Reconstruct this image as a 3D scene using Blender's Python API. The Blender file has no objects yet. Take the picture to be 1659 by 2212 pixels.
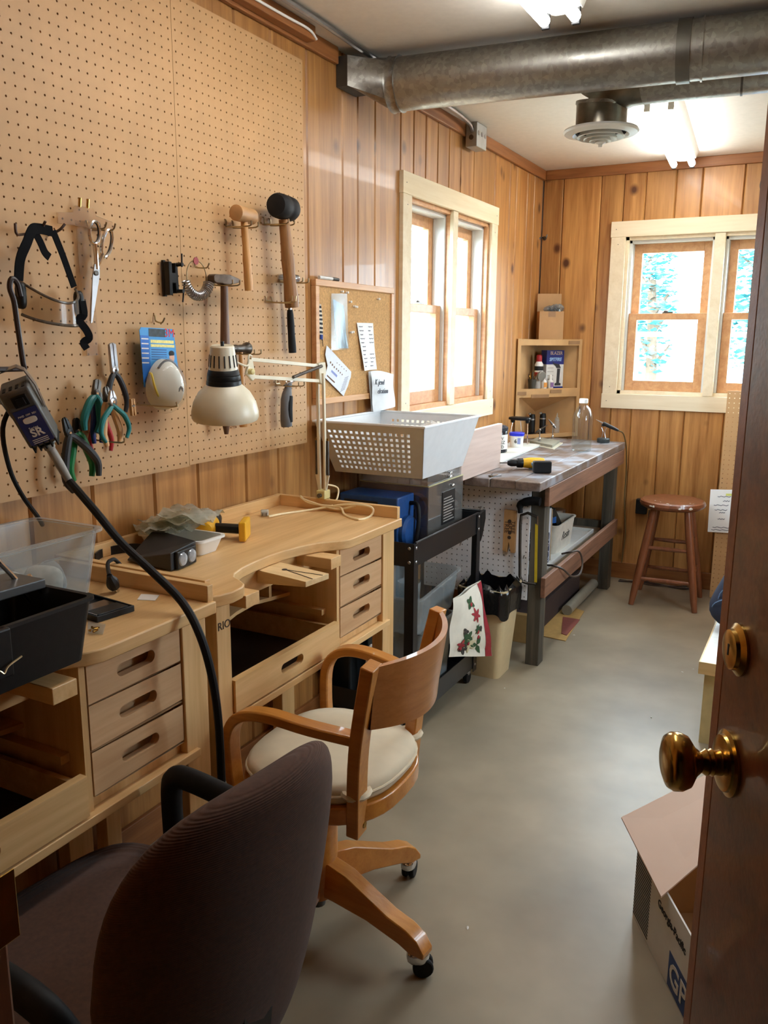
import bpy, math, random
from mathutils import Vector, Matrix
random.seed(7)
SC = bpy.context.scene
COL = SC.collection
PI = math.pi
# ---------------------------------------------------------------- camera
CAM = Vector((1.5983, 0.0, 1.4233)); YAW, PIT, ROL, FPX = 0.4844, 0.2048, 0.0060, 1801.3
_f = Vector((-math.sin(YAW)*math.cos(PIT), math.cos(YAW)*math.cos(PIT), -math.sin(PIT)))
_r0 = Vector((math.cos(YAW), math.sin(YAW), 0)); _u0 = _r0.cross(_f)
_r = math.cos(ROL)*_r0 + math.sin(ROL)*_u0; _u = -math.sin(ROL)*_r0 + math.cos(ROL)*_u0
cd = bpy.data.cameras.new('camera'); cam = bpy.data.objects.new('camera', cd); COL.objects.link(cam)
cam.matrix_world = Matrix(((_r.x, _u.x, -_f.x, CAM.x), (_r.y, _u.y, -_f.y, CAM.y), (_r.z, _u.z, -_f.z, CAM.z), (0, 0, 0, 1)))
cd.sensor_fit = 'HORIZONTAL'; cd.sensor_width = 36.0; cd.lens = FPX/1659*36.0; cd.clip_start = 0.02
SC.camera = cam
# ---------------------------------------------------------------- world, portals, exposure
SC.view_settings.view_transform = 'Standard'; SC.view_settings.look = 'None'
SC.view_settings.gamma = 1.0; SC.view_settings.use_curve_mapping = False
SC.view_settings.exposure = 0.02
SC.cycles.use_denoising = True
SC.cycles.max_bounces = 8; SC.cycles.diffuse_bounces = 6; SC.cycles.glossy_bounces = 4; SC.cycles.transparent_max_bounces = 14
SC.cycles.caustics_reflective = False; SC.cycles.caustics_refractive = False
SC.cycles.sample_clamp_indirect = 6.0
TUBE_STRENGTH = 30.0
SKY_STRENGTH = 34.0
w = bpy.data.worlds.new('sky'); SC.world = w; w.use_nodes = True
_bg = w.node_tree.nodes['Background']; _bg.inputs[0].default_value = (0.74, 0.87, 1.0, 1); _bg.inputs[1].default_value = SKY_STRENGTH
def portal(loc, rot, sx, sy):
    l = bpy.data.lights.new('window_portal', 'AREA'); l.shape = 'RECTANGLE'; l.size = sx; l.size_y = sy
    l.cycles.is_portal = True
    o = bpy.data.objects.new('window_portal', l); COL.objects.link(o); o.location = loc; o.rotation_euler = rot
portal((-0.17, 3.70, 1.555), (0, -PI/2, 0), 1.0, 1.1)
portal((1.003, 5.20, 1.555), (-PI/2, 0, 0), 1.1, 1.0)
portal((2.68, 2.89, 1.555), (0, PI/2, 0), 1.0, 1.1)
# ---------------------------------------------------------------- pixel -> point on a plane the thing touches
def on(ax, v, px, py):
    d = _f + (px-829.5)/FPX*_r - (py-1106)/FPX*_u
    i = 'xyz'.index(ax); t = (v-CAM[i])/d[i]
    return CAM + t*d
def WX(px, py, x=0.02): return on('x', x, px, py)
def WZ(px, py, z): return on('z', z, px, py)
def WY(px, py, y): return on('y', y, px, py)
# ---------------------------------------------------------------- mesh builder
def frame(o, right, up):
    r = Vector(right).normalized(); u = Vector(up); u = (u - r*u.dot(r)).normalized(); n = r.cross(u); o = Vector(o)
    return Matrix(((r.x, u.x, n.x, o.x), (r.y, u.y, n.y, o.y), (r.z, u.z, n.z, o.z), (0, 0, 0, 1)))
def WALLF(o, ang=0): return frame(o, (0, 1, 0), (0, 0, 1)) @ Matrix.Rotation(ang, 4, 'Z')   # u = +y, v = +z, w = out of the left wall
class MB:
    def __init__(s): s.v = []; s.f = []
    def add(s, vs, fs, M=None):
        b = len(s.v)
        s.v += [tuple(M @ Vector(p)) if M is not None else tuple(p) for p in vs]
        s.f += [tuple(b+i for i in f) for f in fs]; return s
    def box(s, x0, y0, z0, x1, y1, z1, M=None):
        return s.add([(x0,y0,z0),(x1,y0,z0),(x1,y1,z0),(x0,y1,z0),(x0,y0,z1),(x1,y0,z1),(x1,y1,z1),(x0,y1,z1)],
                     [(0,3,2,1),(4,5,6,7),(0,1,5,4),(1,2,6,5),(2,3,7,6),(3,0,4,7)], M)
    def cbox(s, c, sx, sy, sz, M=None): return s.box(c[0]-sx/2, c[1]-sy/2, c[2]-sz/2, c[0]+sx/2, c[1]+sy/2, c[2]+sz/2, M)
    def frustum(s, a, b, z0, z1, M=None):   # a,b = (x0,y0,x1,y1) bottom / top
        return s.add([(a[0],a[1],z0),(a[2],a[1],z0),(a[2],a[3],z0),(a[0],a[3],z0),(b[0],b[1],z1),(b[2],b[1],z1),(b[2],b[3],z1),(b[0],b[3],z1)],
                     [(0,3,2,1),(4,5,6,7),(0,1,5,4),(1,2,6,5),(2,3,7,6),(3,0,4,7)], M)
    def bar(s, p, q, wd, th, up=(0,0,1)):   # rectangular bar from p to q, wd across, th along up
        p = Vector(p); q = Vector(q); d = (q-p); L = d.length; d.normalize()
        u = Vector(up); u = u - d*u.dot(d)
        if u.length < 1e-4: u = Vector((1,0,0)) - d*d.x
        u.normalize(); n = d.cross(u)
        M = Matrix(((d.x,n.x,u.x,p.x),(d.y,n.y,u.y,p.y),(d.z,n.z,u.z,p.z),(0,0,0,1)))
        return s.box(0, -wd/2, -th/2, L, wd/2, th/2, M)
    def rings(s, rs, closed=False, caps=True, M=None):
        n = len(rs[0]); vs = [p for r in rs for p in r]; fs = []
        m = len(rs)
        for i in range(m if closed else m-1):
            a = i*n; b = ((i+1) % m)*n
            for k in range(n): fs.append((a+k, a+(k+1) % n, b+(k+1) % n, b+k))
        if caps and not closed: fs.append(tuple(reversed(range(n)))); fs.append(tuple(range((m-1)*n, m*n)))
        return s.add(vs, fs, M)
    def sweep(s, path, sec, closed=False, M=None, up=(0,0,1), scale=None):
        P = [Vector(p) for p in path]; m = len(P); rs = []; n = None
        for i in range(m):
            if closed: t = P[(i+1) % m]-P[i-1]
            else: t = P[min(i+1, m-1)]-P[max(i-1, 0)]
            t.normalize()
            if n is None:
                n = Vector(up); n = n-t*n.dot(t)
                if n.length < 1e-3: n = Vector((1,0.1,0)); n = n-t*n.dot(t)
            else: n = n-t*n.dot(t)
            n.normalize(); b = t.cross(n)
            k = scale[i] if scale else 1.0
            rs.append([tuple(P[i]+b*(q[0]*k)+n*(q[1]*k)) for q in sec])
        return s.rings(rs, closed, True, M)
    def tube(s, path, r, n=8, closed=False, M=None, scale=None):
        if isinstance(r, (list, tuple)): scale = r; r = 1.0
        return s.sweep(path, [(r*math.cos(2*PI*k/n), r*math.sin(2*PI*k/n)) for k in range(n)], closed, M, scale=scale)
    def lathe(s, prof, n=24, M=None, caps=True):
        rs = [[(r*math.cos(2*PI*k/n), r*math.sin(2*PI*k/n), z) for k in range(n)] for r, z in prof]
        return s.rings(rs, False, caps, M)
    def prism(s, poly, h0, h1, M=None):
        n = len(poly)
        vs = [(p[0],p[1],h0) for p in poly]+[(p[0],p[1],h1) for p in poly]
        fs = [tuple(reversed(range(n))), tuple(range(n, 2*n))]+[(k, (k+1) % n, n+(k+1) % n, n+k) for k in range(n)]
        return s.add(vs, fs, M)
    def grid(s, fn, nu, nv, M=None):
        vs = [fn(i/nu, j/nv) for i in range(nu+1) for j in range(nv+1)]
        fs = [(i*(nv+1)+j, (i+1)*(nv+1)+j, (i+1)*(nv+1)+j+1, i*(nv+1)+j+1) for i in range(nu) for j in range(nv)]
        return s.add(vs, fs, M)
    def super(s, a, b, c, e1=1.0, e2=1.0, M=None, nu=24, nv=14, warp=None):
        sp = lambda x, e: math.copysign(abs(x)**e, x)
        rs = []
        for j in range(nv+1):
            ph = -PI/2+PI*j/nv; ph = max(-PI/2+1e-3, min(PI/2-1e-3, ph)); r = []
            for i in range(nu):
                th = 2*PI*i/nu
                p = (a*sp(math.cos(ph), e1)*sp(math.cos(th), e2), b*sp(math.cos(ph), e1)*sp(math.sin(th), e2), c*sp(math.sin(ph), e1))
                r.append(warp(p) if warp else p)
            rs.append(r)
        return s.rings(rs, False, True, M)
    def openbox(s, x0, y0, z0, x1, y1, z1, t, top=0.0, M=None):  # hollow tub, open top, widening by 'top'
        def q(e, z): return [(x0-e,y0-e,z),(x1+e,y0-e,z),(x1+e,y1+e,z),(x0-e,y1+e,z)]
        def qi(e, z): return [(x0-e+t,y0-e+t,z),(x1+e-t,y0-e+t,z),(x1+e-t,y1+e-t,z),(x0-e+t,y1+e-t,z)]
        return s.rings([q(0,z0), q(top,z1), qi(top,z1), qi(0,z0+t)], False, True, M)
    def rtub(s, x0, y0, z0, x1, y1, z1, t, top, rad, M=None, lip=0.0):  # rounded tub
        def rr(e, z, ins):
            X0, Y0, X1, Y1 = x0-e+ins, y0-e+ins, x1+e-ins, y1+e-ins; r = max(rad-ins, 0.002); o = []
            for cx, cy, a0 in ((X1-r,Y1-r,0),(X0+r,Y1-r,PI/2),(X0+r,Y0+r,PI),(X1-r,Y0+r,1.5*PI)):
                for k in range(5): o.append((cx+r*math.cos(a0+k*PI/8), cy+r*math.sin(a0+k*PI/8), z))
            return o
        R = [rr(0,z0,0), rr(top,z1-(0.006 if lip else 0),0)]
        if lip: R += [rr(top+lip,z1-0.006,0), rr(top+lip,z1,0)]
        R += [rr(top,z1,t), rr(0,z0+t,t)]
        return s.rings(R, False, True, M)
def _chain(o):
    M = Matrix.Identity(4)
    while o is not None: M = o.matrix_basis @ M; o = o.parent
    return M
def obj(name, mb, mat, parent=None, smooth=35, bevel=0.0, local=False, seg=2, sub=0):
    me = bpy.data.meshes.new(name)
    vs = mb.v
    if parent is not None and not local:
        I = _chain(parent).inverted(); vs = [tuple(I @ Vector(p)) for p in vs]
    org = Vector((0,0,0))
    if parent is None and not local:
        xs = [p[0] for p in vs]; ys = [p[1] for p in vs]; zs = [p[2] for p in vs]
        org = Vector(((min(xs)+max(xs))/2, (min(ys)+max(ys))/2, min(zs)))
        vs = [(p[0]-org.x, p[1]-org.y, p[2]-org.z) for p in vs]
    me.from_pydata(vs, [], mb.f); me.update()
    if smooth:
        me.shade_smooth(); me.set_sharp_from_angle(angle=math.radians(smooth))
    o = bpy.data.objects.new(name, me); COL.objects.link(o); o.location = org
    if mat is not None: me.materials.append(mat)
    if parent is not None: o.parent = parent
    if bevel:
        m = o.modifiers.new('bevel', 'BEVEL'); m.width = bevel; m.segments = seg; m.limit_method = 'ANGLE'; m.angle_limit = math.radians(40)
    if sub:
        m = o.modifiers.new('subdivision', 'SUBSURF'); m.levels = sub; m.render_levels = sub
    return o
def tag(o, label, cat, group=None):
    o['label'] = label; o['category'] = cat
    if group: o['group'] = group
    return o
def thing(name, label, cat, loc=(0,0,0), M=None, group=None):
    o = bpy.data.objects.new(name, None); COL.objects.link(o); o.empty_display_size = 0.05
    if M is not None: o.matrix_basis = M
    else: o.location = loc
    return tag(o, label, cat, group)
def struct(name, mb, mat, **k):
    o = obj(name, mb, mat, local=True, **k); o['kind'] = 'structure'; return o
def text(name, s, size, M, mat, parent, extrude=0.0004, align='CENTER', shear=0.0, bold=0.0, sx=1.0):
    c = bpy.data.curves.new(name, 'FONT'); c.body = s; c.size = size; c.align_x = align; c.align_y = 'CENTER'
    c.extrude = extrude; c.shear = shear; c.offset = bold; c.resolution_u = 3
    t = bpy.data.objects.new(name, c); COL.objects.link(t)
    dg = bpy.context.evaluated_depsgraph_get(); me = bpy.data.meshes.new_from_object(t.evaluated_get(dg))
    bpy.data.objects.remove(t); bpy.data.curves.remove(c)
    S = Matrix.Diagonal((sx, 1, 1, 1))
    mb = MB(); mb.v = [tuple(M @ (S @ v.co)) for v in me.vertices]; mb.f = [tuple(p.vertices) for p in me.polygons]
    bpy.data.meshes.remove(me)
    return obj(name, mb, mat, parent, smooth=0)
def arc(c, r, a0, a1, n, plane='xy'):
    out = []
    for k in range(n+1):
        a = a0+(a1-a0)*k/n; u, v = r*math.cos(a), r*math.sin(a)
        out.append((c[0]+u, c[1]+v, c[2]) if plane == 'xy' else (c[0]+u, c[1], c[2]+v) if plane == 'xz' else (c[0], c[1]+u, c[2]+v))
    return out
def cr(pts, n=6):  # catmull-rom smoothing
    P = [Vector(p) for p in pts]; P = [2*P[0]-P[1]]+P+[2*P[-1]-P[-2]]; out = []
    for i in range(1, len(P)-2):
        for k in range(n):
            t = k/n; a, b, c, d = P[i-1], P[i], P[i+1], P[i+2]
            out.append(0.5*((2*b)+(c-a)*t+(2*a-5*b+4*c-d)*t*t+(-a+3*b-3*c+d)*t**3))
    out.append(P[-2]); return out
# ---------------------------------------------------------------- materials
def lin(c):
    return tuple(((x/255)/12.92 if x/255 <= 0.04045 else ((x/255+0.055)/1.055)**2.4) for x in c)
_MC = {}
def M(name, rgb, rough=0.5, metal=0.0, var=0.08, scale=30.0, bump=0.0, trans=0.0, alpha=1.0, emit=0.0, spec=0.5, stretch=None, coat=0.0):
    if name in _MC: return _MC[name]
    m = bpy.data.materials.new(name); m.use_nodes = True; nt = m.node_tree; b = nt.nodes['Principled BSDF']; _MC[name] = m
    c = lin(rgb)
    tc = nt.nodes.new('ShaderNodeTexCoord'); mp = nt.nodes.new('ShaderNodeMapping'); nz = nt.nodes.new('ShaderNodeTexNoise')
    mp.inputs['Scale'].default_value = stretch or (1,1,1)
    nz.inputs['Scale'].default_value = scale; nz.inputs['Detail'].default_value = 4
    nt.links.new(tc.outputs['Object'], mp.inputs[0]); nt.links.new(mp.outputs[0], nz.inputs['Vector'])
    rp = nt.nodes.new('ShaderNodeValToRGB'); rp.color_ramp.elements[0].position = 0.3; rp.color_ramp.elements[1].position = 0.7
    rp.color_ramp.elements[0].color = tuple(x*(1-var) for x in c)+(1,); rp.color_ramp.elements[1].color = tuple(min(1, x*(1+var)) for x in c)+(1,)
    nt.links.new(nz.outputs[0], rp.inputs[0]); nt.links.new(rp.outputs[0], b.inputs['Base Color'])
    b.inputs['Roughness'].default_value = rough; b.inputs['Metallic'].default_value = metal
    b.inputs['Transmission Weight'].default_value = trans; b.inputs['Alpha'].default_value = alpha
    b.inputs['Specular IOR Level'].default_value = spec; b.inputs['Coat Weight'].default_value = coat
    if emit:
        b.inputs['Emission Color'].default_value = c+(1,); b.inputs['Emission Strength'].default_value = emit
    if bump:
        bp = nt.nodes.new('ShaderNodeBump'); bp.inputs['Strength'].default_value = bump; bp.inputs['Distance'].default_value = 0.003
        nt.links.new(nz.outputs[0], bp.inputs['Height']); nt.links.new(bp.outputs[0], b.inputs['Normal'])
    return m
def wood(name, dark, light, axis='z', fine=38.0, rough=0.42, knots=False, rnd=True, coat=0.0, contrast=0.5, dirt_sheen=None):
    if name in _MC: return _MC[name]
    m = bpy.data.materials.new(name); m.use_nodes = True; nt = m.node_tree; N = nt.nodes; L = nt.links; b = N['Principled BSDF']; _MC[name] = m
    tc = N.new('ShaderNodeTexCoord'); oi = N.new('ShaderNodeObjectInfo')
    ad = N.new('ShaderNodeVectorMath'); ad.operation = 'ADD'
    sc = N.new('ShaderNodeVectorMath'); sc.operation = 'SCALE'; sc.inputs[0].default_value = (17.3, 11.1, 23.7)
    L.new(oi.outputs['Random'], sc.inputs['Scale']); L.new(tc.outputs['Object'], ad.inputs[0])
    if rnd: L.new(sc.outputs[0], ad.inputs[1])
    st = {'x': (0.06,1,1), 'y': (1,0.06,1), 'z': (1,1,0.06)}[axis]
    mp = N.new('ShaderNodeMapping'); mp.inputs['Scale'].default_value = st; L.new(ad.outputs[0], mp.inputs[0])
    n1 = N.new('ShaderNodeTexNoise'); n1.inputs['Scale'].default_value = fine; n1.inputs['Detail'].default_value = 5; n1.inputs['Distortion'].default_value = 0.6
    L.new(mp.outputs[0], n1.inputs['Vector'])
    n2 = N.new('ShaderNodeTexNoise'); n2.inputs['Scale'].default_value = fine*5; n2.inputs['Detail'].default_value = 3; L.new(mp.outputs[0], n2.inputs['Vector'])
    mx = N.new('ShaderNodeMath'); mx.operation = 'MULTIPLY_ADD'; mx.inputs[1].default_value = 0.3; L.new(n2.outputs[0], mx.inputs[0]); 
    mh = N.new('ShaderNodeMath'); mh.operation = 'MULTIPLY'; mh.inputs[1].default_value = 0.75; L.new(n1.outputs[0], mh.inputs[0]); L.new(mh.outputs[0], mx.inputs[2])
    rp = N.new('ShaderNodeValToRGB'); e = rp.color_ramp.elements
    e[0].position = 0.5-contrast*0.4; e[1].position = 0.5+contrast*0.4; e[0].color = lin(dark)+(1,); e[1].color = lin(light)+(1,)
    L.new(mx.outputs[0], rp.inputs[0])
    col = rp.outputs[0]
    # board-to-board tint
    tn = N.new('ShaderNodeHueSaturation'); mr = N.new('ShaderNodeMapRange'); mr.inputs['To Min'].default_value = 0.84; mr.inputs['To Max'].default_value = 1.10
    L.new(oi.outputs['Random'], mr.inputs[0]); L.new(col, tn.inputs['Color'])
    if rnd and knots: L.new(mr.outputs[0], tn.inputs['Value'])
    col = tn.outputs[0]
    if knots:
        mk = N.new('ShaderNodeMapping'); mk.inputs['Scale'].default_value = {'x': (2.8,4.4,4.4), 'y': (4.4,2.8,4.4), 'z': (5.6,5.6,4.4)}[axis]; L.new(ad.outputs[0], mk.inputs[0])
        vo = N.new('ShaderNodeTexVoronoi'); vo.inputs['Scale'].default_value = 1.0; vo.inputs['Randomness'].default_value = 1.0
        L.new(mk.outputs[0], vo.inputs['Vector'])
        kr = N.new('ShaderNodeValToRGB'); ke = kr.color_ramp.elements
        ke[0].position = 0.07; ke[0].color = (1,1,1,1); ke[1].position = 0.17; ke[1].color = (0,0,0,1)
        L.new(vo.outputs['Distance'], kr.inputs[0])
        mm = N.new('ShaderNodeMix'); mm.data_type = 'RGBA'; mm.inputs['B'].default_value = lin((78,40,18))+(1,)
        L.new(kr.outputs[0], mm.inputs['Factor']); L.new(col, mm.inputs['A']); col = mm.outputs['Result']
    if dirt_sheen:
        nd = N.new('ShaderNodeTexNoise'); nd.inputs['Scale'].default_value = 7; nd.inputs['Detail'].default_value = 6; L.new(tc.outputs['Object'], nd.inputs['Vector'])
        rd = N.new('ShaderNodeValToRGB'); rd.color_ramp.elements[0].position = 0.46; rd.color_ramp.elements[1].position = 0.62
        L.new(nd.outputs[0], rd.inputs[0])
        md = N.new('ShaderNodeMix'); md.data_type = 'RGBA'; md.inputs['B'].default_value = lin(dirt_sheen)+(1,)
        L.new(rd.outputs[0], md.inputs['Factor']); L.new(col, md.inputs['A']); col = md.outputs['Result']
    L.new(col, b.inputs['Base Color']); b.inputs['Roughness'].default_value = rough; b.inputs['Coat Weight'].default_value = coat
    bp = N.new('ShaderNodeBump'); bp.inputs['Strength'].default_value = 0.15; bp.inputs['Distance'].default_value = 0.002
    L.new(n2.outputs[0], bp.inputs['Height']); L.new(bp.outputs[0], b.inputs['Normal'])
    return m
def thinglass(name, rgb, gloss=0.07, rough=0.02, diff=0.0):
    if name in _MC: return _MC[name]
    m = bpy.data.materials.new(name); m.use_nodes = True; nt = m.node_tree; N = nt.nodes; L = nt.links; _MC[name] = m
    N.remove(N['Principled BSDF']); out = N['Material Output']
    t = N.new('ShaderNodeBsdfTransparent'); t.inputs[0].default_value = lin(rgb)+(1,)
    g = N.new('ShaderNodeBsdfGlossy'); g.inputs['Roughness'].default_value = rough; g.inputs[0].default_value = (1,1,1,1)
    lw = N.new('ShaderNodeLayerWeight'); lw.inputs[0].default_value = 0.5
    pw = N.new('ShaderNodeMath'); pw.operation = 'POWER'; pw.inputs[1].default_value = 4.0; L.new(lw.outputs['Facing'], pw.inputs[0])
    a = N.new('ShaderNodeMath'); a.operation = 'MULTIPLY_ADD'; a.inputs[1].default_value = 0.55; a.inputs[2].default_value = gloss*0.35; L.new(pw.outputs[0], a.inputs[0])
    mx = N.new('ShaderNodeMixShader'); L.new(a.outputs[0], mx.inputs[0]); L.new(t.outputs[0], mx.inputs[1]); L.new(g.outputs[0], mx.inputs[2])
    last = mx.outputs[0]
    if diff:
        d = N.new('ShaderNodeBsdfDiffuse'); nz = N.new('ShaderNodeTexNoise'); nz.inputs['Scale'].default_value = 9
        d.inputs[0].default_value = lin(rgb)+(1,)
        rr = N.new('ShaderNodeMapRange'); rr.inputs['To Min'].default_value = diff*0.7; rr.inputs['To Max'].default_value = diff*1.3; L.new(nz.outputs[0], rr.inputs[0])
        m2 = N.new('ShaderNodeMixShader'); L.new(rr.outputs[0], m2.inputs[0]); L.new(last, m2.inputs[1]); L.new(d.outputs[0], m2.inputs[2]); last = m2.outputs[0]
    L.new(last, out.inputs[0]); return m
PINE = wood('knotty_pine', (138,86,40), (194,142,82), 'z', fine=26, rough=0.4, knots=True, coat=0.06)
PINE_Y = wood('pine_trim_y', (120,72,36), (160,104,58), 'y', fine=30, rough=0.4)
PINE_X = wood('pine_trim_x', (120,72,36), (160,104,58), 'x', fine=30, rough=0.4)
RAW_Y = wood('raw_pine_y', (222,204,170), (238,224,196), 'y', fine=20, rough=0.6)
RAW_X = wood('raw_pine_x', (222,204,170), (238,224,196), 'x', fine=20, rough=0.6)
RAW_Z = wood('raw_pine_z', (222,204,170), (238,224,196), 'z', fine=20, rough=0.6)
SASH = wood('sash_fir', (182,128,84), (212,164,116), 'z', fine=26, rough=0.4)
MAPLE_Y = wood('maple_y', (196,152,96), (226,188,134), 'y', fine=24, rough=0.42)
MAPLE_Z = wood('maple_z', (196,152,96), (226,188,134), 'z', fine=24, rough=0.42)
MAPLE_X = wood('maple_x', (196,152,96), (226,188,134), 'x', fine=24, rough=0.42)
HONEY = wood('honey_beech', (174,106,36), (202,138,60), 'x', fine=30, rough=0.32, coat=0.25)
DOORW = wood('door_wood', (84,42,20), (128,70,36), 'z', fine=26, rough=0.38, coat=0.2)
STOOLW = wood('stool_wood', (98,54,30), (136,80,50), 'z', fine=40, rough=0.3, coat=0.3)
OLDW_Y = wood('old_bench_wood_y', (80,68,60), (128,108,96), 'y', fine=40, rough=0.42, dirt_sheen=(150,152,160))  # bluish pale patches: dirt plus window sheen painted into the colour
OLDRED_Y = wood('old_rail_wood', (92,62,46), (138,98,74), 'y', fine=34, rough=0.6)
OLDLEG = wood('old_leg_wood', (44,40,34), (96,88,74), 'z', fine=22, rough=0.8)
HANDLEW = wood('ash_handle', (164,112,58), (202,152,92), 'z', fine=60, rough=0.4)
HANDLED = wood('dark_handle', (64,40,26), (112,78,54), 'z', fine=60, rough=0.45)
GREYPLANK = wood('pale_plank', (186,160,148), (214,192,180), 'y', fine=18, rough=0.7)
CARDB = M('cardboard', (178,140,98), 0.85, var=0.06, scale=14)
BLACKP = M('black_plastic', (18,19,21), 0.42, var=0.2, scale=60, bump=0.1, spec=0.3)
BLACKR = M('black_rubber', (20,20,22), 0.6, var=0.2, scale=60, spec=0.25)
BLACKM = M('black_cart_metal', (24,26,30), 0.3, var=0.1, scale=8)
STEEL = M('steel', (170,170,172), 0.28, 1.0, scale=40)
DSTEEL = M('dark_steel', (92,88,84), 0.38, 1.0, var=0.25, scale=40)
CHROME = M('chrome', (225,225,228), 0.1, 1.0, var=0.02)
BRASS = M('aged_brass', (184,146,74), 0.2, 1.0, var=0.25, scale=30)
WHITEP = M('white_plastic', (232,232,228), 0.45, var=0.03)
CREAM = M('cream_enamel', (222,214,190), 0.35, var=0.06, scale=16)
INK = M('black_ink', (18,18,20), 0.7, var=0.05)
PAPER = M('white_paper', (238,238,236), 0.8, var=0.03, scale=8)
CLEARP = thinglass('clear_plastic', (235,240,242), 0.1, 0.12, 0.13)
CLEARB = thinglass('clear_bag_film', (240,242,242), 0.06, 0.3, 0.06)
FROST = thinglass('frosted_plastic', (236,240,241), 0.08, 0.3, 0.17)
ACRYL = thinglass('acrylic', (205,200,196), 0.12, 0.03, 0.05)
GLASS = thinglass('window_glass', (250,253,252), 0.05, 0.01)
BOTTLEG = thinglass('bottle_glass', (246,249,249), 0.06, 0.02, 0.008)
# ================================================================ the room
L = 5.028; H = 2.39; XR = 2.5; YF = 0.36
floor_m = M('painted_concrete', (144,132,112), 0.42, var=0.24, scale=2.8, bump=0.05)
def _floormat():
    m = floor_m; nt = m.node_tree; b = nt.nodes['Principled BSDF']
    nz = nt.nodes.new('ShaderNodeTexNoise'); nz.inputs['Scale'].default_value = 14; nz.inputs['Detail'].default_value = 8
    tc = nt.nodes.new('ShaderNodeTexCoord'); nt.links.new(tc.outputs['Object'], nz.inputs['Vector'])
    mr = nt.nodes.new('ShaderNodeMapRange'); mr.inputs['To Min'].default_value = 0.38; mr.inputs['To Max'].default_value = 0.42
    nt.links.new(nz.outputs[0], mr.inputs[0]); nt.links.new(mr.outputs[0], b.inputs['Roughness'])
_floormat()
ceil_m = M('ceiling_paint', (226,222,214), 0.9, var=0.03, scale=40, bump=0.12)
slab_m = M('wall_backing', (70,48,30), 0.9)
hall_m = M('hall_paint', (120,106,90), 0.85)
struct('floor', MB().box(0, -1.6, -0.05, XR, L+0.14, 0), floor_m, smooth=0)
struct('ceiling', MB().box(-0.14, YF-0.12, H, XR, L+0.14, H+0.06), ceil_m, smooth=0)
W1 = (3.150, 1.03, 1.097, 1.052); W2 = (0.4146, 1.03, 1.177, 1.052)   # along, sill, width, height
TR = 0.085
o1 = (W1[0]+TR, W1[1]+TR, W1[0]+W1[2]-TR, W1[1]+W1[3]-TR); o2 = (W2[0]+TR, W2[1]+TR, W2[0]+W2[2]-TR, W2[1]+W2[3]-TR)
def slab_with_hole(a0, a1, z0, z1, h, boxf):
    mb = MB()
    for q in ((a0,z0,h[0],z1),(h[2],z0,a1,z1),(h[0],z0,h[2],h[1]),(h[0],h[3],h[2],z1)): boxf(mb, *q)
    return mb
wall_left = struct('wall_left', slab_with_hole(YF-0.12, L+0.14, 0, H, o1, lambda m,a,z,c,d: m.box(-0.14, a, z, -0.014, c, d)), slab_m, smooth=0)
wall_back = struct('wall_back', slab_with_hole(0, XR, 0, H, o2, lambda m,a,z,c,d: m.box(a, L+0.014, z, c, L+0.14, d)), slab_m, smooth=0)
def plank_spans(lo, hi, z0, z1, h):   # pieces of a board around a window opening
    if hi <= h[0]+0.001 or lo >= h[2]-0.001: return [(z0, z1, lo, hi)]
    out = [(z0, h[1], lo, hi), (h[3], z1, lo, hi)]
    if lo < h[0]: out.append((h[1], h[3], lo, h[0]))
    if hi > h[2]: out.append((h[1], h[3], h[2], hi))
    return out
def plank(parent, lo, hi, z0, z1, left):
    c = 0.0065; t = 0.014; g = 0.001
    prof = [(lo+g,-t),(lo+g,-c),(lo+c,0),(hi-c,0),(hi-g,-c),(hi-g,-t)]
    mb = MB()
    if left: mb.prism([(p[1], p[0]) for p in prof], z0, z1)
    else: mb.prism([(p[0], L-p[1]) for p in reversed(prof)], z0, z1)
    return obj('plank', mb, PINE, parent, smooth=0)
gl = [(66,1110),(200,1065),(333,1040),(427,1015),(531,1000),(601,985),(662.7,250),(739.6,250),(772.8,260),(810.4,270),(866,250),(894.8,250),(921,265),(947,275),(971.6,290),(997,300),(1025,320),(1070,370),(1099,480),(1114,480),(1137,480),(1152,480)]
ys = sorted([WX(a, b, 0).y for a, b in gl]); y = ys[0]; pre = []
for d in (0.17, 0.13, 0.19, 0.15, 0.13, 0.18):
    y -= d
    if y > YF+0.05: pre.append(y)
ys = [YF]+sorted(pre)+ys+[L]
for a, b in zip(ys[:-1], ys[1:]):
    for z0, z1, lo, hi in plank_spans(a, b, 0, H, o1): plank(wall_left, lo, hi, z0, z1, True)
gb = [(1218,395),(1300,388),(1349.6,384),(1397,380),(1462.8,374),(1520,368),(1611.8,360)]
xs = [0.0]+[WY(a, b, L).x for a, b in gb]; x = xs[-1]
while x < XR-0.2: x += random.uniform(0.12, 0.22); xs.append(x)
xs[-1] = XR
for a, b in zip(xs[:-1], xs[1:]):
    for z0, z1, lo, hi in plank_spans(a, b, 0, H, o2): plank(wall_back, lo, hi, z0, z1, False)
W3 = (2.30, 1.03, 1.177, 1.052); o3 = (W3[0]+TR, W3[1]+TR, W3[0]+W3[2]-TR, W3[1]+W3[3]-TR)
struct('wall_right', slab_with_hole(-1.6, L+0.14, 0, H, o3, lambda m,a,z,c,d: m.box(XR, a, z, XR+0.14, c, d)), PINE, smooth=0)
wf = MB(); wf.box(-0.14, YF-0.12, 0, 1.045, YF, H); wf.box(1.86, YF-0.12, 0, XR, YF, H); wf.box(1.045, YF-0.12, 2.06, 1.86, YF, H)
struct('wall_front', wf, PINE, smooth=0)
struct('wall_hall', MB().box(0, -1.7, 0, XR, -1.6, H).box(-0.1, -1.7, 0, 0.0, YF-0.12, H), hall_m, smooth=0)
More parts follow.
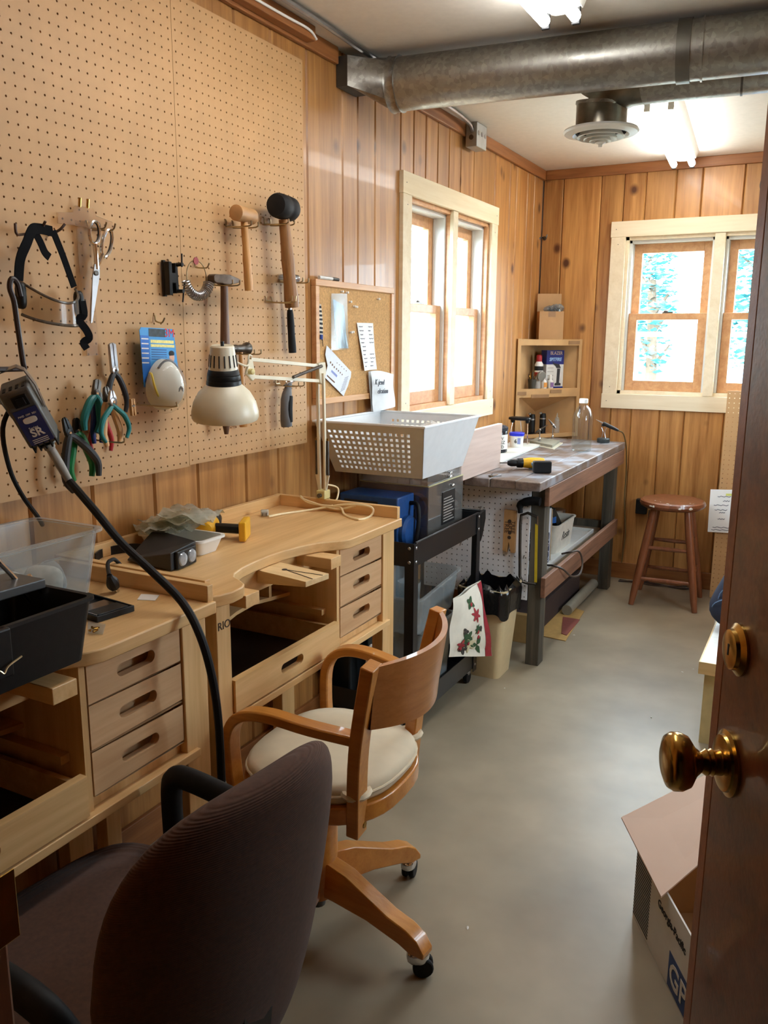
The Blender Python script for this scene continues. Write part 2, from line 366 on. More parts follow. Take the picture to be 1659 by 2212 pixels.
struct('ceiling_hall', MB().box(-0.1, -1.7, H, XR+0.1, YF-0.12, H+0.06), hall_m, smooth=0)
# crown, baseboards
struct('trim_1', MB().box(0, YF, 2.336, 0.018, 2.655, H).box(0, 2.80, 2.336, 0.018, L, H), PINE_Y, smooth=0, bevel=0.004)
struct('trim_2', MB().box(0.018, L-0.018, 2.336, XR, L, H), PINE_X, smooth=0, bevel=0.004)
struct('baseboard_back', MB().box(0.016, L-0.014, 0, XR, L, 0.10), PINE_X, smooth=0, bevel=0.003)
struct('baseboard_left', MB().box(0, YF, 0, 0.014, L, 0.10), PINE_Y, smooth=0, bevel=0.003)
# door jamb on the left of the doorway with its two strike plates
jamb = struct('trim_3', MB().box(1.045, YF-0.13, 0, 1.070, YF+0.012, 2.06).box(0.96, YF+0.0, 0, 1.060, YF+0.015, 2.1), DOORW, smooth=0, bevel=0.003)
for zz, h in ((0.985, 0.06), (1.20, 0.055)):
    mb = MB().box(1.070, YF-0.03, zz-h/2, 1.0718, YF+0.022, zz+h/2)
    sp = obj('strike_plate', mb, BRASS, jamb, smooth=0, bevel=0.001)
    obj('latch_hole', MB().box(1.0718, YF-0.022, zz-0.013, 1.0724, YF-0.004, zz+0.013), INK, sp, smooth=0)
# ---------------------------------------------------------------- windows
LINER = M('vinyl_liner', (214,216,214), 0.5, var=0.03)
def window(name, F, Wd, Ht, rawA, frm=SASH):
    m0 = MB()                              # casing: four flat boards nailed on the wall
    root = bpy.data.objects.new(name, None); COL.objects.link(root); root.matrix_basis = F; root['kind'] = 'structure'
    t = 0.020; e = 0.003
    for nm, q, mt in (('casing_head', (0, Ht-TR, 0, Wd, Ht, t), rawA), ('casing_sill', (0, 0, 0, Wd, TR, t), rawA),
                      ('casing_side', (0.004, TR, 0, TR, Ht-TR, t-0.002), RAW_Z), ('casing_side', (Wd-TR, TR, 0, Wd-0.004, Ht-TR, t-0.002), RAW_Z)):
        c = obj(nm, MB().box(*q), mt, root, smooth=0, bevel=0.0015, local=True)
        pts = [(q[0]+0.03,(q[1]+q[4])/2),(q[3]-0.03,(q[1]+q[4])/2)] if q[3]-q[0] > 0.3 else [((q[0]+q[3])/2,q[1]+0.04),((q[0]+q[3])/2,q[4]-0.04)]
        for (a, b) in pts:
            obj('nail_head', MB().lathe([(0.0025,0),(0.0025,0.0006)], 8, Matrix.Translation((a,b,q[5]))), DSTEEL, c, smooth=0, local=True)
    fr = MB(); d = 0.13
    fr.box(TR, TR, -d, TR+0.018, Ht-TR, 0).box(Wd-TR-0.018, TR, -d, Wd-TR, Ht-TR, 0).box(TR, Ht-TR-0.018, -d, Wd-TR, Ht-TR, 0).box(TR, TR, -d, Wd-TR, TR+0.02, 0)
    obj('frame', fr, frm, root, smooth=0, local=True)
    cx = Wd/2; mw = 0.027
    obj('mullion', MB().box(cx-mw, TR+0.02, -d, cx+mw, Ht-TR-0.018, -0.002), frm, root, smooth=0, local=True)
    obj('mullion_face', MB().box(cx-mw, TR+0.002, -0.002, cx+mw, Ht-TR-0.002, 0.016), RAW_Z, root, smooth=0, local=True, bevel=0.0015)
    lo, hi = TR+0.02, Ht-TR-0.018; mid = lo+(hi-lo)*0.5
    for a0, a1 in ((TR+0.018, cx-mw), (cx+mw, Wd-TR-0.018)):
        ln = MB(); ln.box(a0, lo, -0.12, a0+0.014, hi, -0.022).box(a1-0.014, lo, -0.12, a1, hi, -0.022).box(a0, hi-0.016, -0.12, a1, hi, -0.022)
        ln.box(a0+0.014, lo, -0.078, a0+0.018, hi-0.02, -0.070).box(a1-0.018, lo, -0.078, a1-0.014, hi-0.02, -0.070)
        obj('jamb_liner', ln, LINER, root, smooth=0, local=True, bevel=0.001)
        for nm, v0, v1, w0, w1, rb, rt in (('sash_upper', mid-0.018, hi-0.016, -0.110, -0.080, 0.034, 0.05), ('sash_lower', lo, mid+0.018, -0.068, -0.036, 0.058, 0.036)):
            A, B = a0+0.015, a1-0.015; sw = 0.047
            sm = MB(); sm.box(A, v0, w0, A+sw, v1, w1).box(B-sw, v0, w0, B, v1, w1).box(A+sw, v0, w0, B-sw, v0+rb, w1).box(A+sw, v1-rt, w0, B-sw, v1, w1)
            s = obj(nm, sm, SASH, root, smooth=0, local=True, bevel=0.002)
            obj('pane', MB().box(A+sw-0.005, v0+rb-0.005, (w0+w1)/2-0.002, B-sw+0.005, v1-rt+0.005, (w0+w1)/2+0.002), GLASS, s, smooth=0, local=True)
        if a0 < cx:
            lk = MB().box((a0+a1)/2-0.03, mid+0.018, -0.066, (a0+a1)/2+0.03, mid+0.026, -0.042); lk.super(0.014,0.008,0.008,1,1,Matrix.Translation(((a0+a1)/2-0.012, mid+0.028, -0.054)),10,6)
            obj('sash_lock', lk, DSTEEL, root, local=True)
    return root
window('window_1', frame((0, W1[0], W1[1]), (0,1,0), (0,0,1)), W1[2], W1[3], wood('raw_pine_lx', (226,206,168), (244,230,200), 'x', fine=20, rough=0.6))
win2 = window('window_2', frame((W2[0], L, W2[1]), (1,0,0), (0,0,1)), W2[2], W2[3], RAW_X, RAW_Z)
# ---------------------------------------------------------------- outdoors seen through the windows
window('window_3', frame((XR, W3[0]+W3[2], W3[1]), (0,-1,0), (0,0,1)), W3[2], W3[3], RAW_Y, RAW_Z)
yard_m = M('yard_grey', (118,122,112), 0.95, var=0.3, scale=6)  # ground greyed so its bounce light does not tint the ceiling green
struct('yard_ground', MB().box(-40, L+0.2, -0.45, 40, 60, -0.40).box(-40, -10, -0.45, -0.16, L+0.2, -0.40).box(XR+0.16, -10, -0.45, 40, L+0.2, -0.40), yard_m, smooth=0)
leaf_m = M('leaves', (60,132,134), 0.6, var=0.4, scale=3); bark = M('bark', (86,70,54), 0.9, var=0.3, scale=12, bump=0.4)
def tree(x, y, h, r, label, n=900, low=0.25):
    t = thing('garden_tree', label, 'tree', (x, y, -0.42), group='trees outside the back window')
    tr = MB().tube(cr([(x,y,-0.42),(x+0.05,y,h*0.3),(x-0.05,y+0.1,h*0.8)],4), [0.13-0.008*k for k in range(9)], 8)
    for k in range(5):
        a = random.uniform(0,6.28); tr.tube([(x,y,h*(0.3+0.1*k)),(x+r*0.7*math.cos(a), y+r*0.7*math.sin(a), h*(0.45+0.1*k))], [0.05,0.015], 6)
    obj('trunk', tr, bark, t)
    lf = MB()
    for k in range(n):
        while True:
            p = Vector((random.uniform(-1,1),random.uniform(-1,1),random.uniform(-1,1)))
            if 0.3 < p.length < 1: break
        c = Vector((x+p.x*r, y+p.y*r, h*low+(h*(1-low))*(p.z*0.5+0.5)))
        s = random.uniform(0.05, 0.12); Mx = Matrix.Translation(c) @ Matrix.Rotation(random.uniform(0,6.28),4,'Z') @ Matrix.Rotation(random.uniform(-1.2,1.2),4,'X')
        lf.add([(-s,0,0),(0,-s*0.5,0.01),(s,0,0),(0,s*0.5,0.01)], [(0,1,2,3)], Mx)
    f = obj('foliage', lf, leaf_m, t, smooth=0); f['kind'] = 'stuff'
tree(-1.1, 14.6, 3.0, 0.45, 'small leafy tree at the left of the back window left pane', 420)
tree(0.85, 16.4, 5.4, 1.35, 'dense tree seen in the right-hand pane of the back window', 4600, 0.02)
tree(-2.2, 18.5, 4.5, 0.8, 'taller tree behind the white rail outside the back window', 1600)
tree(4.2, 15.0, 5.0, 1.2, 'wide tree outside hidden behind the open door', 600)
rl = thing('porch_rail', 'white horizontal rail outside across the back window lower panes', 'rail', (0.6, 9.0, -0.4))
obj('top_rail', MB().box(-0.21, 8.96, 1.46, 2.4, 9.04, 1.51), WHITEP, rl, smooth=0)
for xx in (-0.19, 2.3): obj('post', MB().box(xx-0.02, 8.97, -0.4, xx+0.02, 9.03, 1.46), WHITEP, rl, smooth=0)
# parked car
ct = thing('parked_car', 'silver-blue parked car outside the right pane of the back window', 'car', (0.95, 12.0, -0.4))
cb = M('car_paint', (90,130,176), 0.3, var=0.03, coat=0.6)
body = [(-0.85,0.22),(-0.86,0.75),(-0.72,0.86),(-0.62,1.42),(-0.5,1.5),(0.5,1.5),(0.62,1.42),(0.72,0.86),(0.86,0.75),(0.85,0.22)]
Fc = frame((1.05, 9.6, -0.4), (1,0,0), (0,0,1))
def carx(s): return [(p[0]*s, p[1]) for p in body]
obj('body', MB().rings([[tuple(Fc @ Vector((p[0]*s, p[1]*hh, -dd))) for p in body] for dd, s, hh in ((0,0.94,0.9),(0.12,1,1),(2.2,1,1),(2.5,0.98,0.8),(4.1,0.95,0.62))]), cb, ct, smooth=30)
obj('rear_window', MB().prism([(-0.55,0.92),(0.55,0.92),(0.45,1.33),(-0.45,1.33)], 0.0, 0.02, Fc), M('car_glass',(30,36,44),0.08), ct, smooth=0)
for s in (-1, 1):
    obj('tail_light', MB().box(s*0.72-0.07, 0.62, 0.0, s*0.72+0.07, 0.78, 0.03, Fc), M('red_lens',(190,30,40),0.2), ct, smooth=0)
    obj('wheel', MB().lathe([(0.1,-0.1),(0.31,-0.1),(0.33,0),(0.31,0.1),(0.1,0.1)], 20, Fc @ Matrix.Translation((s*0.75,0.33,-0.7)) @ Matrix.Rotation(PI/2,4,'Y')), BLACKR, ct)
obj('bumper', MB().box(-0.8,0.25,0.0,0.8,0.5,0.08,Fc), M('bumper_grey',(190,200,210),0.4), ct, smooth=0, bevel=0.02)
# ---------------------------------------------------------------- ceiling things
tube_m = M('lit_tube', (250,249,246), 0.5, emit=TUBE_STRENGTH, var=0.0)
def fixture(c, rot, label):
    t = thing('fluorescent_fixture', label, 'ceiling light', M=Matrix.Translation((c[0], c[1], H)) @ Matrix.Rotation(rot, 4, 'Z'))
    hs = M('fixture_enamel', (236,234,228), 0.4, var=0.02)
    obj('housing', MB().prism([(-0.075,0),(0.075,0),(0.06,-0.035),(0.02,-0.045),(-0.02,-0.045),(-0.06,-0.035)], -0.625, 0.625, Matrix(((1,0,0,0),(0,0,1,0),(0,1,0,0),(0,0,0,1)))), hs, t, local=True, smooth=20)
    for s in (-1, 1):
        for e in (-1, 1):
            obj('lamp_holder', MB().box(s*0.045-0.012, e*0.612-0.006, -0.082, s*0.045+0.012, e*0.612+0.006, -0.03), BLACKP if e > 0 else hs, t, local=True, smooth=0, bevel=0.002)
        obj('tube', MB().lathe([(0.012,-0.605),(0.0165,-0.60),(0.0165,0.60),(0.012,0.605)], 14, Matrix.Translation((s*0.045, 0, -0.062)) @ Matrix.Rotation(PI/2, 4, 'X')), tube_m, t, local=True)
fixture((0.81, 1.965), 0.0, 'lit twin-tube fluorescent light at the top edge before the big duct')
fixture((0.855, 4.235), 0.075, 'lit twin-tube fluorescent light on the ceiling above the back window')
GALV = M('galvanised_steel', (158,156,150), 0.36, 0.9, var=0.14, scale=40)
def _galv():
    nt = GALV.node_tree; b = nt.nodes['Principled BSDF']; v = nt.nodes.new('ShaderNodeTexVoronoi'); v.inputs['Scale'].default_value = 75
    tc = nt.nodes.new('ShaderNodeTexCoord'); nt.links.new(tc.outputs['Object'], v.inputs['Vector'])
    mr = nt.nodes.new('ShaderNodeMapRange'); mr.inputs['To Min'].default_value = 0.33; mr.inputs['To Max'].default_value = 0.42
    sp = nt.nodes.new('ShaderNodeSeparateColor'); nt.links.new(v.outputs['Color'], sp.inputs[0]); nt.links.new(sp.outputs[0], mr.inputs[0]); nt.links.new(mr.outputs[0], b.inputs['Roughness'])
    v2 = nt.nodes.new('ShaderNodeMapRange'); v2.inputs['To Min'].default_value = 0.80; v2.inputs['To Max'].default_value = 1.14; nt.links.new(sp.outputs[1], v2.inputs[0])
    hs = nt.nodes.new('ShaderNodeHueSaturation'); hs.inputs['Color'].default_value = lin((156,154,148))+(1,); nt.links.new(v2.outputs[0], hs.inputs['Value']); nt.links.new(hs.outputs[0], b.inputs['Base Color'])
_galv()
dA = WZ(868, 182, 2.292); dB = WZ(1659, 90, 2.292); dd = (dB-dA); dB2 = dA+dd*((XR-0.02-dA.x)/dd.x)
du = thing('main_duct', 'large round galvanised duct crossing the room below the ceiling', 'duct', (1.2, 2.9, 2.2))
obj('pipe', MB().tube([dA, dB2], 0.086, 28), GALV, du)
cut = dA+dd*0.80
obj('seam_band', MB().tube([cut-dd.normalized()*0.02, cut+dd.normalized()*0.02], 0.0905, 28), M('seam_galv',(112,110,104),0.4,0.9,var=0.1), du)
obj('seam_band', MB().tube([cut+dd.normalized()*0.05, cut+dd.normalized()*0.056], 0.0905, 28), GALV, du)
# collar + boot to the wall
dn = dd.normalized()
obj('collar', MB().tube([dA-dn*0.035, dA-dn*0.03, dA-dn*0.005, dA], [0.092,0.0885,0.0885,0.092], 28), GALV, du)
rect = [(0.0,2.665,2.272),(0.0,2.80,2.272),(0.0,2.80,2.386),(0.0,2.665,2.386)]
ring = []
c0 = dA-dn*0.03; s_ = Vector((dn.y,-dn.x,0)).normalized()
def rectpt(k, n, x):
    a = 2*PI*k/n; u, v = math.cos(a), math.sin(a); m = max(abs(u), abs(v)); return Vector((x, 2.7325+0.0675*u/m, 2.317+0.048*v/m))
n = 32; rs = []
for f_ in (0, 0.25, 0.6, 1.0):
    r_ = []
    for k in range(n):
        a = 2*PI*k/n; cpt = c0 + Vector((-s_.x, -s_.y, 0))*0.0*0 + (Vector((-dn.y, dn.x, 0))*math.cos(a)+Vector((0,0,1))*math.sin(a))*0.086
        r_.append(tuple(rectpt(k, n, 0.045).lerp(cpt, f_)))
    rs.append(r_)
obj('boot', MB().rings(rs, caps=False), GALV, du, smooth=25)
obj('wall_box', MB().rings([[tuple(rectpt(k, n, 0.001)) for k in range(n)], [tuple(rectpt(k, n, 0.045)) for k in range(n)]], caps=False), M('dull_galv', (88,88,84), 0.5, 0.8), du, smooth=20)
# branch duct with elbow and round diffuser
dc = Vector((0.803, 3.13, 2.139)); sA = Vector((0.94, 3.115, 2.297)); sB = WY(1659, 168, 3.115); sB.z = 2.297; sd = dn.copy()
br = thing('branch_duct', 'smaller galvanised duct with elbow bending down to the round vent', 'duct', (dc.x, dc.y, 2.14))
R = 0.086
obj('pipe', MB().tube([sA-sd*0.01, sA+sd*((XR-0.02-sA.x)/sd.x)], R, 28), GALV, br)
obj('seam_band', MB().tube([sA+sd*0.31, sA+sd*0.317], R+0.003, 28), DSTEEL, br)
ELB = M('elbow_steel', (128,122,110), 0.3, 0.95, var=0.3, scale=20)
obj('elbow', MB().tube([sA, Vector((0.885,3.115,2.293)), Vector((0.828,3.122,2.268)), Vector((0.804,3.128,2.228))], R+0.001, 28), ELB, br, smooth=25)
obj('neck', MB().tube([Vector((0.803,3.13,2.232)), Vector((0.803,3.13,2.146))], R+0.0025, 28), ELB, br)
obj('elbow_seam', MB().tube([Vector((0.804,3.129,2.236)), Vector((0.803,3.13,2.226))], R+0.006, 28), GALV, br)
vt = thing('round_vent', 'white round ceiling vent with ring louvers under the branch duct', 'vent', (dc.x, dc.y, 2.10))
VW = M('vent_enamel', (222,222,218), 0.35, var=0.02)
T0 = Matrix.Translation((dc.x, dc.y, -0.061)) @ Matrix.Diagonal((0.87, 0.87, 1, 1))
obj('flange', MB().lathe([(0.100,2.212),(0.146,2.206),(0.150,2.200),(0.144,2.194),(0.112,2.188),(0.100,2.196)], 40, T0, caps=False), VW, vt)
for r0, z0 in ((0.092,2.180),(0.066,2.174),(0.042,2.168)):
    obj('louver_ring', MB().lathe([(r0-0.014,z0+0.018),(r0,z0),(r0+0.002,z0+0.002),(r0-0.011,z0+0.02)], 36, T0, caps=False), VW, vt)
obj('center_knob', MB().lathe([(0.020,2.170),(0.022,2.164),(0.008,2.158),(0.007,2.150),(0.001,2.149)], 16, T0), VW, vt)
obj('dark_throat', MB().lathe([(0.001,2.204),(0.10,2.204)], 30, T0, caps=False), INK, vt)
# conduit, junction box, old header board with cable
jb = WX(1012, 300, 0.045)
cg = thing('electrical_conduit', 'thin metal conduit running along the ceiling edge to the junction box', 'conduit', (0.1, 3.0, 2.36))
obj('pipe', MB().tube(cr([(0.105,YF+0.02,2.379),(0.105,2.2,2.379),(0.088,2.75,2.379),(0.072,3.42,2.379),(0.06,3.70,2.372),(0.05,3.78,2.350)],4), 0.0095, 8), STEEL, cg)
for yy in (1.6, 3.2): obj('strap', MB().box(0.066,yy-0.008,2.366,0.124,yy+0.008,2.3895), STEEL, cg, smooth=0)
jx = thing('junction_box', 'grey metal electrical junction box at the ceiling edge above the side window', 'junction box', (0.05, 3.83, 2.29))
obj('box', MB().box(0.019,3.78,2.285,0.075,3.90,2.389), M('zinc',(172,172,168),0.45,0.7), jx, smooth=0, bevel=0.003)
for k in range(2): obj('knockout', MB().lathe([(0.011,0),(0.011,0.0015)],14,Matrix.Translation((0.047,3.7795,2.365-0.04*k)) @ Matrix.Rotation(PI/2,4,'X')), DSTEEL, jx)
for k in range(3): obj('knockout', MB().lathe([(0.010,0),(0.010,0.0015)],14,Matrix.Translation((0.075,3.80+0.04*k,2.345)) @ Matrix.Rotation(PI/2,4,'Y')), STEEL, jx)
hb = thing('header_board', 'dark wooden board with a white cable under the ceiling above the pegboard', 'board', (0.03, 1.6, 2.34))
obj('board', MB().box(0.0185,YF+0.02,2.345,0.052,2.455,2.389), PINE_Y, hb, smooth=0, bevel=0.003)
obj('cable', MB().tube(cr([(0.056,YF+0.03,2.363),(0.056,1.5,2.36),(0.056,2.2,2.363),(0.057,2.40,2.366),(0.05,2.462,2.354)],5), 0.004, 7), WHITEP, hb)
ch = thing('coat_hook', 'small dark double coat hook high in the far corner', 'hook', (0.05, L-0.02, 2.0))
hk = WY(1176, 515, L-0.004)
obj('plate', MB().lathe([(0.012,0),(0.012,0.004),(0.006,0.006)],12,Matrix.Translation((hk.x,L,hk.z)) @ Matrix.Rotation(PI/2,4,'X')), DSTEEL, ch)
obj('prong', MB().tube(cr([(hk.x,L-0.004,hk.z),(hk.x+0.005,L-0.03,hk.z+0.006),(hk.x+0.02,L-0.045,hk.z-0.008),(hk.x+0.028,L-0.045,hk.z+0.016)],4),0.004,7), DSTEEL, ch)
obj('prong', MB().tube(cr([(hk.x,L-0.004,hk.z),(hk.x-0.012,L-0.03,hk.z+0.003),(hk.x-0.03,L-0.04,hk.z-0.012)],4),0.004,7), DSTEEL, ch)
# ================================================================ pegboard wall
PEG = M('hardboard', (186,146,100), 0.55, var=0.07, scale=9)
PEGW = M('white_hardboard', (242,243,246), 0.5, var=0.03, scale=9)
def pegboard(F, W_, H_, pitch, r, th, x_off=0.5, y_off=0.5):
    """sheet in local u,v with drilled holes; w is the thickness direction (front at w=th)"""
    nu, nv = max(1, round(W_/pitch)), max(1, round(H_/pitch)); du_, dv_ = W_/nu, H_/nv
    mb = MB(); v = mb.v; f = mb.f
    oc = [(r*math.cos(k*PI/4), r*math.sin(k*PI/4)) for k in range(8)]
    for i in range(nu):
        for j in range(nv):
            cx, cy = (i+0.5)*du_, (j+0.5)*dv_; b = len(v)
            for sx, sy in ((1,1),(-1,1),(-1,-1),(1,-1)): v.append((cx+sx*du_/2, cy+sy*dv_/2, th))
            for z in (th, 0):
                for p in oc: v.append((cx+p[0], cy+p[1], z))
            for k in range(4):
                o = [(2*k+1) % 8, (2*k+2) % 8, (2*k+3) % 8]
                f.append((b+k, b+(k+1) % 4, b+4+o[2], b+4+o[1], b+4+o[0]))
            for k in range(8): f.append((b+4+k, b+4+(k+1) % 8, b+12+(k+1) % 8, b+12+k))
    mb.add([(0,0,0),(W_,0,0),(W_,H_,0),(0,H_,0),(0,0,th),(W_,0,th),(W_,H_,th),(0,H_,th)], [(0,1,5,4),(1,2,6,5),(2,3,7,6),(3,0,4,7)])
    mb.v = [tuple(F @ Vector(p)) for p in v]
    return mb
PB0, PB1 = 2.288-1.219, 2.288; PX = 0.020
a = tag(obj('pegboard_sheet', pegboard(WALLF((0.012, 2.427-0.6096, PB0)), 0.6096, 1.219, 0.0254, 0.0026, 0.006), PEG, smooth=0), 'right-hand brown pegboard sheet with hammers and mallets hung on it', 'pegboard')
b = tag(obj('pegboard_sheet', pegboard(WALLF((0.012, 2.427-0.6096-0.0015-1.219, PB0-0.004)), 1.219, 1.219, 0.0254, 0.0026, 0.006), PEG, smooth=0), 'left-hand brown pegboard sheet with goggles and pliers hung on it', 'pegboard')
HOOKM = M('hook_wire', (176,160,128), 0.3, 1.0)
def hook(px, py, out, label, up=0.012, wide=0.0, sink=0.0):
    p = WX(px, py, 0.018); mb = MB()
    for k in ((0,) if not wide else (-wide/2, wide/2)):
        mb.tube(cr([(0.010,p.y+k,p.z+0.012),(0.022,p.y+k,p.z+0.012),(0.024,p.y+k,p.z),(0.03,p.y+k*0.9,p.z-0.004),(0.018+out,p.y+k*0.7,p.z-0.006),(0.018+out+0.010,p.y+k*0.7,p.z-0.006+up)],3), 0.0022, 6)
    if wide: mb.tube([(0.024,p.y-wide/2,p.z),(0.024,p.y+wide/2,p.z)], 0.0022, 6)
    return tag(obj('peg_hook', mb, HOOKM), label, 'hook'), p
hook(578, 650, 0.09, 'empty double-pronged wire hook left of the rubber mallet handle', 0.02, 0.03)
DARKHOOK = HOOKM
# --- hammers and mallets
def handle_path(p, q, prof): 
    p = Vector(p); q = Vector(q); m = len(prof); return [p.lerp(q, i/(m-1)) for i in range(m)], prof
hx = 0.075
def hook_pair(p, cat_label):
    mb = MB()
    for k in (-0.016, 0.016):
        mb.tube(cr([(0.012,p.y+k,p.z+0.02),(0.022,p.y+k,p.z+0.02),(0.024,p.y+k,p.z+0.004),(0.03,p.y+k,p.z),(0.105,p.y+k,p.z-0.002),(0.112,p.y+k,p.z+0.012)],3), 0.0022, 6)
    mb.tube([(0.024,p.y-0.016,p.z+0.004),(0.024,p.y+0.016,p.z+0.004)],0.0022,6)
    return tag(obj('peg_hook', mb, HOOKM), cat_label, 'hook')
# wooden mallet
h0 = WX(527, 464, hx); h1 = WX(538, 628, hx)
t = thing('wooden_mallet', 'small mallet with cylindrical rawhide-coloured head and pale wooden handle', 'mallet', h1)
Mh = frame(h0, (1,0,0), (0,0,1)) @ Matrix.Rotation(0.12, 4, 'Y')
obj('head', MB().lathe([(0.017,-0.046),(0.022,-0.044),(0.022,-0.025),(0.021,0),(0.022,0.025),(0.022,0.044),(0.017,0.046)], 22, Mh), M('rawhide',(176,132,86),0.5,var=0.15), t)
pth, sc = handle_path(h0+Vector((0,0,-0.02)), h1, [0.010,0.0105,0.0105,0.010,0.011,0.0125,0.0115,0.0125,0.013,0.0125])
obj('handle', MB().tube(pth, sc, 12), HANDLEW, t)
hook_pair(h0+Vector((0,0,-0.032)), 'wire hook pair carrying the small wooden mallet')
# rubber mallet
h0 = WX(613, 448, 0.085); h1 = WX(631, 664, 0.085)
t = thing('rubber_mallet', 'black rubber mallet with a thick brown wooden handle', 'mallet', h1)
Mh = frame(h0, (1,0,0), (0,0,1)) @ Matrix.Rotation(0.15, 4, 'Y')
obj('head', MB().lathe([(0.020,-0.056),(0.031,-0.054),(0.036,-0.042),(0.037,-0.012),(0.035,-0.008),(0.035,0.008),(0.037,0.012),(0.036,0.042),(0.031,0.054),(0.020,0.056)], 24, Mh), BLACKR, t)
pth, sc = handle_path(h0+Vector((0,0,-0.035)), h1, [0.0165,0.017,0.017,0.018,0.019,0.0205,0.020,0.0195,0.020,0.022,0.0235,0.022])
obj('handle', MB().tube(pth, sc, 14), wood('mallet_handle',(112,74,38),(158,112,66),'z',fine=60,rough=0.45), t)
hook_pair(h0+Vector((0,0,-0.048)), 'wire hook pair carrying the black rubber mallet')
# hammer behind the rubber mallet
h0 = WX(622, 600, 0.045); h1 = WX(632, 762, 0.045)
t = thing('steel_hammer', 'steel hammer with black rubber grip hanging behind the rubber mallet', 'hammer', h1)
hd = MB(); hd.lathe([(0.004,-0.055),(0.009,-0.04),(0.011,-0.012),(0.012,0.02),(0.009,0.024),(0.013,0.03),(0.013,0.05),(0.011,0.052)], 14, frame(h0,(1,0,0),(0,0,1)) @ Matrix.Rotation(PI,4,'Y'))
obj('head', hd, STEEL, t)
obj('shaft', MB().tube([h0, h0.lerp(h1,0.45)], 0.006, 10), STEEL, t)
pth, sc = handle_path(h0.lerp(h1,0.42), h1, [0.009,0.011,0.0115,0.012,0.0115,0.0118,0.0125,0.013,0.0125])
obj('grip', MB().tube(pth, sc, 12), BLACKR, t)
hook_pair(h0+Vector((0,0,-0.014)), 'wire hook pair behind the rubber mallet handle')
# cross-peen hammer
h0 = WX(484, 604, 0.07); h1 = WX(489, 938, 0.07)
t = thing('cross_peen_hammer', 'cross-peen hammer with rusty steel head and long dark wooden handle', 'hammer', h1)
Mh = frame(h0, (0,1,0), (0,0,1))
hd = MB(); hd.rings([[(x_, s1*hh, s2*ww) for s1,s2 in ((-1,-1),(-1,1),(1,1),(1,-1))] for x_,hh,ww in ((-0.058,0.006,0.012),(-0.05,0.0115,0.0125),(-0.022,0.012,0.0125),(-0.014,0.0135,0.014),(0.014,0.0135,0.014),(0.022,0.012,0.012),(0.052,0.006,0.011),(0.064,0.003,0.010))], M=Mh)
obj('head', hd, M('rusty_steel',(92,78,68),0.5,0.9,var=0.3,scale=50), t, bevel=0.0015)
pth, sc = handle_path(h0+Vector((0,0,-0.012)), h1, [0.0105,0.011,0.0115,0.0125,0.0135,0.014,0.0145,0.015,0.0155,0.0155,0.014,0.006])
obj('handle', MB().tube(pth, sc, 12), HANDLED, t)
hook_pair(h0+Vector((0,0,-0.014)), 'wire hook pair carrying the cross-peen hammer')
# chasing hammer partly hidden by the lamp
h0 = WX(520, 753, 0.05); h1 = WX(526, 922, 0.05)
t = thing('chasing_hammer', 'hammer with round black face, its head peeking above the lamp shade', 'hammer', h1)
Mh = frame(h0, (1,0,0), (0,0,1)) @ Matrix.Rotation(0.1,4,'Y') @ Matrix.Rotation(PI,4,'Y')
obj('head', MB().lathe([(0.004,-0.052),(0.009,-0.046),(0.012,-0.03),(0.010,-0.018),(0.012,0.0),(0.011,0.018),(0.018,0.03),(0.019,0.036),(0.017,0.038)], 18, Mh), DSTEEL, t)
pth, sc = handle_path(h0, h1, [0.006,0.007,0.007,0.008,0.009,0.012,0.016,0.017,0.012])
obj('handle', MB().tube(pth, sc, 12), HANDLEW, t)
hook_pair(h0+Vector((0,0,-0.014)), 'wire hook pair just above the lamp shade')
# grip tool
h0 = WX(622, 824, 0.06); h1 = WX(617, 921, 0.06)
t = thing('tack_hammer', 'short hammer with grey and black cushioned grip below the lamp arm', 'hammer', h1)
Mh = frame(h0, (0,1,0), (0,0,1))
obj('head', MB().lathe([(0.011,-0.030),(0.013,-0.027),(0.013,-0.015),(0.009,-0.01),(0.010,0.012),(0.007,0.02),(0.003,0.038)], 14, Mh @ Matrix.Rotation(PI/2,4,'Y')), CHROME, t)
pth, sc = handle_path(h0+Vector((0,0,-0.006)), h1, [0.010,0.012,0.016,0.0175,0.0165,0.0165,0.0175,0.019,0.018])
obj('handle', MB().tube([p+Vector((0.0,-0.012*math.sin(PI*i/8)+0.006,0)) for i,p in enumerate(pth)], sc, 12), M('grey_grip',(96,98,102),0.6), t)
pth, sc = handle_path(h0.lerp(h1,0.32), h0.lerp(h1,0.9), [0.010,0.012,0.012,0.012,0.011])
obj('grip_inlay', MB().tube([p+Vector((0.010,-0.012*math.sin(PI*(0.32+0.58*i/4))+0.010,0)) for i,p in enumerate(pth)], sc, 10), BLACKR, t)
hook_pair(h0+Vector((0,0,-0.012)), 'wire hook pair below the lamp arm')
